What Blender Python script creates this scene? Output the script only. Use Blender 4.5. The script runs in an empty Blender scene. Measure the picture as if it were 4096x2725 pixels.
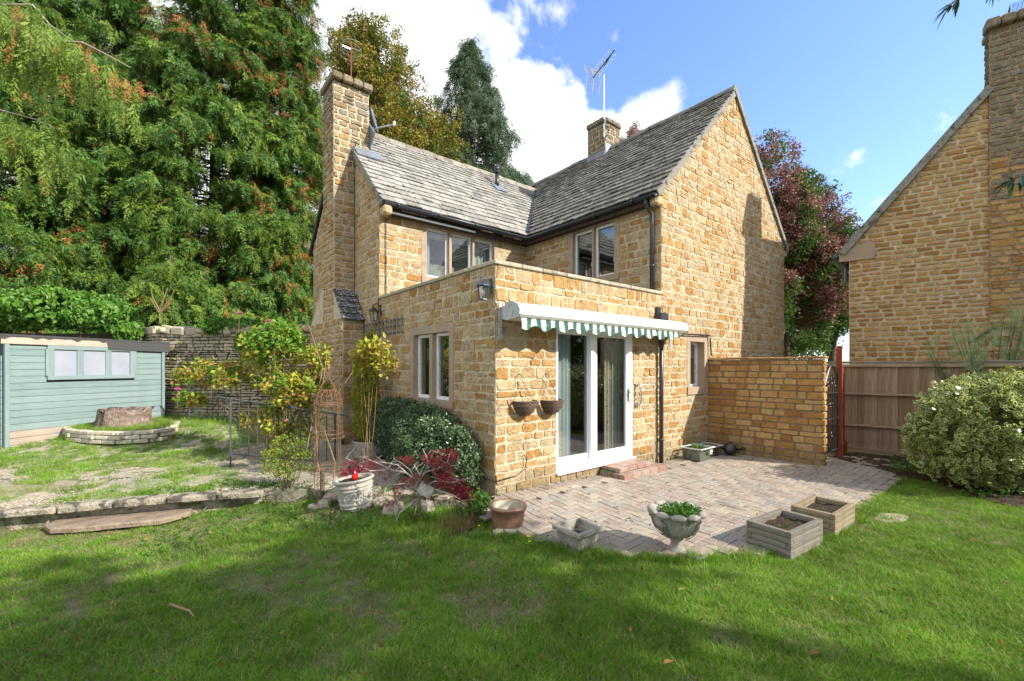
import bpy, math, random
import numpy as np
from mathutils import Matrix, Vector
R = random.Random(7)
scn = bpy.context.scene
# ---------------------------------------------------------------- camera
CAM = np.array([-3.073, -4.086, 1.5]); TH = 0.8879
SN, CS = math.sin(TH), math.cos(TH)
FPX, HOR = 1744.8, 1466.7
cd = bpy.data.cameras.new('camera'); cam = bpy.data.objects.new('camera', cd); scn.collection.objects.link(cam)
cam.location = CAM; cam.rotation_euler = (math.pi/2, 0, -math.atan2(CS, SN))
cd.sensor_width = 36; cd.lens = FPX/4096*36; cd.shift_y = 0.02544; cd.clip_end = 2000; cd.clip_start = .05
scn.camera = cam
# ---------------------------------------------------------------- light
SUN = Vector((.54, -1, .76)).normalized()
EL = math.asin(SUN.z); AZ = math.atan2(SUN.x, SUN.y)
sd = bpy.data.lights.new('sun', 'SUN'); sun = bpy.data.objects.new('sun', sd); scn.collection.objects.link(sun)
sd.energy = 2.6; sd.angle = math.radians(.53); sd.color = (1, .94, .84)
sun.rotation_euler = SUN.to_track_quat('Z', 'Y').to_euler()
scn.view_settings.view_transform = 'Standard'; scn.view_settings.look = 'None'
scn.view_settings.exposure = 1.7; scn.view_settings.gamma = 1
world = bpy.data.worlds.new('World'); scn.world = world; world.use_nodes = True

def N(nt, typ, **kw):
    n = nt.nodes.new(typ)
    for k, v in kw.items():
        if k.startswith('i_'):
            key = k[2:]
            key = int(key) if key.isdigit() else key
            n.inputs[key].default_value = v
        else: setattr(n, k, v)
    return n
def LK(nt, a, b): nt.links.new(a, b)
def mth(nt, op, a, b=None, clamp=False):
    n = nt.nodes.new('ShaderNodeMath'); n.operation = op; n.use_clamp = clamp
    for i, x in enumerate((a, b)):
        if x is None: continue
        if isinstance(x, (int, float)): n.inputs[i].default_value = x
        else: nt.links.new(x, n.inputs[i])
    return n.outputs[0]
def ray(u, v):
    r = (u-2048)/FPX
    return Vector((r*SN+CS, -r*CS+SN, -(v-HOR)/FPX))
def rd(r, d, z=0):                      # metres to the right of and ahead of the camera -> world
    return np.array([CAM[0]+r*SN+d*CS, CAM[1]-r*CS+d*SN, z])
def on(u, v, X=None, Y=None, Z=None, D=None):
    k = ray(u, v)
    t = D if D is not None else (X-CAM[0])/k.x if X is not None else (Y-CAM[1])/k.y if Y is not None else (Z-CAM[2])/k.z
    return np.array([CAM[i]+k[i]*t for i in range(3)])

def build_world():
    nt = world.node_tree; nt.nodes.clear()
    out = N(nt, 'ShaderNodeOutputWorld'); bg = N(nt, 'ShaderNodeBackground'); bg.inputs[1].default_value = .15
    sky = N(nt, 'ShaderNodeTexSky', sky_type='NISHITA', sun_disc=False, sun_elevation=EL, sun_rotation=AZ, altitude=150, air_density=1.0, dust_density=.5, ozone_density=2.2)
    tc = N(nt, 'ShaderNodeTexCoord')
    LK(nt, tc.outputs['Generated'], sky.inputs[0])
    P = N(nt, 'ShaderNodeVectorMath', operation='NORMALIZE'); LK(nt, tc.outputs['Generated'], P.inputs[0])
    nz = N(nt, 'ShaderNodeTexNoise', i_Scale=7.5, i_Detail=10, i_Roughness=.58, i_Distortion=.25); LK(nt, P.outputs[0], nz.inputs[0])
    nz2 = N(nt, 'ShaderNodeTexNoise', i_Scale=2.2, i_Detail=6, i_Roughness=.55); LK(nt, P.outputs[0], nz2.inputs[0])
    tot = None
    for (u, v, rad, amp) in ((1500, -60, .30, 1), (1250, 250, .30, 1), (1750, 180, .14, .8), (800, 500, .45, 1), (2050, 620, .22, 1), (2330, 760, .16, 1), (1900, 900, .3, 1.), (2600, 470, .10, .95), (2540, 560, .10, .95), (2440, 620, .12, .9), (2250, 520, .12, .5), (1700, 500, .22, 1), (2230, 70, .13, .50), (1980, 130, .12, .5), (2480, 130, .05, .46), (2470, 260, .05, .47), (2080, 30, .1, .5), (2330, 0, .08, .4), (3700, 1050, .42, .34), (300, 300, .6, 1), (-1400, 900, .8, 1)):
        d = ray(u, v).normalized()
        ds = N(nt, 'ShaderNodeVectorMath', operation='DISTANCE'); LK(nt, P.outputs[0], ds.inputs[0]); ds.inputs[1].default_value = d
        m = N(nt, 'ShaderNodeMapRange', interpolation_type='SMOOTHSTEP'); LK(nt, ds.outputs['Value'], m.inputs[0])
        m.inputs[1].default_value = 0; m.inputs[2].default_value = rad*1.25; m.inputs[3].default_value = amp; m.inputs[4].default_value = 0
        tot = m.outputs[0] if tot is None else mth(nt, 'MAXIMUM', tot, m.outputs[0])
    # unseen clouds behind the frame from low frequency noise, cover raised for sky fill
    beh = N(nt, 'ShaderNodeVectorMath', operation='DOT_PRODUCT'); LK(nt, P.outputs[0], beh.inputs[0]); beh.inputs[1].default_value = (CS, SN, 0)
    bm = N(nt, 'ShaderNodeMapRange'); LK(nt, beh.outputs['Value'], bm.inputs[0])
    bm.inputs[1].default_value = .3; bm.inputs[2].default_value = -.1; bm.inputs[3].default_value = 0; bm.inputs[4].default_value = 1
    m2 = N(nt, 'ShaderNodeMapRange'); LK(nt, nz2.outputs[0], m2.inputs[0]); m2.inputs[1].default_value = .36; m2.inputs[2].default_value = .52
    tot = mth(nt, 'MAXIMUM', tot, mth(nt, 'MULTIPLY', m2.outputs[0], mth(nt, 'MULTIPLY', bm.outputs[0], .9)))
    s = mth(nt, 'ADD', tot, mth(nt, 'MULTIPLY', mth(nt, 'SUBTRACT', nz.outputs[0], .5), 1.5))
    mk = N(nt, 'ShaderNodeMapRange', interpolation_type='SMOOTHSTEP'); LK(nt, s, mk.inputs[0]); mk.inputs[1].default_value = .38; mk.inputs[2].default_value = .62
    # soft grey modelling in the clouds
    sh = N(nt, 'ShaderNodeTexNoise', i_Scale=3.5, i_Detail=5, i_Roughness=.5); LK(nt, P.outputs[0], sh.inputs[0])
    cr = N(nt, 'ShaderNodeValToRGB'); LK(nt, sh.outputs[0], cr.inputs[0])
    cr.color_ramp.elements[0].position = .35; cr.color_ramp.elements[0].color = (2.2, 2.3, 2.45, 1)
    cr.color_ramp.elements[1].position = .62; cr.color_ramp.elements[1].color = (3.6, 3.62, 3.65, 1)
    # pale high haze towards the horizon
    mx = N(nt, 'ShaderNodeMix', data_type='RGBA'); LK(nt, mk.outputs[0], mx.inputs[0])
    sg = N(nt, 'ShaderNodeMix', data_type='RGBA', blend_type='MULTIPLY'); sg.inputs[0].default_value = 1
    LK(nt, sky.outputs[0], sg.inputs[6]); sg.inputs[7].default_value = (.62, .66, .78, 1)
    LK(nt, sg.outputs[2], mx.inputs[6]); LK(nt, cr.outputs[0], mx.inputs[7])
    LK(nt, mx.outputs[2], bg.inputs[0]); LK(nt, bg.outputs[0], out.inputs[0])
build_world()

# ---------------------------------------------------------------- materials
def ramp(nt, fac, cols, interp='LINEAR'):
    cr = nt.nodes.new('ShaderNodeValToRGB'); e = cr.color_ramp.elements; cr.color_ramp.interpolation = interp
    n = len(cols)
    while len(e) < n: e.new(.5)
    for i, c in enumerate(cols):
        e[i].position = i/max(1, n-1); e[i].color = (*c, 1)
    if fac is not None: nt.links.new(fac, cr.inputs[0])
    return cr
def gm(name, cols, rough=.85, nscale=14, namp=.25, bump=.4, bscale=70, bdist=.01, spots=(), src='tint', spec=.25, trans=0, stretch=None, metal=0, coord='pos', coat=0, grime=0):
    """a surface: base colour from a per-piece tint, noise mottling, blotches, and bump"""
    m = bpy.data.materials.new(name); m.use_nodes = True; nt = m.node_tree; nt.nodes.clear()
    out = N(nt, 'ShaderNodeOutputMaterial'); p = N(nt, 'ShaderNodeBsdfPrincipled', i_Roughness=rough, i_Metallic=metal)
    p.inputs['Specular IOR Level'].default_value = spec
    if coat: p.inputs['Coat Weight'].default_value = coat
    if src == 'tint': f = N(nt, 'ShaderNodeAttribute', attribute_name='tint').outputs['Fac']
    elif src == 'rand':
        a = N(nt, 'ShaderNodeAttribute', attribute_name='tint').outputs['Fac']; b = N(nt, 'ShaderNodeObjectInfo').outputs['Random']
        f = mth(nt, 'ADD', mth(nt, 'MULTIPLY', a, .4), mth(nt, 'MULTIPLY', b, .6))
    else: f = None
    if coord == 'pos': co = N(nt, 'ShaderNodeNewGeometry').outputs['Position']
    else: co = N(nt, 'ShaderNodeTexCoord').outputs['Object']
    if stretch:
        mp = N(nt, 'ShaderNodeMapping'); mp.inputs['Scale'].default_value = stretch; LK(nt, co, mp.inputs[0]); co = mp.outputs[0]
    n1 = N(nt, 'ShaderNodeTexNoise', i_Scale=nscale, i_Detail=5, i_Roughness=.65); LK(nt, co, n1.inputs[0])
    if f is None: f = n1.outputs[0]
    c = ramp(nt, f, cols).outputs[0]
    if namp:
        v = N(nt, 'ShaderNodeMapRange', i_1=.3, i_2=.7, i_3=1-namp, i_4=1+namp); LK(nt, n1.outputs[0], v.inputs[0])
        mm = N(nt, 'ShaderNodeVectorMath', operation='SCALE'); LK(nt, c, mm.inputs[0]); LK(nt, v.outputs[0], mm.inputs['Scale']); c = mm.outputs[0]
    for (col, sc, th, wd, amt) in spots:
        n2 = N(nt, 'ShaderNodeTexNoise', i_Scale=sc, i_Detail=4, i_Roughness=.6); LK(nt, co, n2.inputs[0])
        v = N(nt, 'ShaderNodeMapRange', i_1=th, i_2=th+wd, i_3=0, i_4=amt); LK(nt, n2.outputs[0], v.inputs[0])
        mx = N(nt, 'ShaderNodeMix', data_type='RGBA'); LK(nt, v.outputs[0], mx.inputs[0]); LK(nt, c, mx.inputs[6]); mx.inputs[7].default_value = (*col, 1); c = mx.outputs[2]
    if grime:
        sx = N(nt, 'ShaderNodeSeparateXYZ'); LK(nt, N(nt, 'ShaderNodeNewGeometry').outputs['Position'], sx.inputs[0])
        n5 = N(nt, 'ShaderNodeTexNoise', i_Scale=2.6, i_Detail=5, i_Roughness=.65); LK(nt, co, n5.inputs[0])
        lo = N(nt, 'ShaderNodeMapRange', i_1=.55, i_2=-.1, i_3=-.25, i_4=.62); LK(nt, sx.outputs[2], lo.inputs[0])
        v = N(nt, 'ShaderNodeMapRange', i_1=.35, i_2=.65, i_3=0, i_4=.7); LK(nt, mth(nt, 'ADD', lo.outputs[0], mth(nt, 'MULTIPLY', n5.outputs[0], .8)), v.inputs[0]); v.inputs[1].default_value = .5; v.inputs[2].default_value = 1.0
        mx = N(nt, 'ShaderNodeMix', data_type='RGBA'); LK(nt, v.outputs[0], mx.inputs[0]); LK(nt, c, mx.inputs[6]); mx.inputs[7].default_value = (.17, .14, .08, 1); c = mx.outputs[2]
    LK(nt, c, p.inputs['Base Color'])
    if bump:
        n3 = N(nt, 'ShaderNodeTexNoise', i_Scale=bscale, i_Detail=4, i_Roughness=.6); LK(nt, co, n3.inputs[0])
        b = N(nt, 'ShaderNodeBump', i_Strength=bump, i_Distance=bdist); LK(nt, n3.outputs[0], b.inputs['Height']); LK(nt, b.outputs[0], p.inputs['Normal'])
    if trans:
        tr = N(nt, 'ShaderNodeBsdfTranslucent'); LK(nt, c, tr.inputs[0])
        mx = N(nt, 'ShaderNodeMixShader', i_0=trans); LK(nt, p.outputs[0], mx.inputs[1]); LK(nt, tr.outputs[0], mx.inputs[2]); LK(nt, mx.outputs[0], out.inputs[0])
    else: LK(nt, p.outputs[0], out.inputs[0])
    return m
def glass_mat(name, tint=(.75, .8, .8), dirt=.0, refl=1.0):
    m = bpy.data.materials.new(name); m.use_nodes = True; nt = m.node_tree; nt.nodes.clear()
    out = N(nt, 'ShaderNodeOutputMaterial'); g = N(nt, 'ShaderNodeBsdfGlossy', i_Roughness=.01); t = N(nt, 'ShaderNodeBsdfTransparent'); t.inputs[0].default_value = (*tint, 1)
    g.inputs[0].default_value = (.95, .97, 1, 1)
    g_ = N(nt, 'ShaderNodeNewGeometry'); dt = N(nt, 'ShaderNodeVectorMath', operation='DOT_PRODUCT'); LK(nt, g_.outputs['Incoming'], dt.inputs[0]); LK(nt, g_.outputs['Normal'], dt.inputs[1])
    c_ = mth(nt, 'SUBTRACT', 1., mth(nt, 'ABSOLUTE', dt.outputs['Value'])); k = mth(nt, 'ADD', mth(nt, 'MULTIPLY', mth(nt, 'POWER', c_, 3.5), 1.5*refl), .13*refl, True)
    mx = N(nt, 'ShaderNodeMixShader'); LK(nt, k, mx.inputs[0]); LK(nt, t.outputs[0], mx.inputs[1]); LK(nt, g.outputs[0], mx.inputs[2]); LK(nt, mx.outputs[0], out.inputs[0])
    return m
M = {}
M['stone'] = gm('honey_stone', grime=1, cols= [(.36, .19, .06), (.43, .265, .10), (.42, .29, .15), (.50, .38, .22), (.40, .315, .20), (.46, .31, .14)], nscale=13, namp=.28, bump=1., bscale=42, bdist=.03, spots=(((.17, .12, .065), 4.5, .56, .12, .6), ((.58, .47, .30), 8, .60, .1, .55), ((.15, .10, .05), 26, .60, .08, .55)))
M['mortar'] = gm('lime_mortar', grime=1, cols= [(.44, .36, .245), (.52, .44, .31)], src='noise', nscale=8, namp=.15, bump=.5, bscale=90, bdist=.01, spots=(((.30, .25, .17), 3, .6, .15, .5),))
M['stone_up'] = gm('weathered_stone', [(.17, .13, .08), (.25, .20, .13), (.21, .19, .15)], nscale=16, namp=.3, bump=.9, bscale=40, bdist=.028, spots=(((.55, .53, .48), 34, .66, .03, .9), ((.10, .09, .08), 5, .55, .14, .6)))
M['stone_mid'] = gm('part_weathered_stone', [(.25, .17, .085), (.34, .25, .14), (.29, .23, .155)], nscale=14, namp=.35, bump=1., bscale=40, bdist=.03, spots=(((.50, .46, .38), 26, .63, .04, .6), ((.12, .10, .07), 5, .55, .12, .6)))
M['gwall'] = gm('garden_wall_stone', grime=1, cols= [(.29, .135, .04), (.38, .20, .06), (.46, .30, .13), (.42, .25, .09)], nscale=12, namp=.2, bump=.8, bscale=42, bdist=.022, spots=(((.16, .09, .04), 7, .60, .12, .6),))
M['gmortar'] = gm('garden_wall_mortar', [(.16, .12, .08), (.22, .17, .115)], src='noise', nscale=9, bump=.4)
M['nstone'] = gm('neighbour_stone', [(.30, .15, .04), (.40, .22, .07), (.47, .29, .11), (.38, .25, .12)], nscale=14, namp=.2, bump=.8, bscale=36, bdist=.022, spots=(((.15, .10, .06), 9, .62, .12, .6),))
M['nmortar'] = gm('neighbour_mortar', [(.44, .35, .22), (.50, .41, .27)], src='noise', nscale=8, bump=.4)
M['slate'] = gm('stone_slate', [(.19, .18, .16), (.27, .255, .23), (.34, .325, .29), (.23, .215, .185)], nscale=20, namp=.22, bump=.7, bscale=60, bdist=.008, spots=(((.03, .028, .026), 9, .60, .05, .9), ((.42, .41, .37), 26, .64, .05, .7), ((.08, .075, .03), 4, .63, .06, .7)))
M['slate2'] = gm('mossy_stone_slate', [(.13, .125, .11), (.20, .19, .165), (.26, .245, .21), (.17, .155, .13)], nscale=20, namp=.3, bump=.8, bscale=60, bdist=.01, spots=(((.035, .034, .028), 10, .56, .08, .85), ((.34, .33, .30), 30, .62, .05, .7), ((.10, .085, .03), 5, .60, .08, .6)))
M['slate3'] = gm('lichen_slate', [(.05, .05, .055), (.09, .09, .095)], nscale=20, namp=.3, bump=.6, bscale=60, spots=(((.50, .50, .50), 28, .57, .03, .95),))
M['underlay'] = gm('roof_underlay', [(.05, .045, .04), (.08, .07, .06)], src='noise', bump=.3)
M['coping'] = gm('lichened_coping', [(.34, .29, .21), (.44, .38, .28), (.30, .27, .21)], nscale=18, namp=.3, bump=.6, bscale=50, spots=(((.60, .58, .52), 40, .63, .04, .8), ((.10, .09, .07), 12, .60, .08, .7)))
M['dressed'] = gm('dressed_sandstone', [(.33, .245, .175), (.37, .28, .20)], src='noise', nscale=4, namp=.1, bump=.15, bscale=120, spots=(((.22, .16, .12), 2.5, .62, .1, .5),))
M['pvc'] = gm('white_plastic', [(.78, .80, .82), (.82, .83, .84)], src='noise', nscale=3, namp=.03, bump=0, rough=.35, spec=.5)
M['whitepaint'] = gm('white_painted_wood', [(.72, .73, .73), (.80, .80, .79)], src='noise', nscale=20, namp=.08, bump=.1, rough=.5, spots=(((.35, .30, .25), 14, .68, .04, .6),))
M['awncase'] = gm('awning_casing', [(.80, .80, .80), (.84, .84, .84)], src='noise', nscale=3, namp=.03, bump=0, rough=.3, spec=.5)
M['awncap'] = gm('awning_end_cap', [(.38, .40, .40), (.42, .44, .43)], src='noise', nscale=3, namp=.03, bump=0, rough=.4)
M['metalgrey'] = gm('grey_bracket_metal', [(.42, .42, .42), (.5, .5, .5)], src='noise', rough=.45, metal=.3, bump=.05)
M['gutter'] = gm('dark_grey_gutter', [(.022, .026, .034), (.034, .04, .05)], src='noise', rough=.35, namp=.1, bump=0, spec=.6)
M['lead'] = gm('lead_flashing', [(.17, .19, .22), (.25, .27, .31)], src='noise', rough=.5, bump=.1, metal=.3)
M['darkmetal'] = gm('black_iron', [(.012, .012, .015), (.02, .02, .024)], src='noise', rough=.4, bump=.1, spec=.6)
M['bluemetal'] = gm('navy_metal', [(.03, .045, .075), (.04, .06, .09)], src='noise', rough=.35, bump=0, spec=.6)
M['steelrail'] = gm('grey_painted_rail', [(.04, .045, .05), (.07, .075, .085)], src='noise', rough=.45, bump=.1, spec=.5)
M['rust'] = gm('rusty_wire', [(.16, .07, .035), (.26, .14, .085)], src='noise', nscale=30, rough=.8, bump=.3)
M['chrome'] = gm('polished_handle', [(.55, .55, .55), (.65, .65, .65)], src='noise', rough=.18, metal=1, bump=0)
M['alu'] = gm('aluminium_aerial', [(.62, .64, .66), (.72, .73, .74)], src='noise', rough=.35, metal=.6, bump=0)
M['redcowl'] = gm('terracotta_cowl', [(.17, .045, .04), (.22, .06, .05)], src='noise', rough=.6, bump=.1)
M['redwood'] = gm('red_stained_wood', [(.20, .035, .015), (.30, .06, .025)], coord='obj', stretch=(1, 12, 12), src='noise', nscale=5, rough=.6, bump=.2)
M['fencewood'] = gm('weathered_fence_board', [(.23, .155, .09), (.31, .22, .14), (.38, .285, .19), (.29, .215, .145)], coord='obj', stretch=(1, 14, 14), nscale=3, namp=.35, bump=.5, bscale=8, bdist=.01, spots=(((.06, .045, .03), 2.5, .62, .06, .6),))
M['greywood'] = gm('weathered_grey_timber', [(.15, .135, .11), (.22, .20, .165), (.19, .165, .13)], coord='obj', stretch=(1, 12, 12), nscale=4, namp=.3, bump=.5, bscale=9, bdist=.01, spots=(((.10, .09, .07), 2.5, .60, .08, .6),))
M['tanwood'] = gm('tan_timber', [(.22, .17, .105), (.30, .24, .15), (.19, .16, .11)], coord='obj', stretch=(1, 12, 12), nscale=4, namp=.3, bump=.5, bscale=9, bdist=.01, spots=(((.10, .09, .07), 2.5, .62, .08, .6),))
M['shedboard'] = gm('sage_painted_board', [(.17, .235, .235), (.205, .27, .265), (.185, .25, .25)], coord='obj', stretch=(1, 9, 9), nscale=3, namp=.12, bump=.4, bscale=12, bdist=.008, spots=(((.25, .31, .305), 2.2, .58, .12, .5), ((.09, .125, .125), 5, .64, .05, .6)))
M['shedpeel'] = gm('peeling_painted_board', [(.33, .27, .215), (.42, .36, .30)], coord='obj', stretch=(1, 9, 9), nscale=3, namp=.2, bump=.6, bscale=12, bdist=.01, spots=(((.18, .24, .235), 1.6, .52, .05, .9), ((.22, .12, .07), 4, .62, .05, .7)))
M['bareboard'] = gm('bare_fascia_board', [(.38, .31, .24), (.45, .38, .31)], coord='obj', stretch=(1, 9, 9), src='noise', nscale=4, namp=.15, bump=.3)
M['felt'] = gm('roofing_felt', [(.05, .05, .052), (.08, .08, .08)], src='noise', nscale=200, namp=.3, bump=.6, bscale=260, bdist=.004, rough=.9)
M['frost'] = gm('frosted_pane', [(.27, .285, .34), (.33, .345, .40)], src='noise', nscale=2, namp=.06, bump=.05, rough=.25, spots=(((.24, .24, .27), 9, .64, .1, .4),))
M['paver'] = gm('block_paver', [(.255, .20, .16), (.30, .245, .20), (.275, .25, .215), (.33, .285, .215), (.25, .225, .195), (.285, .225, .185), (.345, .30, .23)], nscale=30, namp=.2, bump=.5, bscale=120, bdist=.004, spots=(((.13, .115, .09), 2.0, .58, .16, .55), ((.42, .37, .32), 11, .63, .08, .35)))
M['sand'] = gm('sandy_joint', [(.16, .13, .085), (.24, .20, .13)], src='noise', nscale=60, bump=.4, spots=(((.06, .085, .02), 6, .58, .06, .8),))
M['brick'] = gm('step_brick', [(.25, .15, .115), (.32, .21, .165), (.31, .25, .205)], nscale=30, namp=.2, bump=.4, bscale=120, bdist=.004, spots=(((.45, .37, .3), 7, .6, .1, .5),))
M['flag'] = gm('flagstone', [(.27, .225, .165), (.36, .30, .225), (.31, .275, .22)], nscale=9, namp=.2, bump=.6, bscale=40, bdist=.01, spots=(((.16, .14, .11), 5, .57, .1, .6), ((.55, .52, .45), 20, .64, .05, .6)))
M['kerbst'] = gm('lichened_kerb', [(.26, .23, .17), (.35, .31, .24)], nscale=14, namp=.35, bump=1, bscale=30, bdist=.03, spots=(((.05, .045, .035), 7, .50, .08, .85), ((.50, .47, .40), 15, .62, .05, .6)))
M['stepst'] = gm('worn_tan_slab', [(.20, .15, .105), (.28, .22, .16)], nscale=8, namp=.3, bump=1, bscale=26, bdist=.02, spots=(((.13, .09, .06), 4, .54, .1, .7),))
M['drystone'] = gm('dry_stone', [(.24, .20, .135), (.36, .30, .20), (.44, .37, .25), (.30, .27, .21)], nscale=14, namp=.25, bump=.8, bscale=45, bdist=.015, spots=(((.10, .085, .06), 6, .60, .1, .6),))
M['wallcore'] = gm('wall_core_shade', [(.05, .042, .03), (.08, .065, .045)], src='noise', bump=.4)
M['concrete'] = gm('weathered_cast_stone', [(.24, .225, .18), (.34, .32, .27)], src='noise', nscale=7, namp=.25, bump=.6, bscale=70, bdist=.008, spots=(((.08, .085, .06), 5, .56, .08, .75), ((.45, .44, .38), 20, .62, .05, .6)))
M['castwhite'] = gm('pale_cast_pot', [(.34, .32, .275), (.44, .42, .37)], src='noise', nscale=9, namp=.15, bump=.4, bscale=70, spots=(((.20, .18, .14), 7, .62, .06, .6),))
M['browngl'] = gm('brown_salt_glaze', [(.17, .085, .05), (.25, .14, .09)], src='noise', nscale=11, namp=.2, bump=.15, rough=.32, spec=.6)
M['potin'] = gm('pot_inside', [(.40, .36, .28), (.48, .44, .35)], src='noise', nscale=9, bump=.2)
M['soil'] = gm('dark_soil', [(.035, .022, .014), (.075, .05, .034)], src='noise', nscale=40, namp=.4, bump=1, bscale=70, bdist=.03)
M['wicker'] = gm('dark_wicker', [(.06, .035, .025), (.16, .11, .075), (.10, .06, .045)], nscale=60, namp=.3, bump=.3, rough=.5)
M['bark'] = gm('bark', [(.09, .065, .045), (.16, .12, .09)], src='noise', nscale=25, namp=.3, bump=.9, bscale=30, bdist=.03)
M['barkpale'] = gm('pale_bark', [(.30, .25, .22), (.42, .36, .32)], src='noise', nscale=25, namp=.2, bump=.4, bscale=60)
M['stump'] = gm('stump_bark', [(.15, .10, .075), (.28, .22, .18)], src='noise', nscale=14, namp=.4, bump=1, bscale=22, bdist=.05, spots=(((.42, .36, .30), 7, .6, .05, .7),))
M['twig'] = gm('rose_stem', [(.20, .16, .07), (.32, .20, .10)], src='noise', nscale=20, bump=.1)
M['clear'] = glass_mat('clear_plastic', (.86, .89, .89), refl=.7)
M['plasticlip'] = gm('cloudy_plastic', [(.55, .58, .60), (.62, .65, .66)], src='noise', rough=.3, bump=0, spec=.5)
M['blackpl'] = gm('black_plastic', [(.012, .014, .018), (.02, .022, .026)], src='noise', rough=.3, bump=0, spec=.6)
M['label'] = gm('white_label', [(.8, .8, .8), (.8, .8, .8)], src='noise', bump=0)
M['glass'] = glass_mat('window_glass')
M['lampglass'] = glass_mat('lantern_glass', (.9, .9, .88))
M['curtain'] = gm('grey_curtain', [(.42, .43, .38), (.50, .51, .46)], src='noise', nscale=3, namp=.05, bump=0, trans=.25)
M['net'] = gm('net_curtain', [(.62, .66, .66), (.70, .74, .74)], src='noise', nscale=5, namp=.05, bump=0, trans=.4)
M['blindg'] = gm('pale_green_blind', [(.30, .40, .30), (.38, .48, .36)], src='noise', nscale=5, namp=.05, bump=0, trans=.3)
M['floral'] = gm('floral_curtain', [(.50, .45, .34), (.55, .50, .38)], src='noise', nscale=3, namp=.05, bump=0, trans=.2, spots=(((.45, .06, .05), 16, .60, .02, .9), ((.10, .22, .25), 19, .61, .02, .9), ((.25, .32, .12), 25, .61, .02, .8)))
M['carpet'] = gm('green_carpet', [(.05, .12, .08), (.08, .16, .11)], src='noise', nscale=80, bump=.4)
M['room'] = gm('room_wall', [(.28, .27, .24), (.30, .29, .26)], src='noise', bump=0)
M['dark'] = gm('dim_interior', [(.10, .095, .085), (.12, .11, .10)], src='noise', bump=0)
def stripes():
    m = bpy.data.materials.new('striped_valance'); m.use_nodes = True; nt = m.node_tree; p = nt.nodes['Principled BSDF']
    a = N(nt, 'ShaderNodeAttribute', attribute_name='tint').outputs['Fac']
    c = ramp(nt, a, [(.62, .62, .57), (.014, .085, .06)], 'CONSTANT'); c.color_ramp.elements[1].position = .5
    g = N(nt, 'ShaderNodeNewGeometry'); n = N(nt, 'ShaderNodeTexNoise', i_Scale=24, i_Detail=4); LK(nt, g.outputs['Position'], n.inputs[0])
    v = N(nt, 'ShaderNodeMapRange', i_1=.62, i_2=.7, i_3=0, i_4=.7); LK(nt, n.outputs[0], v.inputs[0])
    mx = N(nt, 'ShaderNodeMix', data_type='RGBA'); LK(nt, v.outputs[0], mx.inputs[0]); LK(nt, c.outputs[0], mx.inputs[6]); mx.inputs[7].default_value = (.25, .25, .22, 1)
    LK(nt, mx.outputs[2], p.inputs['Base Color']); p.inputs['Roughness'].default_value = .8
    return m
M['stripes'] = stripes()
def leafm(name, cols, trans=.3, rough=.5, spec=.35): return gm(name, cols, src='rand', namp=0, bump=0, trans=trans, rough=rough, spec=spec)
M['conifer'] = leafm('conifer_green', [(.035, .085, .014), (.06, .14, .022), (.095, .20, .03), (.14, .26, .04)], .25, .5)
M['conlight'] = leafm('conifer_yellow_green', [(.12, .20, .025), (.18, .27, .035), (.24, .33, .05)], .3)
M['conbrown'] = leafm('conifer_dead_brown', [(.34, .11, .03), (.46, .17, .05), (.26, .13, .06)], .25, .7)
M['conblue'] = leafm('dark_conifer_green', [(.04, .075, .035), (.07, .115, .05), (.10, .15, .065)], .2)
M['gold'] = leafm('golden_autumn_leaf', [(.09, .13, .018), (.20, .19, .025), (.32, .25, .04), (.26, .16, .03)], .35)
M['redleaf'] = leafm('copper_red_leaf', [(.13, .05, .04), (.23, .095, .07), (.32, .16, .12), (.13, .08, .04)], .3)
M['green'] = leafm('mid_green_leaf', [(.04, .085, .014), (.07, .13, .02), (.11, .18, .03)], .4)
M['ivy'] = leafm('ivy_leaf', [(.045, .13, .014), (.08, .20, .02), (.13, .28, .035), (.21, .34, .06)], .3, .45, .4)
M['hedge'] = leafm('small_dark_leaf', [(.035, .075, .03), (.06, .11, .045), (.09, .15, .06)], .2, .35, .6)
M['hedgelit'] = leafm('small_glossy_sunlit_leaf', [(.06, .12, .035), (.12, .19, .08), (.20, .26, .14)], .2, .3, .6)  # paler copy of the hedge leaf, sunlight put into its colour
M['rosey'] = leafm('rose_yellow_leaf', [(.24, .36, .03), (.38, .42, .045), (.50, .42, .06), (.20, .34, .03)], .4)
M['roseg'] = leafm('rose_green_leaf', [(.09, .20, .02), (.14, .28, .03), (.20, .34, .04)], .35)
M['roseo'] = leafm('rose_orange_leaf', [(.42, .20, .08), (.36, .14, .07), (.38, .26, .06)], .35)
M['box'] = leafm('golden_box_leaf', [(.17, .21, .022), (.29, .30, .03), (.40, .36, .045), (.12, .17, .022)], .3)
M['eugreen'] = leafm('euonymus_leaf_green', [(.08, .17, .03), (.13, .24, .045)], .25, .35, .5)
M['eucream'] = leafm('euonymus_leaf_margin', [(.52, .56, .17), (.68, .70, .32)], .3, .35, .5)
M['yshrub'] = leafm('yellow_shrub_leaf', [(.20, .26, .015), (.34, .36, .02), (.10, .20, .015)], .35)
M['feather'] = leafm('feathery_grey_green', [(.11, .19, .085), (.17, .26, .12), (.21, .29, .13)], .35)
M['acer'] = leafm('crimson_maple_leaf', [(.17, .012, .025), (.27, .02, .045), (.22, .03, .03)], .35)
M['acerg'] = leafm('bronze_maple_leaf', [(.10, .10, .02), (.20, .09, .03), (.06, .11, .02)], .3)
M['pink'] = leafm('pink_petal', [(.50, .05, .22), (.55, .12, .30)], .3)
M['yellow'] = leafm('yellow_petal', [(.75, .50, .02), (.8, .6, .03)], .2)
M['lilac'] = leafm('lilac_petal', [(.35, .20, .45), (.45, .3, .5)], .2)
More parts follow.
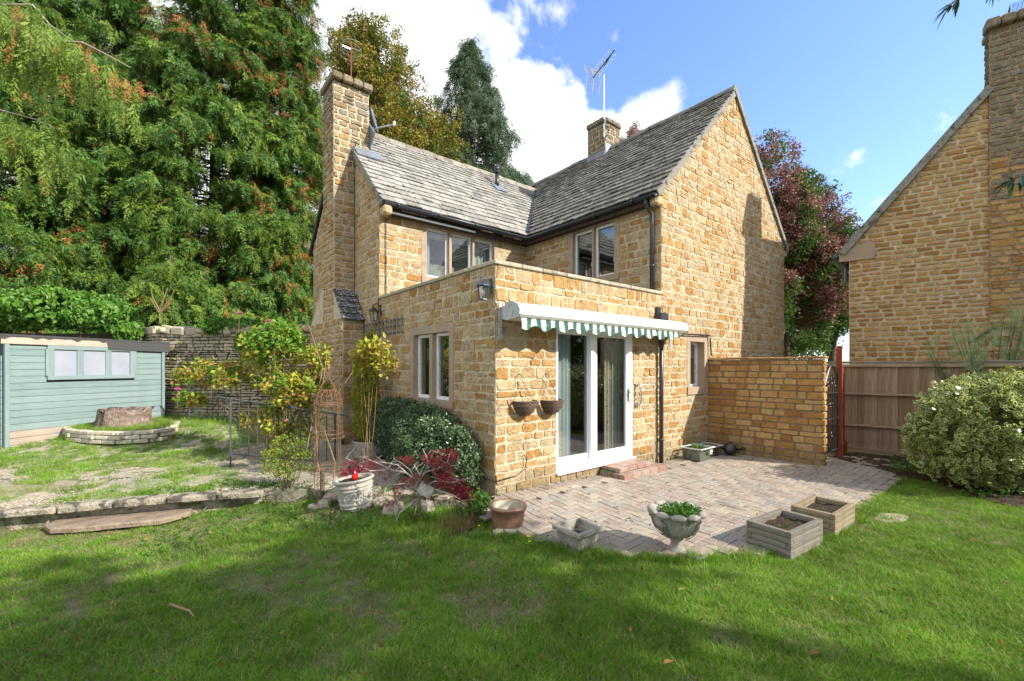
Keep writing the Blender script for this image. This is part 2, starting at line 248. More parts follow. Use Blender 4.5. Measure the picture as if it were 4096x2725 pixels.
M['whitepet'] = leafm('white_petal', [(.70, .66, .70), (.75, .72, .74)], .2)
M['grass'] = gm('grass_blade', [(.08, .185, .012), (.13, .28, .018), (.20, .36, .028), (.31, .37, .09)], src='rand', nscale=1.6, namp=.35, bump=0, trans=.35, rough=.55, spec=.25)
M['drygrass'] = leafm('straw_blade', [(.30, .24, .12), (.40, .34, .18), (.22, .18, .08)], .2, .8, .1)
M['weed'] = leafm('weed_leaf', [(.05, .14, .015), (.09, .20, .02)], .3)
M['deadleaf'] = leafm('fallen_leaf', [(.22, .09, .03), (.34, .18, .05), (.12, .05, .025), (.30, .05, .04)], .15, .7)
M['laurel'] = leafm('long_green_leaf', [(.03, .075, .015), (.05, .11, .02)], .25, .3, .6)
M['redbit'] = gm('red_glass', [(.45, .01, .01), (.5, .02, .02)], src='noise', rough=.15, bump=0, spec=.7)
M['gravel'] = gm('limestone_gravel', [(.30, .26, .19), (.42, .37, .28), (.36, .32, .26)], src='rand', nscale=30, namp=.2, bump=.3)

# ---------------------------------------------------------------- mesh helpers
WM = {}
def link(o, parent=None, Mw=None):
    scn.collection.objects.link(o)
    Mw = Mw or Matrix.Identity(4)
    WM[o.name] = Mw
    if parent is not None:
        o.parent = parent; o.matrix_basis = WM[parent.name].inverted() @ Mw
    else: o.matrix_basis = Mw
    return o
def tag(o, label=None, cat=None, group=None, kind=None):
    if label: o['label'] = label
    if cat: o['category'] = cat
    if group: o['group'] = group
    if kind: o['kind'] = kind
    return o
def thing(name, label, cat, loc, group=None):
    o = bpy.data.objects.new(name, None); o.empty_display_size = .2
    link(o, None, Matrix.Translation(Vector([float(x) for x in loc]))); return tag(o, label, cat, group)
class MB:
    def __init__(s): s.v = []; s.f = []; s.t = []; s.m = []
    def add(s, vs, fs, tint=0., mi=0):
        b = len(s.v); s.v.extend([tuple(float(c) for c in p) for p in vs])
        for f in fs: s.f.append([i+b for i in f]); s.t.append(tint); s.m.append(mi)
    def box(s, c, size, rot=None, bev=0., tint=0., mi=0):
        hx, hy, hz = [a/2 for a in size]; c = Vector(c)
        if bev <= 0:
            vs = [Vector((x*hx, y*hy, z*hz)) for z in (-1, 1) for y in (-1, 1) for x in (-1, 1)]
            fs = [(0, 2, 3, 1), (4, 5, 7, 6), (0, 1, 5, 4), (2, 6, 7, 3), (0, 4, 6, 2), (1, 3, 7, 5)]
        else:
            bev = min(bev, hx*.45, hy*.45, hz*.45); vs = []; idx = {}
            for X in (-1, 1):
                for Y in (-1, 1):
                    for Z in (-1, 1):
                        for a in range(3):
                            p = [X*hx, Y*hy, Z*hz]
                            for b2 in range(3):
                                if b2 != a: p[b2] -= (X, Y, Z)[b2]*bev
                            idx[(X, Y, Z, a)] = len(vs); vs.append(Vector(p))
            fs = []
            for a in range(3):
                o1, o2 = (a+1) % 3, (a+2) % 3
                for sg in (-1, 1):
                    q = []
                    for (p1, p2) in ((-1, -1), (1, -1), (1, 1), (-1, 1)):
                        k = [0, 0, 0]; k[a] = sg; k[o1] = p1; k[o2] = p2; q.append(idx[(*k, a)])
                    fs.append(q if sg > 0 else q[::-1])
                for p1 in (-1, 1):
                    for p2 in (-1, 1):
                        k = [0, 0, 0]; k[o1] = p1; k[o2] = p2
                        k1 = list(k); k1[a] = -1; k2 = list(k); k2[a] = 1
                        q = [idx[(*k1, o1)], idx[(*k2, o1)], idx[(*k2, o2)], idx[(*k1, o2)]]
                        fs.append(q if p1*p2 > 0 else q[::-1])
            for X in (-1, 1):
                for Y in (-1, 1):
                    for Z in (-1, 1):
                        q = [idx[(X, Y, Z, a)] for a in range(3)]; fs.append(q if X*Y*Z > 0 else q[::-1])
        if rot is not None: vs = [rot @ p for p in vs]
        s.add([p+c for p in vs], fs, tint, mi)
    def tube(s, pts, r, n=6, tint=0., mi=0, cap=True):
        pts = [Vector([float(c) for c in p]) for p in pts]; k = len(pts)
        rs = r if isinstance(r, (list, tuple)) else [r]*k
        vs = []; prev = None
        for i, p in enumerate(pts):
            d = (pts[min(i+1, k-1)]-pts[max(i-1, 0)]).normalized()
            if prev is None:
                a = Vector((0, 0, 1)) if abs(d.z) < .9 else Vector((1, 0, 0)); u = d.cross(a).normalized()
            else:
                u = prev - d*prev.dot(d)
                u = u.normalized() if u.length > 1e-6 else d.orthogonal().normalized()
            prev = u; w = d.cross(u)
            for j in range(n):
                a = 2*math.pi*j/n; vs.append(p+(u*math.cos(a)+w*math.sin(a))*rs[i])
        fs = [(i*n+j, i*n+(j+1) % n, (i+1)*n+(j+1) % n, (i+1)*n+j) for i in range(k-1) for j in range(n)]
        if cap: fs += [tuple(range(n))[::-1], tuple(range((k-1)*n, k*n))]
        s.add(vs, fs, tint, mi)
    def lathe(s, prof, c=(0, 0, 0), n=32, tint=0., mi=0, mod=None, M3=None, arc=None):
        c = Vector(c); vs = []; k = len(prof); full = arc is None; nn = n if full else n+1
        for i, (r, z) in enumerate(prof):
            for j in range(nn):
                a = 2*math.pi*j/n if full else arc[0]+(arc[1]-arc[0])*j/n
                rr = r*(mod(a, i/(k-1), z) if mod else 1)
                p = Vector((rr*math.cos(a), rr*math.sin(a), z)); vs.append((M3 @ p if M3 else p)+c)
        fs = [(i*nn+j, i*nn+(j+1) % nn, (i+1)*nn+(j+1) % nn, (i+1)*nn+j) for i in range(k-1) for j in range(n)]
        s.add(vs, fs, tint, mi)
    def build(s, name, mats, parent=None, smooth=False, Mw=None, origin=None):
        me = bpy.data.meshes.new(name)
        vs = s.v
        if origin is not None:
            o3 = [float(c) for c in origin]; vs = [(a-o3[0], b-o3[1], c-o3[2]) for a, b, c in vs]; Mw = Matrix.Translation(Vector(o3))
        me.from_pydata(vs, [], s.f)
        for m in (mats if isinstance(mats, (list, tuple)) else [mats]): me.materials.append(m)
        if any(s.m): me.polygons.foreach_set('material_index', s.m)
        at = me.attributes.new('tint', 'FLOAT', 'FACE'); at.data.foreach_set('value', s.t)
        if smooth: me.polygons.foreach_set('use_smooth', [True]*len(s.f))
        me.update()
        o = bpy.data.objects.new(name, me); return link(o, parent, Mw)
def data_copy(src, name, parent, Mw):
    o = bpy.data.objects.new(name, src.data); return link(o, parent, Mw)
def V3(*a): return Vector([float(x) for x in (a[0] if len(a) == 1 else a)])
def basis(p0, p1, up=(0, 0, 1)):
    """matrix at midpoint: local X along p0->p1"""
    p0, p1, up = V3(p0), V3(p1), V3(up); x = (p1-p0).normalized(); y = up.cross(x)
    y = y.normalized() if y.length > 1e-5 else x.orthogonal().normalized(); z = x.cross(y)
    m = Matrix((x, y, z)).transposed().to_4x4(); m.translation = (p0+p1)/2; return m
def beam(name, p0, p1, w, h, mat, parent, up=(0, 0, 1), bev=.004, tint=None, label=None, smooth=False):
    L = (V3(p1)-V3(p0)).length; b = MB(); b.box((0, 0, 0), (L, w, h), bev=bev, tint=R.random() if tint is None else tint)
    o = b.build(name, mat, parent, Mw=basis(p0, p1, up))
    if label: o['label'] = label
    return o
# polygon tools, 2-D
def clip(poly, a, b, c):              # keep a*x+b*y<=c
    out = []; n = len(poly)
    for i in range(n):
        p, q = poly[i], poly[(i+1) % n]; fp = a*p[0]+b*p[1]-c; fq = a*q[0]+b*q[1]-c
        if fp <= 0: out.append(p)
        if (fp < 0 < fq) or (fq < 0 < fp):
            t = fp/(fp-fq); out.append((p[0]+(q[0]-p[0])*t, p[1]+(q[1]-p[1])*t))
    return out
def area(poly):
    return abs(sum(poly[i][0]*poly[(i+1) % len(poly)][1]-poly[(i+1) % len(poly)][0]*poly[i][1] for i in range(len(poly))))/2 if len(poly) > 2 else 0
def cut(poly, planes):
    for (a, b, c) in planes:
        poly = clip(poly, a, b, c)
        if len(poly) < 3: return []
    return poly
def dedupe(poly, e=.006):
    out = []
    for p in poly:
        if not out or math.hypot(p[0]-out[-1][0], p[1]-out[-1][1]) > e: out.append(p)
    while len(out) > 2 and math.hypot(out[0][0]-out[-1][0], out[0][1]-out[-1][1]) < e: out.pop()
    return out
class FR:
    def __init__(s, o, u, v): s.o, s.u, s.v = V3(o), V3(u).normalized(), V3(v).normalized(); s.n = s.u.cross(s.v)
    def p(s, a, b, c=0.): return s.o+s.u*a+s.v*b+s.n*c
def stone_geo(poly, fr, base, proud, inset, jit=.008):
    poly = dedupe(poly)
    if len(poly) < 3: return None
    cx = sum(p[0] for p in poly)/len(poly); cy = sum(p[1] for p in poly)/len(poly)
    pts = []; n = len(poly)
    for i in range(n):
        p, q = poly[i], poly[(i+1) % n]; L = math.hypot(q[0]-p[0], q[1]-p[1])
        # round the corner: replace by two points
        k = 3 if L > .16 else 2 if L > .05 else 1
        for j in range(k):
            t = (j+.5)/k if k == 1 else (.12+.76*j/(k-1))
            pts.append((p[0]+(q[0]-p[0])*t+R.uniform(-jit, jit), p[1]+(q[1]-p[1])*t+R.uniform(-jit, jit)))
    m = len(pts); vs = []; rmin = math.sqrt(area(poly))*.35
    ins = min(inset, rmin*.6)
    for p in pts: vs.append(fr.p(p[0], p[1], base))
    pr = proud*R.uniform(.65, 1.25); tx, ty = R.uniform(-.06, .06), R.uniform(-.06, .06)
    for p in pts:
        dx, dy = cx-p[0], cy-p[1]; L = math.hypot(dx, dy) or 1
        a, b = p[0]+dx/L*ins, p[1]+dy/L*ins
        vs.append(fr.p(a, b, pr*R.uniform(.75, 1.1)+(a-cx)*tx+(b-cy)*ty))
    vs.append(fr.p(cx+R.uniform(-.02, .02), cy+R.uniform(-.01, .01), pr*R.uniform(.85, 1.2)))
    fs = [(i, (i+1) % m, m+(i+1) % m, m+i) for i in range(m)]+[(m+i, m+(i+1) % m, 2*m) for i in range(m)]
    return vs, fs
def vis_size(vs):
    us = []; ws = []
    for p in vs:
        dx, dy = p[0]-CAM[0], p[1]-CAM[1]; d = dx*CS+dy*SN; r = dx*SN-dy*CS
        if d < .2: return 0
        us.append(2048+FPX*r/d); ws.append(HOR-FPX*(p[2]-CAM[2])/d)
    a, b, c, e = min(us), max(us), min(ws), max(ws)
    w = min(b, 4096)-max(a, 0); hh = min(e, 2725)-max(c, 0)
    return w*hh if w > 0 and hh > 0 else 0
def emit(pieces, name, thing_o, restname, mats, limit=300, smooth=False, restlabel=None):
    """pieces: (verts, faces, tint, parent, mat, front_facing) -> the largest as single objects, the rest one object"""
    sc = []
    for i, pc in enumerate(pieces): sc.append(((vis_size(pc[0]) if pc[5] else 0), i))
    sc.sort(reverse=True); keep = set(i for s_, i in sc[:limit] if s_ > 60)
    rest = MB(); ml = []
    for i, (vs, fs, tint, par, mat, ff) in enumerate(pieces):
        if i in keep:
            b = MB(); b.add(vs, fs, tint); c = sum((V3(v) for v in vs), Vector())/len(vs)
            b.build(name, mat, par, smooth=smooth, origin=c)
        else:
            if mat not in ml: ml.append(mat)
            rest.add(vs, fs, tint, ml.index(mat))
    if rest.f:
        o = rest.build(restname, ml, thing_o, smooth=smooth); o['kind'] = 'stuff'
def rubble(fr, poly_planes, w, h, holes, hr, lr, proud, inset, joint, par, mat, tints, pieces, v0=0., u0=0., ff=True, quoin=True, base=-.012, tfun=None):
    """coursed rubble over the rectangle u0..w, v0..h clipped by half planes, minus rectangular holes"""
    snaps = sorted(set([a for ho in holes for a in (ho[1], ho[3])]))
    ys = [v0]; y = v0
    while y < h-.03:
        st = R.uniform(*hr); ny = y+st
        for sn in snaps+[h]:
            if y+.03 < sn < ny+.045 and sn > y+.03: ny = sn; break
        ys.append(min(ny, h)); y = ny
    for ci in range(len(ys)-1):
        a, b = ys[ci], ys[ci+1]
        segs = [(u0, w)]
        for ho in holes:
            if ho[1] < b-.01 and ho[3] > a+.01:
                ns = []
                for (p, q) in segs:
                    if ho[0] > p: ns.append((p, min(q, ho[0])))
                    if ho[2] < q: ns.append((max(p, ho[2]), q))
                segs = [s_ for s_ in ns if s_[1]-s_[0] > .03]
        for (p, q) in segs:
            x = p
            while x < q-.01:
                L = R.uniform(*lr)*(1 if b-a > .09 else 1.1)
                if x == p and quoin: L *= R.choice((.6, 1, 1.2))
                if q-(x+L) < lr[0]*.5: L = q-x
                j = joint/2
                y0 = a+j+R.uniform(-.003, .003); y1 = b-j+R.uniform(-.006, .003); x0, x1 = x+j, x+L-j
                sk = R.uniform(-.012, .012)
                poly = [(x0, y0), (x1, y0+R.uniform(-.004, .004)), (x1+sk, y1), (x0+R.uniform(-.008, .008), y1+R.uniform(-.004, .004))]
                subs = [poly]; j = joint/2*R.uniform(.7, 1.2)
                if b-a > .115 and L < .26 and R.random() < .14:
                    ym = (y0+y1)/2+R.uniform(-.015, .015); subs = [[(x0, y0), (x1, y0), (x1, ym-j), (x0, ym-j)], [(x0, ym+j), (x1, ym+j), (x1+sk, y1), (x0, y1)]]
                for poly in subs:
                  poly = cut(poly, poly_planes)
                  if area(poly) > .0012:
                    g = stone_geo(poly, fr, base, proud, inset)
                    if g:
                        t = tints(); mt = tfun(x, a) if tfun else mat
                        pieces.append((g[0], g[1], t, par, mt, ff))
                x += L
def sheet(mb, fr, outline_planes, w, h, holes, depth=0., v0=0., u0=0., mi=0):
    """flat face with rectangular holes, clipped by half planes"""
    us = sorted(set([u0, w]+[x for ho in holes for x in (ho[0], ho[2])])); vs_ = sorted(set([v0, h]+[x for ho in holes for x in (ho[1], ho[3])]))
    for i in range(len(us)-1):
        for j in range(len(vs_)-1):
            a, b, c, d = us[i], us[i+1], vs_[j], vs_[j+1]
            if any(ho[0] <= a+1e-6 and ho[2] >= b-1e-6 and ho[1] <= c+1e-6 and ho[3] >= d-1e-6 for ho in holes): continue
            p = dedupe(cut([(a, c), (b, c), (b, d), (a, d)], outline_planes), 1e-4)
            if len(p) > 2: mb.add([fr.p(x, y, depth) for x, y in p], [tuple(range(len(p)))], .5, mi)
# ---------------------------------------------------------------- instancing of small foliage
def proto(mb, name, mats, smooth=False):
    me = bpy.data.meshes.new(name); me.from_pydata(mb.v, [], mb.f)
    for m in (mats if isinstance(mats, (list, tuple)) else [mats]): me.materials.append(m)
    me.polygons.foreach_set('material_index', mb.m)
    at = me.attributes.new('tint', 'FLOAT', 'FACE'); at.data.foreach_set('value', mb.t); me.update()
    return bpy.data.objects.new(name, me)
def scatter(name, pts, rots, scls, protos, parent=None, idx=None, base=None):
    """one object whose points each carry a small leaf / blade cluster"""
    n = len(pts); me = bpy.data.meshes.new(name)
    me.vertices.add(n); me.vertices.foreach_set('co', np.asarray(pts, dtype=np.float32).reshape(-1))
    a = me.attributes.new('rot', 'FLOAT_VECTOR', 'POINT'); a.data.foreach_set('vector', np.asarray(rots, dtype=np.float32).reshape(-1))
    a = me.attributes.new('scl', 'FLOAT', 'POINT'); a.data.foreach_set('value', np.asarray(scls, dtype=np.float32).reshape(-1))
    if idx is None: idx = np.array([R.randrange(len(protos)) for _ in range(n)])
    a = me.attributes.new('idx', 'INT', 'POINT'); a.data.foreach_set('value', np.asarray(idx, dtype=np.int32))
    me.update()
    o = bpy.data.objects.new(name, me); link(o, parent)
    ng = bpy.data.node_groups.new(name+'_scatter', 'GeometryNodeTree')
    ng.interface.new_socket('Geometry', in_out='INPUT', socket_type='NodeSocketGeometry'); ng.interface.new_socket('Geometry', in_out='OUTPUT', socket_type='NodeSocketGeometry')
    gi = ng.nodes.new('NodeGroupInput'); go = ng.nodes.new('NodeGroupOutput'); ip = ng.nodes.new('GeometryNodeInstanceOnPoints')
    ng.links.new(gi.outputs[0], ip.inputs['Points'])
    ip.inputs['Pick Instance'].default_value = True
    jn = ng.nodes.new('GeometryNodeJoinGeometry')
    for pr_ in reversed(protos):
        oi = ng.nodes.new('GeometryNodeObjectInfo'); oi.inputs['Object'].default_value = pr_; oi.inputs['As Instance'].default_value = True
        ng.links.new(oi.outputs['Geometry'], jn.inputs[0])
    ng.links.new(jn.outputs[0], ip.inputs['Instance'])
    def na(nm, ty, sock):
        x = ng.nodes.new('GeometryNodeInputNamedAttribute'); x.data_type = ty; x.inputs[0].default_value = nm; ng.links.new(x.outputs[0], ip.inputs[sock])
    na('rot', 'FLOAT_VECTOR', 'Rotation'); na('scl', 'FLOAT', 'Scale'); na('idx', 'INT', 'Instance Index')
    ng.links.new(ip.outputs[0], go.inputs[0])
    md = o.modifiers.new('scatter', 'NODES'); md.node_group = ng
    if parent is not None: o['kind'] = 'stuff'
    return o
def leaf(mb, c, d, L, w, tint=.5, mi=0, up=None, fold=.15):
    """a folded pointed leaf: 4 triangles"""
    c, d = V3(c), V3(d).normalized(); up = V3(up) if up is not None else Vector((R.uniform(-1, 1), R.uniform(-1, 1), R.uniform(.2, 1)))
    s = d.cross(up); s = s.normalized() if s.length > 1e-4 else d.orthogonal().normalized(); nn = s.cross(d)
    p0 = c; p1 = c+d*L*.45+s*w/2+nn*w*fold; p2 = c+d*L; p3 = c+d*L*.45-s*w/2+nn*w*fold; mid = c+d*L*.45
    mb.add([p0, p1, p2, mid, p3], [(0, 1, 2, 3), (0, 3, 2, 4)], tint, mi)
def rdir(zmin=-1., zmax=1.):
    z = R.uniform(zmin, zmax); a = R.uniform(0, 6.2832); r = math.sqrt(max(0, 1-z*z)); return Vector((r*math.cos(a), r*math.sin(a), z))
def cluster(name, mat, n, rad, L, w, spread=1., zmin=-.6, alt=None, altp=0.):
    b = MB()
    for _ in range(n):
        d = rdir(zmin, 1.); c = rdir()*rad*R.random()**.5
        leaf(b, c, d, L*R.uniform(.7, 1.2), w*R.uniform(.8, 1.2), R.random(), 1 if alt and R.random() < altp else 0)
    return proto(b, name, [mat]+([alt] if alt else []))
def spray(name, mat, L=.5, n=11, drop=.25, wd=.5):
    """a drooping frond of scale leaves, along +X"""
    b = MB()
    for i in range(n):
        t = (i+.5)/n; x = L*t; z = -drop*L*t*t+R.uniform(-.02, .02); env = wd*L*(1-t*.8)*(.55+.9*min(1, t*3))*.6
        for sg in (-1, 1):
            a = math.radians(R.uniform(22, 60)); l = env*R.uniform(.6, 1.25); d = Vector((math.cos(a), sg*math.sin(a), R.uniform(-.7, .15))).normalized(); up = (R.uniform(-.6, .6), R.uniform(-.6, .6), 1)
            leaf(b, (x, 0, z), d, l, l*.16+.005, R.random(), 0, up, .1)
            for k in range(4):
                tt = .2+.2*k; q = Vector((x, 0, z))+d*l*tt; a2 = a+R.choice((-1, 1))*.6
                d2 = Vector((math.cos(a2), sg*math.sin(a2), R.uniform(-.9, .1))).normalized(); leaf(b, q, d2, l*.40, l*.085+.004, R.random(), 0, up, .1)
    return proto(b, name, mat)
def fill(points, fn): return [fn(p) for p in points]
# ================================================================= terrain
def sst(x, a, b):
    t = min(1, max(0, (x-a)/(b-a))); return t*t*(3-2*t)
KL = [(-30, 11.5), (-9, 4.55), (-4.35, 2.84), (-2.05, 1.99), (-1.3, 1.25), (-.8, .62), (-.4, .02), (-.3, -.3)]
def kline(x):
    for (a, b), (c, d) in zip(KL, KL[1:]):
        if a <= x <= c: return b+(d-b)*(x-a)/(c-a)
    return 99
def patio_z(x, y): return -.085*min(1., max(0., x/3.3, -y/1.3))
PATIO = [(-.05, 0), (-.42, -.12), (-.44, -.9), (-.30, -1.36), (0.0, -1.83), (.36, -2.16), (.95, -2.52), (1.9, -2.76), (3.0, -2.74), (4.3, -2.78), (5.3, -2.72), (6.3, -2.66), (6.62, -2.3), (6.62, -1.7), (6.62, 6), (5.25, 6), (5.25, 0)]
def inpoly(x, y, P=PATIO):
    c = False; n = len(P)
    for i in range(n):
        (x1, y1), (x2, y2) = P[i], P[(i+1) % n]
        if (y1 > y) != (y2 > y) and x < (x2-x1)*(y-y1)/(y2-y1)+x1: c = not c
    return c
def lawn_z(x, y): return -.105-.13*sst(-x, .9, 3.2)
def ground_z(x, y):
    w = .012*math.sin(x*1.7)*math.cos(y*1.3)
    if x < -.3 and y > kline(x)+.02 and x > -30:
        d = (x-CAM[0])*CS+(y-CAM[1])*SN
        return w*.6+.33*sst(d, 6.3, 10.2)*(1-.75*sst(x, -2.2, -.8)*(1-sst(d, 8.5, 10)))
    return lawn_z(x, y)+w
def gpt(x, y): return (x, y, ground_z(x, y))
m_ground = gm('garden_ground', [(.11, .10, .045), (.17, .15, .075), (.13, .125, .055)], src='noise', nscale=5, namp=.35, bump=1, bscale=50, bdist=.03, spots=(((.08, .13, .02), 3.2, .42, .12, .8), ((.26, .22, .13), 7, .58, .10, .6)))
m_terr = gm('gravel_ground', [(.30, .26, .18), (.42, .37, .27), (.34, .30, .21)], src='noise', nscale=34, namp=.4, bump=1, bscale=60, bdist=.03, spots=(((.06, .09, .02), 3.0, .50, .1, .8), ((.10, .075, .045), 5, .58, .1, .7)))
def terrain():
    xs = sorted([-160, -80, -40, -22, -14]+[-9+.3*i for i in range(62)]+[10.5, 13, 18, 26, 45, 90, 160])
    ys = sorted([-160, -80, -40, -22, -14, -10]+[-8+.3*i for i in range(70)]+[14, 18, 26, 45, 90, 200])
    b = MB(); nx = len(xs)
    for y in ys:
        for x in xs:
            z = lawn_z(x, y)+.012*math.sin(x*1.7)*math.cos(y*1.3)
            if inpoly(x, y) or (-.45 < x < 8.8 and -.2 < y < 7.5): z = min(z, -.135)
            b.v.append((x, y, z))
    b.f = [[j*nx+i, j*nx+i+1, (j+1)*nx+i+1, (j+1)*nx+i] for j in range(len(ys)-1) for i in range(nx-1)]
    b.t = [0]*len(b.f); b.m = [0]*len(b.f)
    o = b.build('ground', m_ground, None, smooth=True); tag(o, kind='structure')
    b = MB(); cols = [-30+i*1.5 for i in range(14)]+[-9+i*.145 for i in range(60)]+[-.3]
    rows = [.0, .03, .12, .3, .6, 1, 1.5, 2, 2.6, 3.2, 4, 5, 6.5, 8, 10, 13, 18]
    for x in cols:
        y0 = kline(x)
        for k, r_ in enumerate([-.0]+rows):
            b.v.append((x, y0+r_+.02, -.45 if k == 0 else ground_z(x, y0+r_+.03)+(-.01 if k == 1 else 0)))
    n = len(rows)+1
    b.f = [[i*n+j, (i+1)*n+j, (i+1)*n+j+1, i*n+j+1] for i in range(len(cols)-1) for j in range(n-1)]; b.t = [0]*len(b.f); b.m = [0]*len(b.f)
    o = b.build('terrace', m_terr, None); tag(o, kind='structure')
terrain()

# ================================================================= house
W, D, RR = 3.472, 3.437, 8.826
PIT = .985
EZ = 4.40                                   # eaves level of both slopes
XR, ZR = (W-.17+9.0)/2, 7.20                # right wing ridge
YR, ZL = 5.60, 6.74                         # left wing ridge
house = thing('stone_house', 'honey coloured stone cottage with steep slate roofs and a flat roofed extension', 'house', (3.5, 3.4, -.1))
def tint3(): return R.random()**1.1
pieces = []
def wall_part(name, fr, planes, w, h, holes, v0=0., u0=0., depth=.004, mat='mortar'):
    b = MB(); sheet(b, fr, planes, w, h, holes, depth, v0, u0)
    return b.build(name, M[mat], house)
ST = dict(hr=(.088, .172), lr=(.12, .31), proud=.013, inset=.006, joint=.016)
# front of the extension and the right gable, one plane (Y = 0)
frF = FR((0, 0, 0), (1, 0, 0), (0, 0, 1))
door = (1.0, .10, 2.655, 2.01); wS = (4.277, .996, 5.015, 2.062)
ext_top = 2.70
w1 = wall_part('front_wall', frF, [], W, ext_top, [door], v0=-.2)
rubble(frF, [], W, ext_top, [door], par=w1, mat=M['stone'], tints=tint3, pieces=pieces, v0=-.14, **ST)
gx = (W+RR)/2
gpl = [(-PIT, 1, 4.40-PIT*W+.06), (PIT, 1, 4.40+PIT*RR+.06)]
w2 = wall_part('gable_wall', frF, gpl, RR, 8, [wS], v0=-.2, u0=W)
rubble(frF, gpl, RR, 8, [wS], par=w2, mat=M['stone'], tints=tint3, pieces=pieces, v0=-.16, u0=W, **{**ST, 'lr': (.13, .28)})
# left side of the extension (X = 0), a runs towards the viewer
frL = FR((0, D, 0), (0, -1, 0), (0, 0, 1))
winL = (D-2.207, .93, D-.912, 2.09)
w3 = wall_part('side_wall', frL, [], D, ext_top, [winL], v0=-.3)
rubble(frL, [], D, ext_top, [winL], par=w3, mat=M['stone'], tints=tint3, pieces=pieces, v0=-.2, **ST)
# gable of the left wing
YB = 7.65
frG = FR((0, YB, 0), (0, -1, 0), (0, 0, 1)); wG = YB-D
gpl4 = [(PIT, 1, 4.42+PIT*wG+.02), (-PIT, 1, 4.42+.02)]
w4 = wall_part('chimney_gable_wall', frG, gpl4, wG, 8, [], v0=-.3)
rubble(frG, gpl4, wG, 8, [], par=w4, mat=M['stone'], tints=tint3, pieces=pieces, v0=-.2, **ST)
# upper walls of the inner corner
frU = FR((0, D, 0), (1, 0, 0), (0, 0, 1)); win3 = (.822, 3.10, 2.66, 4.285)
w5 = wall_part('upper_front_wall', frU, [], W, 4.45, [win3], v0=2.3)
rubble(frU, [], W, 4.42, [win3], par=w5, mat=M['stone'], tints=tint3, pieces=pieces, v0=2.35, **ST)
frR = FR((W, D, 0), (0, -1, 0), (0, 0, 1)); win2 = (D-2.117, 3.10, D-.845, 4.30)
w6 = wall_part('upper_side_wall', frR, [], D, 4.45, [win2], v0=2.3)
rubble(frR, [], D, 4.42, [win2], par=w6, mat=M['stone'], tints=tint3, pieces=pieces, v0=2.35, **ST)
# unseen backs, so that nothing is open
b = MB()
b.add([(RR, 0, -.3), (RR, 9, -.3), (RR, 9, 4.45), (RR, 0, 4.45)], [(0, 1, 2, 3)]); b.add([(0, YB, -.3), (0, YB, 4.4), (W, YB, 4.4), (W, YB, -.3)], [(0, 1, 2, 3)])
b.add([(W, 9, -.3), (W, 9, 4.4), (XR, 9, ZR), (RR, 9, 4.4), (RR, 9, -.3)], [(0, 1, 2, 3, 4)])
b.add([(W, D, 4.45), (W, 9, 4.45), (W, 9, -.3), (W, D, -.3)], [(0, 1, 2, 3)])
b.build('rear_wall', M['mortar'], house)
b = MB(); b.box((W/2, D/2, 2.46), (W-.2, D-.1, .06)); b.build('flat_roof', M['felt'], house)
# chimney breast and stack on the left gable
XC = -.407
def stack(name, x0, x1, y0, y1, z0, z1, mat, weather=None, caph=.0):
    bb = MB(); bb.box(((x0+x1)/2, (y0+y1)/2, (z0+z1)/2), (x1-x0, y1-y0, z1-z0), tint=.5)
    o = bb.build(name, M['mortar' if mat == 'stone' else 'drystone'], house)
    tf = (lambda a, v: M['stone_up'] if v+R.uniform(-1., .6) > 6.6 else M['stone_mid'] if v+R.uniform(-1.4, 1.0) > 4.9 else M['stone']) if weather else None
    for fr, w, ff in ((FR((x0, y0, 0), (1, 0, 0), (0, 0, 1)), x1-x0, True), (FR((x0, y1, 0), (0, -1, 0), (0, 0, 1)), y1-y0, True), (FR((x1, y0, 0), (0, 1, 0), (0, 0, 1)), y1-y0, False), (FR((x1, y1, 0), (-1, 0, 0), (0, 0, 1)), x1-x0, False)):
        rubble(fr, [], w, z1, [], par=o, mat=M[mat], tints=tint3, pieces=pieces, v0=z0, ff=ff, tfun=tf, hr=(.10, .15), lr=(.14, .27), proud=.018, inset=.012, joint=.018)
    return o
st1 = stack('chimney_breast', XC, .0, 4.17, 6.3, -.2, 2.42, 'stone')
st2 = stack('chimney_stack', XC, .285, 4.69, 5.36, 2.42, 7.08, 'stone', weather=5.6)
# sloping slate shoulder between the two
b = MB(); b.add([(XC, 4.17, 2.42), (XC, 4.69, 3.03), (0, 4.69, 3.03), (0, 4.17, 2.42), (XC, 4.69, 2.42), (0, 4.69, 2.42)], [(0, 3, 2, 1), (0, 1, 4)]); b.build('shoulder', M['mortar'], house)
b = MB(); b.add([(XC, 6.3, 2.42), (XC, 5.36, 3.2), (0, 5.36, 3.2), (0, 6.3, 2.42), (XC, 5.36, 2.42)], [(0, 1, 2, 3), (0, 4, 1)]); b.build('shoulder', M['mortar'], house)
frS = FR((XC-.03, 4.12, 2.37), (1, 0, 0), (0, .52, .61))
sh = MB(); sh.box((0, 0, 0), (.01, .01, .01)); L_ = .80
for k in range(5):
    x = 0
    while x < .44:
        ww = R.uniform(.12, .24); ww = .45-x if .45-(x+ww) < .08 else ww
        a, c = x+.003, x+ww-.003; y0, y1 = k*L_/5-.015, (k+1)*L_/5+.03
        bb = MB(); q = [frS.p(a, y0, .045), frS.p(c, y0, .045), frS.p(c, y1, .02), frS.p(a, y1, .02)]; q2 = [p-frS.n*.022 for p in q]
        bb.add(q+q2, [(0, 1, 2, 3), (0, 4, 5, 1), (1, 5, 6, 2), (2, 6, 7, 3), (3, 7, 4, 0)], R.random()); bb.build('shoulder_slate', M['slate3'], house)
        x += ww
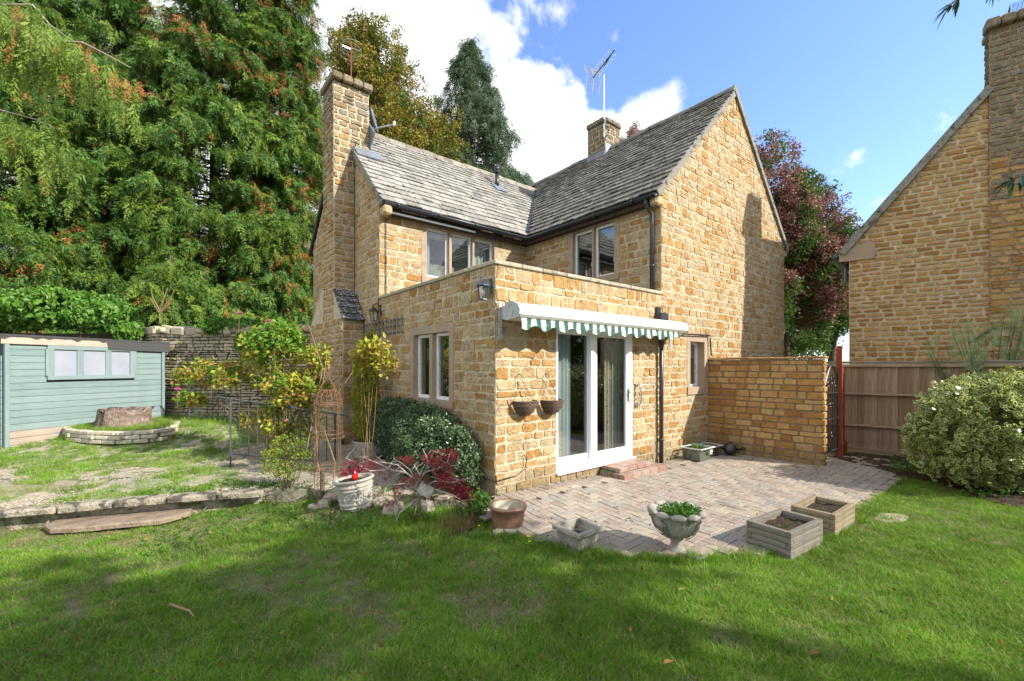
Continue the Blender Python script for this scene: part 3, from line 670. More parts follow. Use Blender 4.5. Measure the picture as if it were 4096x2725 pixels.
# stack cap: overhanging slabs
b = MB()
for i in range(4):
    x0 = XC-.05+i*.20; b.box((x0+.095, 4.645, 7.155), (.185, .14, R.uniform(.12, .15)), bev=.02, tint=R.random())
for i in range(4): b.box((XC-.0, 4.75+i*.19, 7.155), (.12, .18, .13), bev=.02, tint=R.random()); b.box((.285, 4.75+i*.19, 7.155), (.12, .18, .13), bev=.02, tint=R.random())
b.box(((XC+.285)/2, 5.02, 7.16), (.6, .68, .11), bev=.02, tint=.5)
b.build('chimney_cap', M['stone_up'], house)
b = MB(); b.lathe([(.20, 0), (.20, .05), (.17, .09), (.10, .13), (.0, .15)], (-.02, 5.0, 7.25), 20); b.lathe([(.11, -.1), (.12, 0.03)], (-.02, 5.0, 7.2), 16); b.build('chimney_cowl', M['redcowl'], house, smooth=True)
# ---------------------------------------------------------------- roofs
sl_pieces = []
def slates(fr, w, h, planes, par, mat, ncourse, lr, thick=.02, u0=0., lift=.03, ff=True, expo=None):
    v = -.03
    for k in range(ncourse):
        t = k/ncourse; ex = (h+.03)/ncourse*(1.22-.44*t)
        x = u0-R.uniform(0, .2)
        while x < w:
            ww = R.uniform(*lr)*(1.1-.25*t)
            g = R.uniform(.002, .006); dv = R.uniform(-.012, .012)
            x0, x1 = x+g, x+ww-g
            poly = [(x0, v+dv+R.uniform(-.006, .006)), ((x0+x1)/2, v+dv+R.uniform(-.008, .006)), (x1, v+dv+R.uniform(-.006, .006)), (x1, v+ex+.04), (x0, v+ex+.04)]
            poly = dedupe(cut(poly, planes+[(-1, 0, -u0), (1, 0, w), (0, 1, h)]))
            if area(poly) > .002:
                lf = lift+R.uniform(-.006, .008); n = len(poly)
                hgt = [lf-(lf-.004)*max(0, min(1, (p[1]-v)/(ex+.05))) for p in poly]
                vs = [fr.p(p[0], p[1], hh) for p, hh in zip(poly, hgt)]+[fr.p(p[0], p[1], hh-thick) for p, hh in zip(poly, hgt)]
                fs = [tuple(range(n))]+[((i+1) % n, i, n+i, n+(i+1) % n) for i in range(n)]
                sl_pieces.append((vs, fs, R.random(), par, mat, ff))
            x += ww
        v += ex
def slab(mb, fr, poly, t0, t1, tint=.5, mi=0):
    n = len(poly); vs = [fr.p(x, y, t1) for x, y in poly]+[fr.p(x, y, t0) for x, y in poly]
    mb.add(vs, [tuple(range(n)), tuple(range(n, 2*n))[::-1]]+[((i+1) % n, i, n+i, n+(i+1) % n) for i in range(n)], tint, mi)
cp = 1/math.sqrt(1+PIT*PIT); sp = PIT*cp
# left wing, slope facing the camera: eave line Y = 3.20
YE = 3.20; XE = W-.17
frA = FR((0, YE, EZ), (1, 0, 0), (0, cp, sp)); hA = (YR-YE)/cp
vp = [(1, -cp, XE)]                                                           # valley: x <= XE + v*cp
ro1 = MB(); poly = cut([(-.04, 0), (9, 0), (9, hA), (-.04, hA)], vp); slab(ro1, frA, poly, -.09, -.012)
frA2 = FR((9, 2*YR-YE, EZ), (-1, 0, 0), (0, -cp, sp)); slab(ro1, frA2, [(4, 0), (9.04, 0), (9.04, hA), (4, hA)], -.09, .02)
roof1 = ro1.build('chimney_wing_roof', M['underlay'], house)
chim_cut = []
slates(frA, XE+hA*cp, hA-.02, vp, roof1, M['slate'], 19, (.17, .33), u0=-.06)
# right wing
frB = FR((XE, 9.2, EZ), (0, -1, 0), (cp, 0, sp)); hB = (XR-XE)/cp; wB = 9.2+.04
vq = [(1, 0, 99)]
# valley for this slope: world Y >= YE + (x-XE) hidden beyond YR line: clip a >= ... only in front of the left roof
ro2 = MB(); slab(ro2, frB, [(0, 0), (wB, 0), (wB, hB), (0, hB)], -.09, -.012)
frB2 = FR((9.0, -.04, EZ), (0, 1, 0), (-cp, 0, sp)); slab(ro2, frB2, [(0, 0), (9.2, 0), (9.2, hB), (0, hB)], -.09, -.012)
roof2 = ro2.build('main_roof', M['underlay'], house)
# a = 9.2 - Y ; x = XE + v*cp ; keep a*1 >= 9.2 - (YE + v*cp)  while below the other ridge; above it keep everything
vB = [(-1, -cp, -(9.2-YE))]
hv = (YR-YE)/cp
slates(frB, wB+.02, hB-.02, vB, roof2, M['slate2'], 23, (.14, .26), lift=.034)
slates(frB2, 9.2, hB-.02, [], roof2, M['slate2'], 12, (.4, .6), lift=.034, ff=False)
# verges: dark mortar fillets and undercloak
for nm, fr, side, h_, par in (('verge', frA, -.055, hA, roof1), ('verge', frB, wB+.005, hB, roof2)):
    bb = MB(); sg = 1 if side < 0 else -1
    slab(bb, fr, [(side, -.02), (side+.03*sg, -.02), (side+.03*sg, h_), (side, h_)] if sg > 0 else [(side-.03, -.02), (side, -.02), (side, h_), (side-.03, h_)], -.10, .002); bb.build(nm, M['slate2'], par)
bb = MB(); slab(bb, frB2, [(-.02, -.02), (.03, -.02), (.03, hB), (-.02, hB)], -.10, .002); bb.build('verge', M['slate2'], roof2)
# ridge tiles
def ridge(p0, p1, par, mat, L=.42, dz=.0, wd=.15):
    p0, p1 = V3(p0), V3(p1); d = (p1-p0).normalized(); n = int((p1-p0).length/L); s = d.cross(Vector((0, 0, 1)))
    for i in range(n):
        a = p0+d*(L*i+.006); c = p0+d*(L*(i+1)-.006); z = Vector((0, 0, .035+dz+R.uniform(-.01, .01))); bb = MB(); v = []
        for q in (a, c):
            for (o_, u_) in ((-wd, -wd*PIT-.02), (-wd*.45, -.035), (0, .015), (wd*.45, -.035), (wd, -wd*PIT-.02)): v.append(q+s*o_+z+Vector((0, 0, u_+R.uniform(-.006, .006))))
        bb.add(v, [(k, k+1, 6+k, 5+k) for k in range(4)]+[(4, 3, 2, 1, 0), (5, 6, 7, 8, 9)], R.random()); bb.build('ridge_tile', mat, par)
M['ridget'] = gm('lichened_ridge', [(.20, .18, .14), (.28, .26, .20)], nscale=16, namp=.3, bump=.7, bscale=40, spots=(((.10, .07, .05), 5, .52, .08, .7), ((.48, .46, .38), 14, .62, .04, .7)))
ridge((.25, YR, ZL+.04), (XE+hA*cp+.1, YR, ZL+.04), roof1, M['ridget'])
ridge((XR, -.05, ZR+.045), (XR, 9, ZR+.045), roof2, M['slate2'], wd=.12)
# valley lead
b = MB(); pA = V3(XE, YE, EZ+.03); pB = V3(XE+YR-YE, YR, ZL+.03); s_ = Vector((-1, 1, 0)).normalized()*.045
b.add([pA-s_+Vector((0, 0, .02)), pA+s_+Vector((0, 0, .02)), pB+s_+Vector((0, 0, .02)), pB-s_+Vector((0, 0, .02)), pA, pB], [(0, 4, 5, 3), (4, 1, 2, 5)]); b.tube([pA+Vector((0, 0, .05)), pB+Vector((0, 0, .05))], .022, 6); b.build('valley_lead', M['gutter'], house)
# gutters
def gutter(p0, p1, side, nm='gutter'):
    p0, p1 = V3(p0), V3(p1); d = (p1-p0).normalized(); s = V3(side); bb = MB(); vs = []; k = 9
    for q in (p0, p1):
        for i in range(k):
            a = math.pi*i/(k-1); vs.append(q+s*math.cos(a)*.056-Vector((0, 0, 1))*math.sin(a)*.056)
        for i in range(k):
            a = math.pi*(1-i/(k-1)); vs.append(q+s*math.cos(a)*.050-Vector((0, 0, 1))*math.sin(a)*.050)
    m = 2*k; bb.add(vs, [(i, (i+1) % m, m+(i+1) % m, m+i) for i in range(m)]+[tuple(range(k)), tuple(range(m, m+k))[::-1]], .5)
    L = (p1-p0).length; n = int(L/.8)
    for j in range(n+1):
        q = p0+d*(j+.3)*.82
        if (q-p0).length < L: bb.tube([q+s*.066+Vector((0, 0, .006)), q+s*.055-Vector((0, 0, .035)), q-Vector((0, 0, .066)), q-s*.055-Vector((0, 0, .035)), q-s*.066+Vector((0, 0, .006))], .014, 5)
    return bb.build(nm, M['gutter'], house, smooth=True)
gz = EZ-.055
gutter((-.03, YE-.035, gz+.01), (XE-.08, YE-.035, gz-.01), (0, -1, 0)); gutter((XE-.035, YE-.08, gz-.01), (XE-.035, -.03, gz), (-1, 0, 0))
b = MB(); b.box((W/2-.06, D-.10, EZ-.13), (W-.16, .12, .10), mi=0); b.box((XE+.08, D/2+.05, EZ-.13), (.12, D-.1, .10)); b.build('soffit', gm('dark_soffit', [(.05, .035, .028), (.07, .05, .04)], src='noise', bump=.1), house)
b = MB(); b.box((1.0, D-.170, EZ-.165), (1.9, .012, .035)); b.build('fascia_strip', M['pvc'], house)
# kneeler stones at the gable feet
for c, sz in (((.03, 3.22, 4.22), (.16, .22, .16)), ((3.42, .06, 4.27), (.22, .16, .17)), ((8.9, .06, 4.27), (.22, .16, .17))):
    b = MB(); b.box(c, sz, bev=.03, tint=.6); b.build('kneeler', M['stone'], house)
# lead at the stack foot, the vent pipe, step flashing
b = MB(); b.box((.31, 5.02, 5.6+.55), (.03, .75, .9), Matrix.Rotation(math.atan(PIT), 3, 'X')); slab(b, frA, [(-.03, (4.45-YE)/cp), (.50, (4.45-YE)/cp), (.50, (4.72-YE)/cp), (-.03, (4.72-YE)/cp)], .02, .05); b.build('flashing', M['lead'], house)
fx, fy = 3.83, 5.02; fz = EZ+(fy-YE)*PIT
b = MB(); b.tube([(fx, fy, fz-.1), (fx, fy, fz+.38)], .05, 12); b.tube([(fx, fy, fz+.38), (fx, fy, fz+.42)], .075, 12); b.tube([(fx, fy, fz+.42), (fx, fy, fz+.55)], .055, 12); b.build('flue_pipe', M['blackpl'], house, smooth=True)
b = MB(); slab(b, frA, [(fx-.16, (fy-.18-YE)/cp), (fx+.2, (fy-.18-YE)/cp), (fx+.2, (fy+.1-YE)/cp), (fx-.16, (fy+.1-YE)/cp)], .035, .045); b.build('flue_flashing', M['lead'], house)
# second stack on the main roof
cx2, cy2 = 5.85, 3.45
st3 = stack('ridge_chimney', 5.90, 6.51, 3.14, 3.72, 6.3, 7.84, 'stone_up')
b = MB()
for i in range(3): b.box((5.90, 3.21+i*.21, 7.89), (.13, .20, R.uniform(.11, .14)), bev=.02, tint=R.random())
for i in range(3): b.box((6.03+i*.20, 3.14, 7.89), (.19, .13, R.uniform(.11, .14)), bev=.02, tint=R.random())
b.box((6.24, 3.46, 7.89), (.54, .50, .12), bev=.02, tint=.3); b.box((6.51, 3.43, 7.88), (.1, .6, .12), bev=.02, tint=.4); b.build('ridge_chimney_cap', M['stone_up'], house)
b = MB(); b.box((5.885, 3.43, 7.0), (.015, .60, .20)); b.box((6.205, 3.125, 7.1), (.62, .015, .36)); b.build('stack_lead', M['lead'], house)
# parapet coping
b0 = None
def coping(name, p0, p1, w, h, par, mat, L=.42, over=.0):
    p0, p1 = V3(p0), V3(p1); d = (p1-p0).normalized(); T = (p1-p0).length; x = 0
    while x < T-.02:
        l = min(T-x, L*R.uniform(.8, 1.25)); l = T-x if T-x-l < .12 else l
        beam(name, p0+d*(x+.003), p0+d*(x+l-.003), w, h*R.uniform(.93, 1.07), mat, par, bev=.008); x += l
coping('coping_stone', (-.035, 0.09, 2.725), (W+.0, 0.09, 2.725), .25, .05, house, M['coping'])
coping('coping_stone', (.09, .22, 2.725), (.09, D, 2.725), .25, .05, house, M['coping'])
# ---------------------------------------------------------------- windows
def window(nm, fr, x0, y0, x1, y1, lights, sur=.115, sill=.10, rec=.07, mull=.045, back=.5, curtain=None, fw=.045, label=None, openings=None):
    """stone surround (the part), with frames, panes, mullions and linings as its sub-parts"""
    hx0, hx1, hy0, hy1 = x0+sur, x1-sur, y0+sill, y1-sur*.9
    b = MB(); pr = .012
    def bar(a, c, d, e, f=-.2, g=pr, t=.5):
        vs = [fr.p(a, d, g), fr.p(c, d, g), fr.p(c, e, g), fr.p(a, e, g), fr.p(a, d, f), fr.p(c, d, f), fr.p(c, e, f), fr.p(a, e, f)]
        b.add(vs, [(0, 1, 2, 3), (1, 0, 4, 5), (2, 1, 5, 6), (3, 2, 6, 7), (0, 3, 7, 4)], t)
    bar(x0, hx0-.001, hy0, hy1, t=.3); bar(hx1+.001, x1, hy0, hy1, t=.7); bar(x0, x1, hy1, y1, t=.5); bar(x0, x1, y0, hy0, g=pr+.02, t=.4)
    wpart = b.build(nm, M['dressed'], house)
    if label: wpart['label'] = label
    n = lights; lw = (hx1-hx0-mull*(n-1))/n
    def mb_box(mb, a, c, d, e, f, g):
        vs = [fr.p(a, d, g), fr.p(c, d, g), fr.p(c, e, g), fr.p(a, e, g), fr.p(a, d, f), fr.p(c, d, f), fr.p(c, e, f), fr.p(a, e, f)]
        mb.add(vs, [(0, 1, 2, 3), (1, 0, 4, 5), (2, 1, 5, 6), (3, 2, 6, 7), (0, 3, 7, 4), (5, 4, 7, 6)], .5)
    for i in range(n-1):
        mm = MB(); a = hx0+lw*(i+1)+mull*i; mb_box(mm, a, a+mull, hy0, hy1, -.16, -.002); mm.build('mullion', M['dressed'], wpart)
    for i in range(n):
        a = hx0+(lw+mull)*i; c = a+lw; f = MB()
        mb_box(f, a, a+fw, hy0, hy1, -rec-.05, -rec); mb_box(f, c-fw, c, hy0, hy1, -rec-.05, -rec); mb_box(f, a+fw, c-fw, hy0, hy0+fw, -rec-.05, -rec); mb_box(f, a+fw, c-fw, hy1-fw, hy1, -rec-.05, -rec)
        f.build('window_frame', M['whitepaint'], wpart)
        g = MB(); g.add([fr.p(a+fw, hy0+fw, -rec-.02), fr.p(c-fw, hy0+fw, -rec-.02), fr.p(c-fw, hy1-fw, -rec-.02), fr.p(a+fw, hy1-fw, -rec-.02)], [(0, 1, 2, 3)]); g.build('pane', M['glass'], wpart)
        st = MB(); mb_box(st, (a+c)/2-.006 if False else c-fw-.014, c-fw-.004, hy0+.25, hy0+.33, -rec, -rec+.02); st.build('window_catch', M['metalgrey'], wpart)
    # room behind
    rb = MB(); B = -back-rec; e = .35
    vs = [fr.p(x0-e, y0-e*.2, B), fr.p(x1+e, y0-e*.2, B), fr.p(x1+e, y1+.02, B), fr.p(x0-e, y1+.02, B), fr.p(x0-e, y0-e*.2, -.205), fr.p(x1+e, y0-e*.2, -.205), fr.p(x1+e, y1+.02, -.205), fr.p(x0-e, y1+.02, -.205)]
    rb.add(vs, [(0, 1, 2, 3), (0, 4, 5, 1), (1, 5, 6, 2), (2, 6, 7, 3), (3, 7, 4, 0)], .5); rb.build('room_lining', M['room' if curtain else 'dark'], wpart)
    return wpart, (hx0, hy0, hx1, hy1)
def drape(fr, a, c, y0, y1, dep, mat, par, name='curtain', waves=6, amp=.02, scal=0, tie=0):
    b = MB(); nx = waves*6; ny = 10; vs = []
    for j in range(ny+1):
        t = j/ny
        for i in range(nx+1):
            s = i/nx; k = 1-tie*math.sin(math.pi*min(1, t*1.1))**2 if tie else 1
            x = a+(c-a)*s*k; y = y0+(y1-y0)*t
            if scal and j == 0: y += scal*abs(math.sin(s*math.pi*waves))
            vs.append(fr.p(x, y, dep+amp*math.sin(s*waves*6.283+math.sin(s*9)*.8)))
    b.add(vs, [(j*(nx+1)+i, j*(nx+1)+i+1, (j+1)*(nx+1)+i+1, (j+1)*(nx+1)+i) for j in range(ny) for i in range(nx)], .5); return b.build(name, mat, par, smooth=True)
wl, q = window('casement_window', frL, *winL, 2, sur=.12, sill=.10, mull=.09, label='two light stone window above the clipped dark hedge')
w3_, q = window('casement_window', frU, *win3, 3, sur=.11, sill=.13, mull=.048, curtain=1, label='three light stone window under the eaves')
drape(frU, q[0]-.03, q[0]+.2, q[1], q[3], -.24, M['net'], w3_, waves=4); drape(frU, 2.07, q[2]+.03, q[1], q[3], -.25, M['net'], w3_, waves=5)
drape(frU, q[0]-.03, q[2]+.03, q[3]-.17, q[3]+.02, -.2, M['net'], w3_, 'scalloped_blind', waves=9, amp=.004, scal=.05)
w2_, q = window('casement_window', frR, *win2, 2, sur=.12, sill=.11, mull=.045, label='two light stone window beside the upper downpipe', curtain=1, back=1.2)
drape(frR, q[0]-.03, q[2]+.03, q[3]-.27, q[3]+.02, -.2, M['blindg'], w2_, 'scalloped_blind', waves=6, amp=.004, scal=.07)
wS_, q = window('narrow_window', frF, *wS, 1, sur=.115, sill=.13, rec=.12, label='small single light stone window', curtain=1)
drape(frF, q[0], q[2], q[3]-.33, q[3], -.2, M['net'], wS_, 'scalloped_blind', waves=3, amp=.006, scal=.06)
# ---------------------------------------------------------------- patio door
pd = MB(); x0, z0, x1, z1 = door; fy = .045
def yb(mb, a, c, d, e, y0, y1, t=.5, bev=.004): mb.box(((a+c)/2, (y0+y1)/2, (d+e)/2), (c-a, y1-y0, e-d), bev=bev, tint=t)
yb(pd, x0-.01, x0+.028, z0+.001, z1, -.012, .10); yb(pd, x1-.075, x1+.0, z0+.001, z1, -.010, .10); yb(pd, x0+.028, x1-.075, z1-.05, z1, -.010, .10)
yb(pd, x0-.01, x1+.03, z0-.03, z0+.0, -.05, .10); yb(pd, x0+.028, x1-.075, z0+.0, z0+.10, -.02, .10)
pdo = pd.build('patio_door', M['pvc'], house)
def sash(a, c, d, e, y, wl_, wr, wt, wb, nm):
    f = MB(); yb(f, a, a+wl_, d, e, y, y+.045); yb(f, c-wr, c, d, e, y, y+.045); yb(f, a+wl_, c-wr, d, d+wb, y+.001, y+.044); yb(f, a+wl_, c-wr, e-wt, e, y+.001, y+.044); f.build(nm, M['pvc'], pdo)
    g = MB(); g.add([(a+wl_, y+.02, d+wb), (c-wr, y+.02, d+wb), (c-wr, y+.02, e-wt), (a+wl_, y+.02, e-wt)], [(0, 1, 2, 3)]); g.build('pane', M['glass'], pdo)
sash(x0+.028, 1.72, z0+.10, z1-.05, .05, .012, .03, .02, .07, 'sliding_sash'); sash(1.70, x1-.075, z0+.09, z1-.05, .0, .13, .07, .035, .085, 'sliding_sash')
b = MB(); b.box((2.545, -.012, 1.06), (.03, .012, .20), bev=.004); b.tube([(2.545, -.02, 1.10), (2.545, -.05, 1.10), (2.50, -.055, 1.13)], .009, 6); b.tube([(2.545, -.02, 1.0), (2.56, -.045, .97), (2.55, -.045, .93)], .008, 6); b.build('door_handle', M['chrome'], pdo)
b = MB(); b.tube([(2.745, .0, 1.22), (2.745, -.06, 1.22), (2.76, -.085, 1.19), (2.76, -.085, .93), (2.745, -.06, .90), (2.745, 0, .90)], .016, 8); b.lathe([(0, 0), (.035, 0), (.035, .012), (0, .012)], (2.745, -.02, 1.22), 12, M3=Matrix.Rotation(math.pi/2, 3, 'X')); b.lathe([(0, 0), (.035, 0), (.035, .012), (0, .012)], (2.745, -.02, .90), 12, M3=Matrix.Rotation(math.pi/2, 3, 'X')); b.build('grab_rail', M['chrome'], house, smooth=True)
# room inside the extension
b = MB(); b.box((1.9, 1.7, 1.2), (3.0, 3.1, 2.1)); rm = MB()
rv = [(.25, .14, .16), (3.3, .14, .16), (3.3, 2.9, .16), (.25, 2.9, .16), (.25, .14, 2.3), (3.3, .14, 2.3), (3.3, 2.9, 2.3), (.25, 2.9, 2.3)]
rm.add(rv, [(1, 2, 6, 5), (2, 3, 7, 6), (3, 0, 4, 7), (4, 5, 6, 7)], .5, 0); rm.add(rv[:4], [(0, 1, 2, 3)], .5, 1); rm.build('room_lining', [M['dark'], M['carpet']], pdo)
frD = FR((0, 0, 0), (1, 0, 0), (0, 0, 1))
drape(frD, 1.10, 1.42, .2, 1.98, -.15, M['net'], pdo, waves=4, amp=.025); drape(frD, 2.33, 2.75, .2, 1.95, -.20, M['curtain'], pdo, waves=6, amp=.03, tie=0)
drape(frD, 2.20, 2.335, .2, 1.95, -.18, M['floral'], pdo, 'floral_curtain', waves=2, amp=.02); drape(frD, 1.10, 1.24, .2, .62, -.12, M['floral'], pdo, 'floral_curtain', waves=1, amp=.02)
# ---------------------------------------------------------------- pipes on the house
def pipe(nm, pts, r, mat='gutter', n=10, clips=()):
    b = MB(); b.tube(pts, r, n)
    for c in clips: b.tube([V3(c)-Vector((0, 0, .02)), V3(c)+Vector((0, 0, .02))], r*1.25, n)
    return b.build(nm, M[mat], house, smooth=True)
pipe('downpipe', [(3.27, .16, 4.30), (3.27, .16, 4.20), (3.40, .14, 4.08), (3.41, .14, 3.9), (3.41, .14, 2.3)], .034, clips=[(3.41, .14, 3.2), (3.27, .16, 4.22)])
pipe('downpipe', [(3.36, -.07, 2.25), (3.36, -.07, -.1)], .034, clips=[(3.36, -.07, .3), (3.36, -.07, 1.9)])
b = MB(); b.box((3.36, -.08, 2.30), (.20, .13, .15), bev=.01); b.box((3.33, -.03, 2.42), (.10, .06, .12), bev=.01); b.build('rainwater_hopper', M['gutter'], house)
pipe('waste_pipe', [(3.66, -.05, 2.085), (4.2, -.05, 2.075), (5.02, -.05, 2.09), (5.04, -.05, 2.07), (5.10, -.045, 1.66)], .014, 'blackpl', 8)
for p in ((3.75, -.03, 2.083), (4.15, -.03, 2.077), (4.85, -.03, 2.085), (5.03, -.03, 2.05), (5.09, -.03, 1.69)): b = MB(); b.box(p, (.03, .05, .035), bev=.004); b.build('pipe_clip', M['pvc'], house)
pipe('cable', [(.012+XC*0-.005, 4.66, 6.0), (-.02, 4.64, 5.2), (-.02, 4.64, 3.0), (-.02, 4.45, 2.75), (-.02, 4.12, 2.3), (-.02, 4.1, 2.0)], .008, 'blackpl', 5)
pipe('cable', [(-.03, 3.40, 2.72), (-.03, 3.42, 2.2), (-.03, 3.45, 1.4), (-.03, 3.42, .4)], .008, 'blackpl', 5)
pipe('cable', [(.11, D-.03, 4.3), (.11, D-.03, 2.75)], .008, 'blackpl', 5)
pipe('cable', [(-.03, 1.0, .05), (-.035, .3, .17), (-.03, -.03, .16), (.3, -.035, .19), (.42, -.035, .24), (.45, -.035, .34), (.42, -.03, .42)], .007, 'blackpl', 5)
emit(pieces, 'stone', house, 'stonework', M)
emit(sl_pieces, 'slate', house, 'slating', M, smooth=False)
# ================================================================= neighbouring house
dn = V3(*(rd(.814, -.581, 0)-rd(0, 0, 0))).normalized()
n0 = V3(rd(7.11, 9.2, 0)); n0.z = -.1
nb = thing('neighbour_house', 'tall honey stone house gable behind the close boarded fence, big weathered chimney', 'house', n0)
frN = FR((n0.x, n0.y, 0), dn, (0, 0, 1)); NP = 1.25; NW = 5.0
pcs = []
npl = [(-NP, 1, 4.02), (NP, 1, 4.02+NP*NW)]
def npart(name, fr, planes, w, h, v0, u0=0.):
    b = MB(); sheet(b, fr, planes, w, h, [], 0, v0, u0); return b.build(name, M['nmortar'], nb)
nw1 = npart('gable_wall', frN, npl, NW, 8, -.2)
rubble(frN, npl, 2.1, 8, [], par=nw1, mat=M['nstone'], tints=tint3, pieces=pcs, v0=.3, hr=(.075, .115), lr=(.15, .30), proud=.015, inset=.010, joint=.028)
perp = V3(*(rd(.665, .747, 0)-rd(0, 0, 0))).normalized()
b = MB(); b.add([frN.p(0, -.2, 0), frN.p(0, 4, 0), V3(frN.p(0, 4, 0))+perp*8, V3(frN.p(0, -.2, 0))+perp*8], [(0, 1, 2, 3)])
b.add([frN.p(NW, -.2, 0), frN.p(NW, 4, 0), V3(frN.p(NW, 4, 0))+perp*8, V3(frN.p(NW, -.2, 0))+perp*8], [(3, 2, 1, 0)]); b.build('side_wall', M['nmortar'], nb)
# roof
c1 = 1/math.sqrt(1+NP*NP); rl = (NW/2+.12)/c1
ew = frN.p(-.14, 3.93, .06)
def nroof(fr, name):
    b = MB(); slab(b, fr, [(0, 0), (8.1, 0), (8.1, 2.16/c1), (7.9, 2.16/c1), (7.9, rl), (0, rl)], -.07, 0); return b.build(name, M['underlay'], nb)
# u must run away from us so that u x v points up and out
frNA = FR(frN.p(-.14, 3.93, .06)+perp*8.1, -perp, dn*c1+Vector((0, 0, NP*c1)))
frNB = FR(frN.p(NW+.14, 3.93, .06), perp, -dn*c1+Vector((0, 0, NP*c1)))
ra = nroof(frNA, 'roof'); rb_ = nroof(frNB, 'roof')
sl_pieces.clear()
slates(frNA, 7.9, rl, [], ra, M['slate2'], 17, (.25, .4), lift=.035); slates(frNB, 8.1, rl, [], rb_, M['slate2'], 14, (.5, .7), lift=.035, ff=False)
emit(sl_pieces, 'slate', nb, 'slating', M, limit=60, smooth=False)
b = MB(); slab(b, frNA, [(8.06, -.03), (8.12, -.03), (8.12, 2.16/c1), (8.06, 2.16/c1)], -.10, .03); b.build('verge', M['slate2'], nb)
b = MB(); b.add([frN.p(-.17, 3.72, .04), frN.p(.42, 3.72, .04), frN.p(.42, 4.02, .04), frN.p(.30, 4.10, .04), frN.p(.12, 4.0, .04), frN.p(-.17, 3.90, .04), frN.p(-.17, 3.72, -.2), frN.p(.42, 3.72, -.2)], [(0, 1, 2, 3, 4, 5), (1, 0, 6, 7)]); b.build('kneeler', M['dressed'], nb)
g0 = frN.p(-.24, 3.86, .05); b = MB(); b.tube([g0, g0+perp*8], .055, 8); b.tube([g0+Vector((0, 0, 0))+perp*.1, frN.p(-.05, 3.6, -.1), frN.p(-.05, 3.3, -.12)], .03, 6); b.build('gutter', M['gutter'], nb)
# chimney breast that rises through the verge
def nstack(name, a0, a1, z0, z1, dep):
    o_ = frN.p(a0, 0, dep); bb = MB(); q = [frN.p(a0, z0, dep), frN.p(a1, z0, dep), frN.p(a1, z1, dep), frN.p(a0, z1, dep)]; q2 = [V3(p)+perp*(dep+.5) for p in q]
    bb.add(q+q2, [(0, 1, 2, 3), (0, 3, 7, 4), (1, 5, 6, 2), (3, 2, 6, 7)], .5); o = bb.build(name, M['nmortar' if z0 < 1 else 'stone_mid'], nb)
    tf = lambda a, v: M['stone_up'] if v+R.uniform(-.5, .5) > 4.9 else M['nstone']
    k = dict(hr=(.08, .13), lr=(.15, .30), proud=.015, inset=.010, joint=.024)
    rubble(FR(frN.p(a0, 0, dep), dn, (0, 0, 1)), [], a1-a0, z1, [], par=o, mat=M['nstone'], tints=tint3, pieces=pcs, v0=z0, tfun=tf, **k)
    rubble(FR(V3(frN.p(a0, 0, dep))+perp*(dep+.5), -perp, (0, 0, 1)), [], dep+.5, z1, [], par=o, mat=M['nstone'], tints=tint3, pieces=pcs, v0=max(z0, 4), tfun=tf, **k)
    return o
nstack('chimney_breast', 2.03, 3.05, 2.2, 7.65, .05); nstack('chimney_base', 1.86, 3.25, -.1, 2.08, .05)
b = MB(); b.add([frN.p(1.84, 2.02, .1), frN.p(2.06, 2.22, .1), frN.p(2.06, 2.22, -.05), frN.p(1.84, 2.02, -.05)], [(0, 1, 2, 3)]); b.add([frN.p(1.84, 1.98, .1), frN.p(2.06, 2.18, .1), frN.p(2.06, 2.22, .1), frN.p(1.84, 2.02, .1)], [(0, 1, 2, 3)]); b.build('shoulder_slate', M['slate3'], nb)
b = MB()
for i in range(6):
    c = V3(frN.p(2.06+i*.19, 7.72, .04)); b.box(c, (.18, .3, R.uniform(.13, .17)), basis((0, 0, 0), dn).to_3x3(), bev=.02, tint=R.random())
c = V3(frN.p(2.54, 7.73, -.2)); b.box(c, (1.0, .6, .13), basis((0, 0, 0), dn).to_3x3(), bev=.02, tint=.4); b.build('chimney_cap', M['stone_up'], nb)
b = MB()
gb = [frN.p(2.3, 7.78, -.0), frN.p(2.9, 7.78, .0), V3(frN.p(2.9, 7.78, 0))+perp*.4, V3(frN.p(2.3, 7.78, 0))+perp*.4]
for i in range(4):
    p, q = V3(gb[i]), V3(gb[(i+1) % 4]); L = (q-p).length; n = int(L/.035)
    for k in range(n+1):
        a = p+(q-p)*k/n; b.tube([a, a+Vector((0, 0, .25))], .0035, 3)
    for k in range(8): b.tube([p+Vector((0, 0, k*.035)), q+Vector((0, 0, k*.035))], .0035, 3)
for k in range(12): b.tube([V3(gb[0])+(V3(gb[1])-V3(gb[0]))*k/11+Vector((0, 0, .25)), V3(gb[3])+(V3(gb[2])-V3(gb[3]))*k/11+Vector((0, 0, .25))], .0035, 3)
o = b.build('bird_guard', M['bluemetal'], None); tag(o, 'blue wire mesh bird guard on top of the tall neighbouring chimney', 'wire guard')
emit(pcs, 'stone', nb, 'stonework', M)

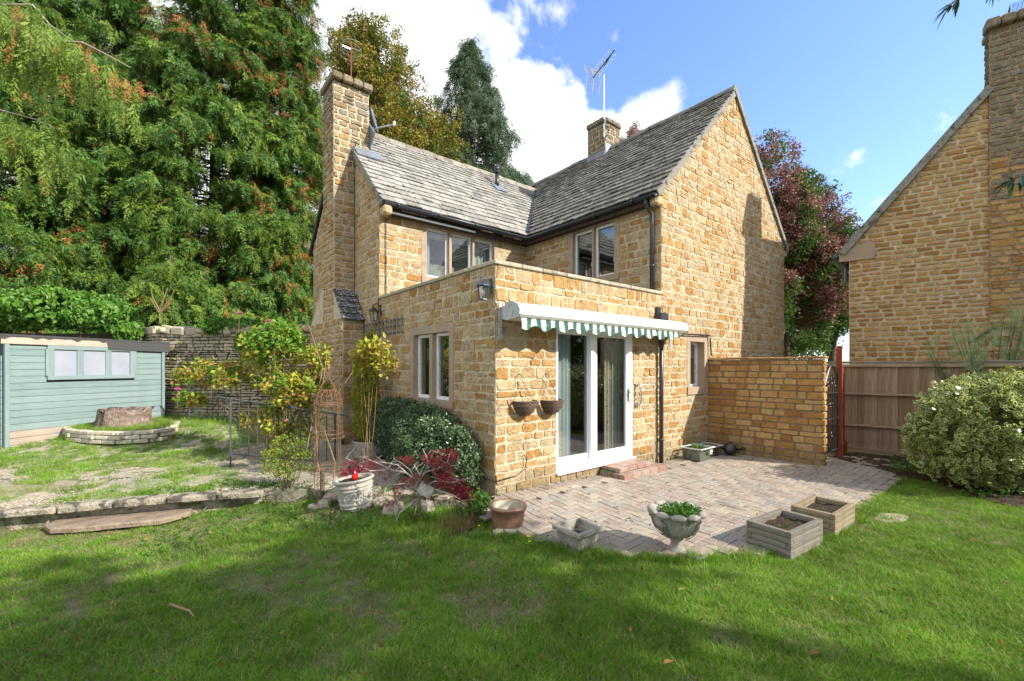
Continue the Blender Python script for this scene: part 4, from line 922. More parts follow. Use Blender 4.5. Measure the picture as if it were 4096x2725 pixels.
# ================================================================= garden wall with coping
gw = thing('garden_wall', 'orange coursed stone garden wall with thin coping standing out from the cottage gable', 'wall', (5.1, -.9, -.1))
g0_, g1_ = V3(5.06, 0, 0), V3(5.125, -1.83, 0)
frW = FR(g0_, g1_-g0_, (0, 0, 1)); gl = (g1_-g0_).length; gt = .15
b = MB(); q = [frW.p(0, -.2, 0), frW.p(gl, -.2, 0), frW.p(gl, 1.62, 0), frW.p(0, 1.62, 0)]; q2 = [frW.p(0, -.2, -gt), frW.p(gl, -.2, -gt), frW.p(gl, 1.62, -gt), frW.p(0, 1.62, -gt)]
b.add(q+q2, [(0, 1, 2, 3), (1, 5, 6, 2), (5, 4, 7, 6), (3, 2, 6, 7)], .5); gwc = b.build('wall_core', M['gmortar'], gw)
gp = []
ys = [-.12]
while ys[-1] < 1.62-.06: ys.append(min(1.62, ys[-1]+R.choice((.072, .078, .10, .11, .118, .13))))
if 1.62-ys[-1] > .005: ys.append(1.62)
frE = FR(frW.p(gl, 0, 0), -frW.n, (0, 0, 1))
for a, c in zip(ys, ys[1:]):
    if c-a < .02: continue
    x = 0
    while x < gl-.01:
        L = R.uniform(.13, .30); L = gl-x if gl-x-L < .09 else L
        g = stone_geo([(x+.008, a+.007), (x+L-.008, a+.007), (x+L-.008, c-.007), (x+.008, c-.007)], frW, -.01, .012, .006, .003)
        gp.append((g[0], g[1], R.random(), gw, M['gwall'], True)); x += L
    g = stone_geo([(-.006, a+.006), (gt-.006, a+.006), (gt-.006, c-.006), (-.006, c-.006)], frE, -.01, .024, .010, .004)
    gp.append((g[0], g[1], R.random(), gw, M['gwall'], True))
emit(gp, 'stone', gw, 'stonework', M)
coping('coping_slab', frW.p(-.0, 1.645, -gt/2), frW.p(gl+.04, 1.645, -gt/2), gt+.07, .035, gw, M['gwall'], L=.4)

# ================================================================= fence, gate, post
PF = V3(6.93, -1.72, 0); df = (dn*1.0+Vector((-.05, 0, 0))).normalized()
fence = thing('board_fence', 'weathered close boarded timber fence with two rails in front of the neighbouring house', 'fence', (7.2, -2.8, -.1))
def fpt(a, z, off=0.): return PF+df*a+Vector((0, 0, z))+df.cross(Vector((0, 0, 1)))*(-off)
fn = df.cross(Vector((0, 0, 1))); fn = fn if fn.dot(V3(CAM)-PF) > 0 else -fn
bd = MB(); bd.box((0, 0, 0), (1.62, .105, .014), bev=.002, tint=.5)
x = -3.2; variants = []
for k in range(6):
    bb = MB(); bb.box((0, 0, 0), (1.60, .102, .014), bev=.002, tint=(k+.5)/6); variants.append(bb)
first = {}
while x < 5.2:
    k = R.randrange(6); c = PF+df*x+Vector((0, 0, .73))+fn*R.uniform(-.006, .004)
    m = Matrix((Vector((0, 0, 1)), df, Vector((0, 0, 1)).cross(df))).transposed().to_4x4() @ Matrix.Rotation(R.uniform(-.16, -.08), 4, 'X'); m.translation = c
    if k not in first: o = variants[k].build('board', M['fencewood'], fence, Mw=m); first[k] = o
    else: o = data_copy(first[k], 'board', fence, m)
    x += .094
for a0, a1 in ((-3.2, 1.55), (1.66, 5.2)):
    for z in (1.0, .42): beam('rail', PF+df*a0+Vector((0, 0, z))+fn*.035, PF+df*a1+Vector((0, 0, z))+fn*.035, .07, .035, M['fencewood'], fence, tint=.9)
    beam('rail', PF+df*a0+Vector((0, 0, 1.52))+fn*.035, PF+df*a1+Vector((0, 0, 1.52))+fn*.035, .05, .05, M['fencewood'], fence, tint=.8)
    beam('capping', PF+df*a0+Vector((0, 0, 1.575))+fn*.01, PF+df*a1+Vector((0, 0, 1.575))+fn*.01, .075, .045, M['greywood'], fence, tint=.4)
    beam('gravel_board', PF+df*a0+Vector((0, 0, -.06))+fn*.012, PF+df*a1+Vector((0, 0, -.06))+fn*.012, .03, .14, M['fencewood'], fence, tint=.3)
for a in (1.605, -3.2, 5.2): beam('fence_post', PF+df*a+Vector((0, 0, -.2))+fn*.02, PF+df*a+Vector((0, 0, 1.62))+fn*.02, .09, .09, M['greywood'], fence, up=df, tint=.8)
rp = thing('red_gate_post', 'tall square red stained post right of the black iron gate', 'post', (6.22, -1.77, -.1))
beam('post', (6.22, -1.77, -.12), (6.22, -1.77, 1.86), .085, .085, M['redwood'], rp, up=df)
rg = thing('red_picket_gate', 'dark red slatted timber gate leaning between red post and fence', 'gate', (6.5, -1.75, -.1))
pA, pB = V3(6.31, -1.73, 0), V3(6.86, -1.68, 0)
for k in range(7):
    c = pA.lerp(pB, k/6); o = beam('picket', c+Vector((0, 0, .08)), c+Vector((0, 0, 1.48)), .05, .022, M['redwood'], rg, up=(pB-pA).cross(Vector((0, 0, 1))), tint=R.random())
for z in (.3, .8, 1.3): beam('gate_rail', pA+Vector((0, .03, z)), pB+Vector((0, .03, z)), .03, .07, M['redwood'], rg)
beam('gate_foot', pA+Vector((0, -.03, .02)), pB+Vector((0, -.03, .02)), .05, .2, M['redwood'], rg)
ig = thing('iron_gate', 'black wrought iron gate with scrolls between garden wall and red post', 'gate', (5.7, -1.8, -.1))
pA, pB = V3(5.33, -1.80, 0), V3(6.15, -1.77, 0)
def gp_(t, z): q = pA.lerp(pB, t); return (q.x, q.y, z)
b = MB(); b.tube([gp_(0, .0), gp_(0, 1.45)], .012, 6); b.tube([gp_(1, .0), gp_(1, 1.45)], .012, 6); b.build('stile', M['darkmetal'], ig)
for z in (.08, .62, 1.05): b = MB(); b.tube([gp_(0, z), gp_(1, z)], .009, 5); b.build('crossbar', M['darkmetal'], ig)
for k in range(1, 7): b = MB(); b.tube([gp_(k/7, .08), gp_(k/7, 1.05+.33*math.sin(math.pi*k/7))], .007, 5); b.build('bar', M['darkmetal'], ig)
b = MB(); b.tube([gp_(i/12, 1.20+.32*math.sin(math.pi*i/12)) for i in range(13)], .010, 5); b.build('arched_top', M['darkmetal'], ig)
for (t, z, r_) in ((.25, 1.2, .07), (.5, 1.25, .09), (.75, 1.2, .07), (.4, .85, .05), (.6, .85, .05), (.5, .35, .06)):
    b = MB(); b.tube([(V3(gp_(t, z))+Vector(((pB-pA).normalized().x*math.cos(a)*r_*(1-a/9), 0, math.sin(a)*r_*(1-a/9)))) for a in [i*.5 for i in range(15)]], .006, 4); b.build('scroll', M['darkmetal'], ig)

# ================================================================= patio
pm = MB(); pm.add([(x, y, patio_z(x, y)-.012) for x, y in PATIO], [tuple(range(len(PATIO)))], .5)
# subdivided by strips so that it follows the fall
pm = MB()
for i in range(34):
    x0, x1 = -.5+i*.215, -.5+(i+1)*.215
    for (ya, yb_) in ((-3, -1.3), (-1.3, -.65), (-.65, 0), (0, 6)):
        pl = dedupe(cut(list(PATIO), [(-1, 0, -x0), (1, 0, x1), (0, -1, -ya), (0, 1, yb_)]), 1e-4)
        if len(pl) > 2: pm.add([(x, y, patio_z(x, y)-.014) for x, y in pl], [tuple(range(len(pl)))], .5)
patio = pm.build('patio', M['sand'], None); tag(patio, kind='structure')
pv = []
def paver(x0, y0, x1, y1, tint):
    g = .003; x0 += g; y0 += g; x1 -= g; y1 -= g; cx, cy = (x0+x1)/2, (y0+y1)/2
    if not inpoly(cx, cy): return
    dz = R.uniform(-.003, .003); e = .005; tx, ty = R.uniform(-.012, .012), R.uniform(-.012, .012)
    def z(x, y, k): return patio_z(x, y)+k+dz+(x-cx)*tx+(y-cy)*ty
    o_ = [(x0, y0), (x1, y0), (x1, y1), (x0, y1)]; i_ = [(x0+e, y0+e), (x1-e, y0+e), (x1-e, y1-e), (x0+e, y1-e)]
    vs = [(x, y, z(x, y, -.02)) for x, y in o_]+[(x, y, z(x, y, -.002)) for x, y in o_]+[(x, y, z(x, y, .002)) for x, y in i_]
    fs = [(k, (k+1) % 4, 4+(k+1) % 4, 4+k) for k in range(4)]+[(4+k, 4+(k+1) % 4, 8+(k+1) % 4, 8+k) for k in range(4)]+[(8, 9, 10, 11)]
    pv.append((vs, fs, tint, patio, M['paver'], True))
PU = .0985
bw = 2*PU
x = -.42
while x < 5.1:                              # header course and buff stretcher row against the wall
    paver(x, -.02-bw, x+PU, -.02, R.choice((.0, .05, .1, .16, .8))); x += PU
x = -.42
while x < 5.1: paver(x, -.02-bw-PU, x+bw, -.02-bw, R.choice((.95, 1., .66, .6))); x += bw
Y0_ = -.02-bw-PU
for i in range(-10, 74):
    for j in range(0, 32):
        s_ = (i+j) % 4; x0, y1 = -.42+i*PU, Y0_-j*PU
        if x0 > 6.7: continue
        t = R.choice((.0, .16, .16, .33, .33, .5, .66, .83, 1.))*.92+R.uniform(0, .08)
        if s_ == 0: paver(x0, y1-PU, x0+2*PU, y1, t)
        elif s_ == 2: paver(x0, y1-2*PU, x0+PU, y1, t)
for i in range(0, 8):                        # path beyond the gate
    for j in range(0, 20): paver(5.3+i*2*PU+(j % 2)*PU, -.3+j*PU*1, 5.3+(i+1)*2*PU+(j % 2)*PU, -.3+(j+1)*PU, R.random()) if Y0_+.02 < -.3+j*PU else None
emit(pv, 'paver', patio, 'paving', M, smooth=False)
# steps
stp = thing('brick_step', 'low two tier brick step below the right half of the patio door', 'step', (2.3, -.25, -.07))
def tier(x0, y0, x1, y1, z0, z1):
    x = x0
    while x < x1-.03:
        L = min(.205, x1-x)
        y = y0
        while y < y1-.02:
            w_ = min(.1, y1-y); bb = MB(); bb.box((x+L/2, y+w_/2, (z0+z1)/2), (L-.005, w_-.005, z1-z0), bev=.006, tint=R.random()); bb.build('brick', M['brick'], stp); y += w_
        x += L
tier(1.84, -.46, 2.90, -.03, -.10, .02); tier(1.88, -.36, 2.62, -.03, .024, .085)

# ================================================================= dry stone wall
dw = thing('dry_stone_wall', 'old grey brown dry stone boundary wall behind the shed and roses', 'wall', (-1.6, 7.8, .2))
dpc = []
WP = [tuple(rd(*q)[:2].tolist()) for q in ((-4.3, 10.15), (-6.3, 10.15), (-8.3, 10.35), (-10.2, 11.3), (-16, 10.6))]
for k, ((xa, ya), (xb, yb_)) in enumerate(zip(WP, WP[1:])):
    p0, p1 = V3(xb, yb_, 0), V3(xa, ya, 0); fr = FR(p0, p1-p0, (0, 0, 1)); L = (p1-p0).length
    b = MB(); q = [fr.p(0, -.2, -.03), fr.p(L, -.2, -.03), fr.p(L, 2.35, -.03), fr.p(0, 2.35, -.03)]; q2 = [V3(p)-fr.n*.4 for p in q]; b.add(q+q2, [(0, 1, 2, 3), (3, 2, 6, 7)]); c_ = b.build('wall_core', M['wallcore'], dw)
    if k < 3:
        rubble(fr, [], L, 2.28, [], hr=(.035, .085), lr=(.10, .36), proud=.03, inset=.012, joint=.008, par=dw, mat=M['drystone'], tints=R.random, pieces=dpc, v0=-.05, base=-.04)
        x = 0
        while x < L:
            w_ = R.uniform(.12, .40); b = MB(); b.box(fr.p(x+w_/2, 2.28+R.uniform(.04, .10), -.12+R.uniform(-.05, .05)), (w_*.98, R.uniform(.34, .46), R.uniform(.10, .24)), basis((0, 0, 0), fr.u).to_3x3() @ Matrix.Rotation(R.uniform(-.25, .25), 3, 'Y') @ Matrix.Rotation(R.uniform(-.15, .15), 3, 'X'), bev=.035, tint=R.random()); b.build('cope_stone', M['drystone'], dw); x += w_
        b = MB(); x = 0
emit(dpc, 'stone', dw, 'stonework', M)

# ================================================================= shed
s0, s1 = V3(*rd(-8.77, 7.54, 0)), V3(*rd(-7.99, 10.0, 0))
shed = thing('garden_shed', 'sage green timber shed with frosted windows, felt roof and peeling bottom boards', 'shed', s0)
frH = FR(s0, s1-s0, (0, 0, 1)); SL = (s1-s0).length; SH = 1.93
def onfr(fr, u, v):
    k = ray(u, v); c = V3(CAM); t = (fr.o-c).dot(fr.n)/k.dot(fr.n); p = c+k*t-fr.o; return p.dot(fr.u), p.dot(fr.v)
wa0, wz1 = onfr(frH, 187, 1374); wa1, wz0 = onfr(frH, 538, 1512)
wz1 = min(wz1, 1.9)
nbd = 16; bh = SH/nbd
for i in range(nbd):
    z0, z1 = bh*i, bh*(i+1)
    segs = [(.05, SL-.05)]
    if z1 > wz0+.02 and z0 < wz1-.02: segs = [(.05, wa0), (wa1, SL-.05)]
    for (a, c) in segs:
        beam('board', frH.p(a, (z0+z1)/2, -.012+R.uniform(-.002, .002)), frH.p(c, (z0+z1)/2, -.012), .018, bh-.004, M['shedpeel'] if i < 3 else M['shedboard'], shed, bev=.006)
b = MB(); b.add([frH.p(0, 0, -.025), frH.p(SL, 0, -.025), frH.p(SL, SH, -.025), frH.p(0, SH, -.025), frH.p(0, 0, -1.8), frH.p(SL, 0, -1.8), frH.p(SL, SH-.1, -1.8), frH.p(0, SH-.1, -1.8)], [(0, 1, 2, 3), (4, 0, 3, 7), (1, 5, 6, 2), (3, 2, 6, 7)]); b.build('shed_wall', gm('shed_shadow_wall', [(.05, .07, .07), (.07, .09, .09)], src='noise'), shed)
for i in range(14): beam('board', frH.p(-.01, bh*(i+.5), -.06), frH.p(-.01, bh*(i+.5), -1.75), .018, bh-.004, M['shedboard'], shed, bev=.006)
beam('corner_post', frH.p(.02, -.02, .01), frH.p(.02, SH-.02, .01), .05, .06, M['shedboard'], shed, up=frH.u); beam('corner_post', frH.p(SL-.02, -.02, .01), frH.p(SL-.02, SH-.02, .01), .05, .06, M['shedboard'], shed, up=frH.u)
wf = beam('window', frH.p(wa0, wz1-.035, .014), frH.p(wa1, wz1-.035, .014), .04, .09, M['shedboard'], shed)
beam('window_frame', frH.p(wa0, wz0+.035, .014), frH.p(wa1, wz0+.035, .014), .04, .08, M['shedboard'], wf)
for a in (wa0+.035, wa1-.035): beam('window_frame', frH.p(a, wz0+.07, .013), frH.p(a, wz1-.07, .013), .04, .12, M['shedboard'], wf, up=frH.u)
a1_ = wa0+(wa1-wa0)*.34; a2_ = wa0+(wa1-wa0)*.665
for a in (a1_, a2_): beam('glazing_bar', frH.p(a, wz0+.07, .008), frH.p(a, wz1-.07, .008), .035, .10, M['shedboard'], wf, up=frH.u)
for a, c in ((wa0+.07, a1_-.025), (a1_+.025, a2_-.025), (a2_+.025, wa1-.07)):
    b = MB(); b.add([frH.p(a, wz0+.07, .0), frH.p(c, wz0+.07, .0), frH.p(c, wz1-.07, .0), frH.p(a, wz1-.07, .0)], [(0, 1, 2, 3)]); b.build('pane', M['frost'], wf)
beam('fascia_board', frH.p(-.06, SH+.03, .03), frH.p(SL*.60, SH+.03, .03), .02, .13, M['bareboard'], shed)
b = MB(); q = [frH.p(SL*.58, SH-.08, .05), frH.p(SL+.10, SH-.10, .05), frH.p(SL+.10, SH+.12, .05), frH.p(SL*.56, SH+.12, .05)]; b.add(q+[V3(p)-frH.n*.012 for p in q], [(0, 1, 2, 3), (0, 4, 5, 1), (1, 5, 6, 2)]); b.build('felt_flap', M['felt'], shed)
b = MB(); n = 40; top = []; 
for i in range(n+1):
    a = -.10+(SL*.60+.10)*i/n; top.append((a, SH+.12-.02-.045*max(0, math.sin(i*.9)*math.sin(i*.37+1))))
for i in range(n):
    b.add([frH.p(top[i][0], top[i][1]-.01, .048), frH.p(top[i+1][0], top[i+1][1]-.01, .048), frH.p(top[i+1][0], SH+.135, .048), frH.p(top[i][0], SH+.135, .048)], [(0, 1, 2, 3)])
b.add([frH.p(-.10, SH+.13, .055), frH.p(SL+.11, SH+.13, .055), frH.p(SL+.11, SH-.0, -1.9), frH.p(-.10, SH-.0, -1.9), frH.p(-.10, SH+.10, .055), frH.p(SL+.11, SH+.10, .055)], [(0, 1, 2, 3), (4, 5, 1, 0)]); b.build('felt_roof', M['felt'], shed)

# ================================================================= curved stone bed, stump
bedt = thing('curved_planter', 'low curved pale stone planting bed in front of the sage shed', 'planter', (-4.0, 7.0, .14))
arc = [on(240, 1720, Z=.22)[:2].tolist()]+[on(u, v, Z=z)[:2].tolist() for u, v, z in ((283, 1762, .14), (370, 1772, .14), (470, 1775, .14), (600, 1762, .17), (670, 1745, .20), (692, 1728, .24))]+[on(705, 1700, Z=.28)[:2].tolist()]
def along(P, step):
    out = []; 
    for (a, b_), (c, d) in zip(P, P[1:]):
        L = math.hypot(c-a, d-b_); n = max(1, round(L/step))
        for k in range(n): out.append((a+(c-a)*k/n, b_+(d-b_)*k/n))
    out.append(P[-1]); return out
for cse in range(3):
    pts = along(arc, .25)
    for i in range(len(pts)-1):
        (a, c), (d, e) = pts[i], pts[i+1]; sh_ = .5*(cse % 2); p0 = V3(a+(d-a)*sh_, c+(e-c)*sh_, .17+cse*.075); p1 = p0+V3(d-a, e-c, 0)*.96
        beam('stone', p0, p1, .11+R.uniform(-.01, .02), .068, gm('pale_walling', [(.48, .42, .31), (.58, .52, .40), (.42, .37, .28)], nscale=20, namp=.2, bump=.8, bscale=50, bdist=.02) if 'pwall' not in M else M['pwall'], bedt, bev=.012) if 'pwall' in M else (M.__setitem__('pwall', gm('pale_walling', [(.48, .42, .31), (.58, .52, .40), (.42, .37, .28)], nscale=20, namp=.2, bump=.8, bscale=50, bdist=.02)), beam('stone', p0, p1, .12, .068, M['pwall'], bedt, bev=.012))
b = MB(); b.add([(x, y, .34) for x, y in arc]+[tuple(rd(-8.0, 9.6, .34))], [tuple(range(len(arc)+1))]); b.build('bed_soil', M['soil'], bedt)
b = MB(); b.lathe([(.45, 0), (.41, .1), (.39, .2), (.38, .30), (.36, .36), (.33, .30), (.27, .33), (.2, .24), (.1, .28), (0, .22)], tuple(rd(-7.66, 8.6, .32)), 40, mod=lambda a, t, z: 1+.08*math.sin(a*3+1)+.05*math.sin(a*11)+.03*math.sin(a*23+z*9)+(.16*math.sin(a*7)+.1*math.sin(a*3+2) if t > .4 else 0)); o = b.build('tree_stump', M['stump'], None, smooth=True); tag(o, 'wide rotten tree stump with flaking bark in the curved stone bed', 'stump')

# ================================================================= kerb, slabs, flags, rocks
kb = thing('kerb', 'row of weathered kerb stones edging the gravel terrace', 'kerb', (-4, 2.8, -.1))
pts = along([(-9, 4.55), (-4.35, 2.84), (-2.05, 1.99)], .46)
for (a, c), (d, e) in zip(pts, pts[1:]):
    p0, p1 = V3(a, c-.03, -.035+R.uniform(-.012, .012)), V3(d, e-.03, -.035+R.uniform(-.012, .012)); dd = (p1-p0).normalized()*.006; beam('kerb_stone', p0+dd, p1-dd, .17+R.uniform(-.02, .02), .09+R.uniform(-.01, .015), M['kerbst'], kb, bev=.025)
def slabpoly(name, pts, z, th, mat, parent, jit=.015, Mw=None):
    b = MB(); P = []
    for (x, y), (x2, y2) in zip(pts, pts[1:]+pts[:1]):
        n = max(1, int(math.hypot(x2-x, y2-y)/.16))
        for k in range(n): P.append((x+(x2-x)*k/n+R.uniform(-jit, jit), y+(y2-y)*k/n+R.uniform(-jit, jit)))
    n = len(P); cx = sum(p[0] for p in P)/n; cy = sum(p[1] for p in P)/n; zf = z if callable(z) else (lambda x, y: z)
    ins = [(x+(cx-x)*.05, y+(cy-y)*.05) for x, y in P]
    vs = [(x, y, zf(x, y)-th) for x, y in P]+[(x, y, zf(x, y)-.012) for x, y in P]+[(x, y, zf(x, y)+R.uniform(-.003, .003)) for x, y in ins]+[(cx, cy, zf(cx, cy))]
    fs = [(i, (i+1) % n, n+(i+1) % n, n+i) for i in range(n)]+[(n+i, n+(i+1) % n, 2*n+(i+1) % n, 2*n+i) for i in range(n)]+[(2*n+i, 2*n+(i+1) % n, 3*n) for i in range(n)]
    if area(P) and sum(P[i][0]*P[(i+1) % n][1]-P[(i+1) % n][0]*P[i][1] for i in range(n)) < 0: fs = [f[::-1] for f in fs]
    b.add(vs, fs, R.random()); return b.build(name, mat, parent)
o = slabpoly('stepping_slab', [on(170, 2095, Z=-.14)[:2].tolist(), on(300, 2040, Z=-.14)[:2].tolist(), on(500, 2022, Z=-.14)[:2].tolist(), on(760, 2010, Z=-.14)[:2].tolist(), on(772, 2042, Z=-.14)[:2].tolist(), on(640, 2075, Z=-.14)[:2].tolist(), on(300, 2105, Z=-.14)[:2].tolist(), on(190, 2108, Z=-.14)[:2].tolist()], -.155, .05, M['stepst'], None, .03); tag(o, 'long rough stone step slab resting below the kerb stones', 'slab')
slabs_px = [([(-60, 1960), (0, 1935), (160, 1920), (310, 1922), (290, 1950), (150, 1975), (-40, 1995)], 'flat pale flagstone in the terrace gravel at the far left edge'),
            ([(400, 1950), (440, 1925), (560, 1908), (660, 1905), (690, 1925), (600, 1955), (480, 1965)], 'flat pale flagstone midway along the gravel terrace'),
            ([(715, 1935), (730, 1905), (850, 1885), (955, 1875), (970, 1900), (860, 1925), (760, 1940)], 'shadow dappled flagstone at the foot of the grey railing')]
for P, lb in slabs_px:
    o = slabpoly('flagstone', [on(u, v, Z=.012)[:2].tolist() for u, v in P], .014, .05, M['flag'], None); tag(o, lb, 'paving slab')
path = thing('crazy_path', 'worn stone slab path running along the side of the extension', 'path', (-.8, 2, 0))
for P in ([(-2.0, 2.15), (-1.45, 1.55), (-1.0, 2.2), (-1.6, 2.9)], [(-1.4, 1.45), (-.95, .9), (-.45, 1.5), (-.95, 2.1)], [(-.9, .85), (-.5, .2), (-.05, .5), (-.4, 1.4)], [(-1.55, 3.0), (-.95, 2.3), (-.4, 2.9), (-1.0, 3.7)], [(-.9, 2.2), (-.4, 1.6), (-.1, 2.2), (-.35, 2.8)], [(-1.1, 3.85), (-.42, 3.05), (-.1, 4.0), (-.6, 4.7)], [(-2.3, 3.2), (-2.05, 2.3), (-1.65, 3.0), (-1.7, 3.6)], [(-2.0, 4.6), (-1.7, 3.7), (-1.15, 3.9), (-.7, 4.8)]):
    slabpoly('slab', P, (lambda x, y: ground_z(min(x, -.32), y)+.018), .06, M['flag'], path, .02)
def rock(name, c, s, mat, label, cat='rock', seed=0, parent=None, rz=0.):
    b = MB(); rr = random.Random(seed); n, m = 8, 6; vs = []
    for j in range(m+1):
        ph = math.pi*j/m
        for i in range(n):
            a = 2*math.pi*i/n; k = rr.uniform(.78, 1.1); q = Vector((math.cos(a)*math.sin(ph)*k, math.sin(a)*math.sin(ph)*k, math.cos(ph)*rr.uniform(.8, 1.0)))
            q = Vector([math.copysign(abs(x)**.65, x) for x in q]); vs.append(Matrix.Rotation(rz, 3, 'Z') @ Vector((q.x*s[0], q.y*s[1], q.z*s[2]))+V3(c))
    b.add(vs, [(j*n+i, (j+1)*n+i, (j+1)*n+(i+1) % n, j*n+(i+1) % n) for j in range(m) for i in range(n)], rr.random()); o = b.build(name, mat, parent)
    if label: tag(o, label, cat)
    return o
for i, (u, v, s, lb) in enumerate(((1350, 1985, (.17, .12, .09), 'pale rounded rock behind the fluted white pot'), (1300, 2012, (.11, .08, .07), 'small grey rock at the foot of the rusty obelisk'), (1252, 2022, (.06, .05, .04), 'smallest rock left of the rocks by the rusty obelisk'), (1535, 2005, (.14, .10, .08), 'flat topped rock just right of the fluted white pot'), (1575, 2035, (.15, .12, .10), 'blocky tan rock below the maple branches'), (1705, 2035, (.10, .08, .13), 'upright pale rock under the crimson maple'), (2010, 2125, (.12, .05, .05), 'low pale edging stone by the brown glazed pot'))):
    p = on(u, v, Z=-.08); rock('rock', (p[0], p[1], -.10), s, M['flag'], lb, seed=i+3, rz=i)
o = slabpoly('lawn_slab', [on(u, v, Z=-.085)[:2].tolist() for u, v in ((3490, 2075), (3530, 2052), (3600, 2056), (3640, 2068), (3620, 2085), (3540, 2088))], -.085, .04, M['flag'], None); tag(o, 'single stepping stone sunk in the sunny lawn beside the patio', 'paving slab')
# bark soil bed under the shrubs on the right
bd_px = [(3290, 1822), (3420, 1812), (3600, 1830), (3800, 1840), (4300, 1900), (4500, 2000), (4300, 2030), (4050, 2030), (3900, 1985), (3750, 1930), (3600, 1905), (3560, 1890)]
b = MB(); Pb = [on(u, v, Z=-.09)[:2].tolist() for u, v in bd_px]; b.add([(x, y, -.082) for x, y in Pb], [tuple(range(len(Pb)))[::-1]]); BED = Pb
o = b.build('bark_bed', M['soil'], None); tag(o, kind='structure')
# ================================================================= awning
aw = thing('folded_awning', 'white awning cassette over the patio door with green and white scalloped valance', 'awning', (1.8, -.1, 2.2))
prof = [(-.10, 2.245), (-.25, 2.235), (-.33, 2.205), (-.365, 2.15), (-.36, 2.09), (-.33, 2.062), (-.28, 2.05), (-.10, 2.04)]
def extr(prof, x0, x1, cap=True):
    b = MB(); n = len(prof); b.add([(x0, y, z) for y, z in prof]+[(x1, y, z) for y, z in prof], [(i, (i+1) % n, n+(i+1) % n, n+i) for i in range(n)]+([tuple(range(n))[::-1], tuple(range(n, 2*n))] if cap else [])); return b
extr(prof, .09, 3.66).build('cassette', M['awncase'], aw)
b = MB(); b.box((1.87, -.345, 2.172), (3.56, .006, .004)); b.build('cassette_groove', M['metalgrey'], aw)
for xa, xb in ((.06, .088), (3.662, 3.69)):
    o = extr([(y*1.01-.0, 2.145+(z-2.145)*1.04) for y, z in prof], xa, xb).build('end_cap', M['awncap'], aw)
    b = MB(); b.tube([(xa-.002, -.22+.05*math.cos(a), 2.16+.05*math.sin(a)*1.1) for a in [i*.35-.2 for i in range(12)]]+[(xa-.002, -.24, 2.09), (xa-.002, -.22, 2.05)], .004, 4); b.build('end_cap_swirl', M['metalgrey'], o)
for xx in (.06, 3.72):
    b = MB(); b.box((xx, -.016, 2.04), (.055, .012, .44), bev=.003); b.box((xx+(.02 if xx < 1 else -.02), -.07, 2.13), (.03, .10, .16), bev=.004); b.build('bracket', M['metalgrey'], aw)
    for z in (1.86, 1.97, 2.2): b = MB(); b.lathe([(0, .0), (.012, .0), (.012, .012), (0, .016)], (xx, -.022, z), 8, M3=Matrix.Rotation(math.pi/2, 3, 'X')); b.build('bolt', M['metalgrey'], aw)
b = MB(); ns = 46; nv = 6; NSC = 11; x0, x1 = .13, 3.50
cols = NSC*12
vs = []
for i in range(cols+1):
    t = i/cols; x = x0+(x1-x0)*t; ph = t*NSC
    dl = .085+.055*(.5+.5*math.cos((ph-.18)*2*math.pi))
    for j in range(nv+1):
        s_ = j/nv; vs.append((x+.006*math.sin(ph*5+s_*3), -.315-.012*math.sin(ph*6.28*1.5)*s_-.01*s_, 2.055-dl*s_))
for i in range(cols):
    for j in range(nv):
        k = int(i/3); a = i*(nv+1)+j; b.add([], [])
        b.v = vs; b.f.append([a, a+1, a+nv+2, a+nv+1]); b.t.append(0. if k % 2 == 0 else 1.); b.m.append(0)
o = b.build('valance', M['stripes'], aw, smooth=True)
b = MB()
ed = [vs[i*(nv+1)+nv] for i in range(cols+1)]; b.tube([V3(p)+Vector((0, -.001, 0)) for p in ed], .004, 4); b.build('valance_trim', gm('green_trim', [(.03, .14, .10), (.04, .17, .12)], src='noise', bump=0), aw)

# ================================================================= lanterns
def lantern(c, wall, mat, label, s=1., arm=None, rod=None):
    t = thing('wall_lantern', label, 'lantern', wall)
    c = V3(c); b = MB()
    b.lathe([(.0, .075*s), (.02*s, .07*s), (.085*s, .02*s), (.09*s, .01*s), (.085*s, 0), (0, 0)], c, 6); b.build('lamp_roof', M[mat], t)
    b = MB()
    for k in range(6):
        a = 2*math.pi*k/6; b.tube([c+Vector((.068*s*math.cos(a), .068*s*math.sin(a), 0)), c+Vector((.05*s*math.cos(a), .05*s*math.sin(a), -.15*s))], .006, 4)
    b.lathe([(.0, -.150*s), (.055*s, -.150*s), (.058*s, -.162*s), (0, -.165*s)], c, 6); b.build('lamp_cage', M[mat], t)
    b = MB(); b.lathe([(.064*s, -.004), (.047*s, -.149*s)], c, 6); b.build('lamp_glass', M['lampglass'], t)
    b = MB(); b.lathe([(0, -.03*s), (.02*s, -.04*s), (.022*s, -.09*s), (.012*s, -.13*s), (0, -.145*s)], c, 10); b.build('bulb', M['net'], t, smooth=True)
    w = V3(wall); b = MB(); b.box(w, (.02, .05, .17), bev=.004); b.tube([w+Vector((-.01, 0, .06)), (w+c)/2+Vector((0, 0, .13*s)), c+Vector((0, 0, .11*s)), c+Vector((-.03, 0, .12*s)), c+Vector((-.025, 0, .085*s)), c+Vector((0, 0, .07*s))], .008, 5); b.build('bracket', M[mat], t)
    return t
lantern((-.14, 3.34, 2.46), (-.02, 3.34, 2.50), 'darkmetal', 'old black coach lantern on the side wall near the trellis', 1.05)
lantern((-.13, .07, 2.43), (-.02, .07, 2.45), 'bluemetal', 'navy coach lantern on the corner beside the awning', .95)

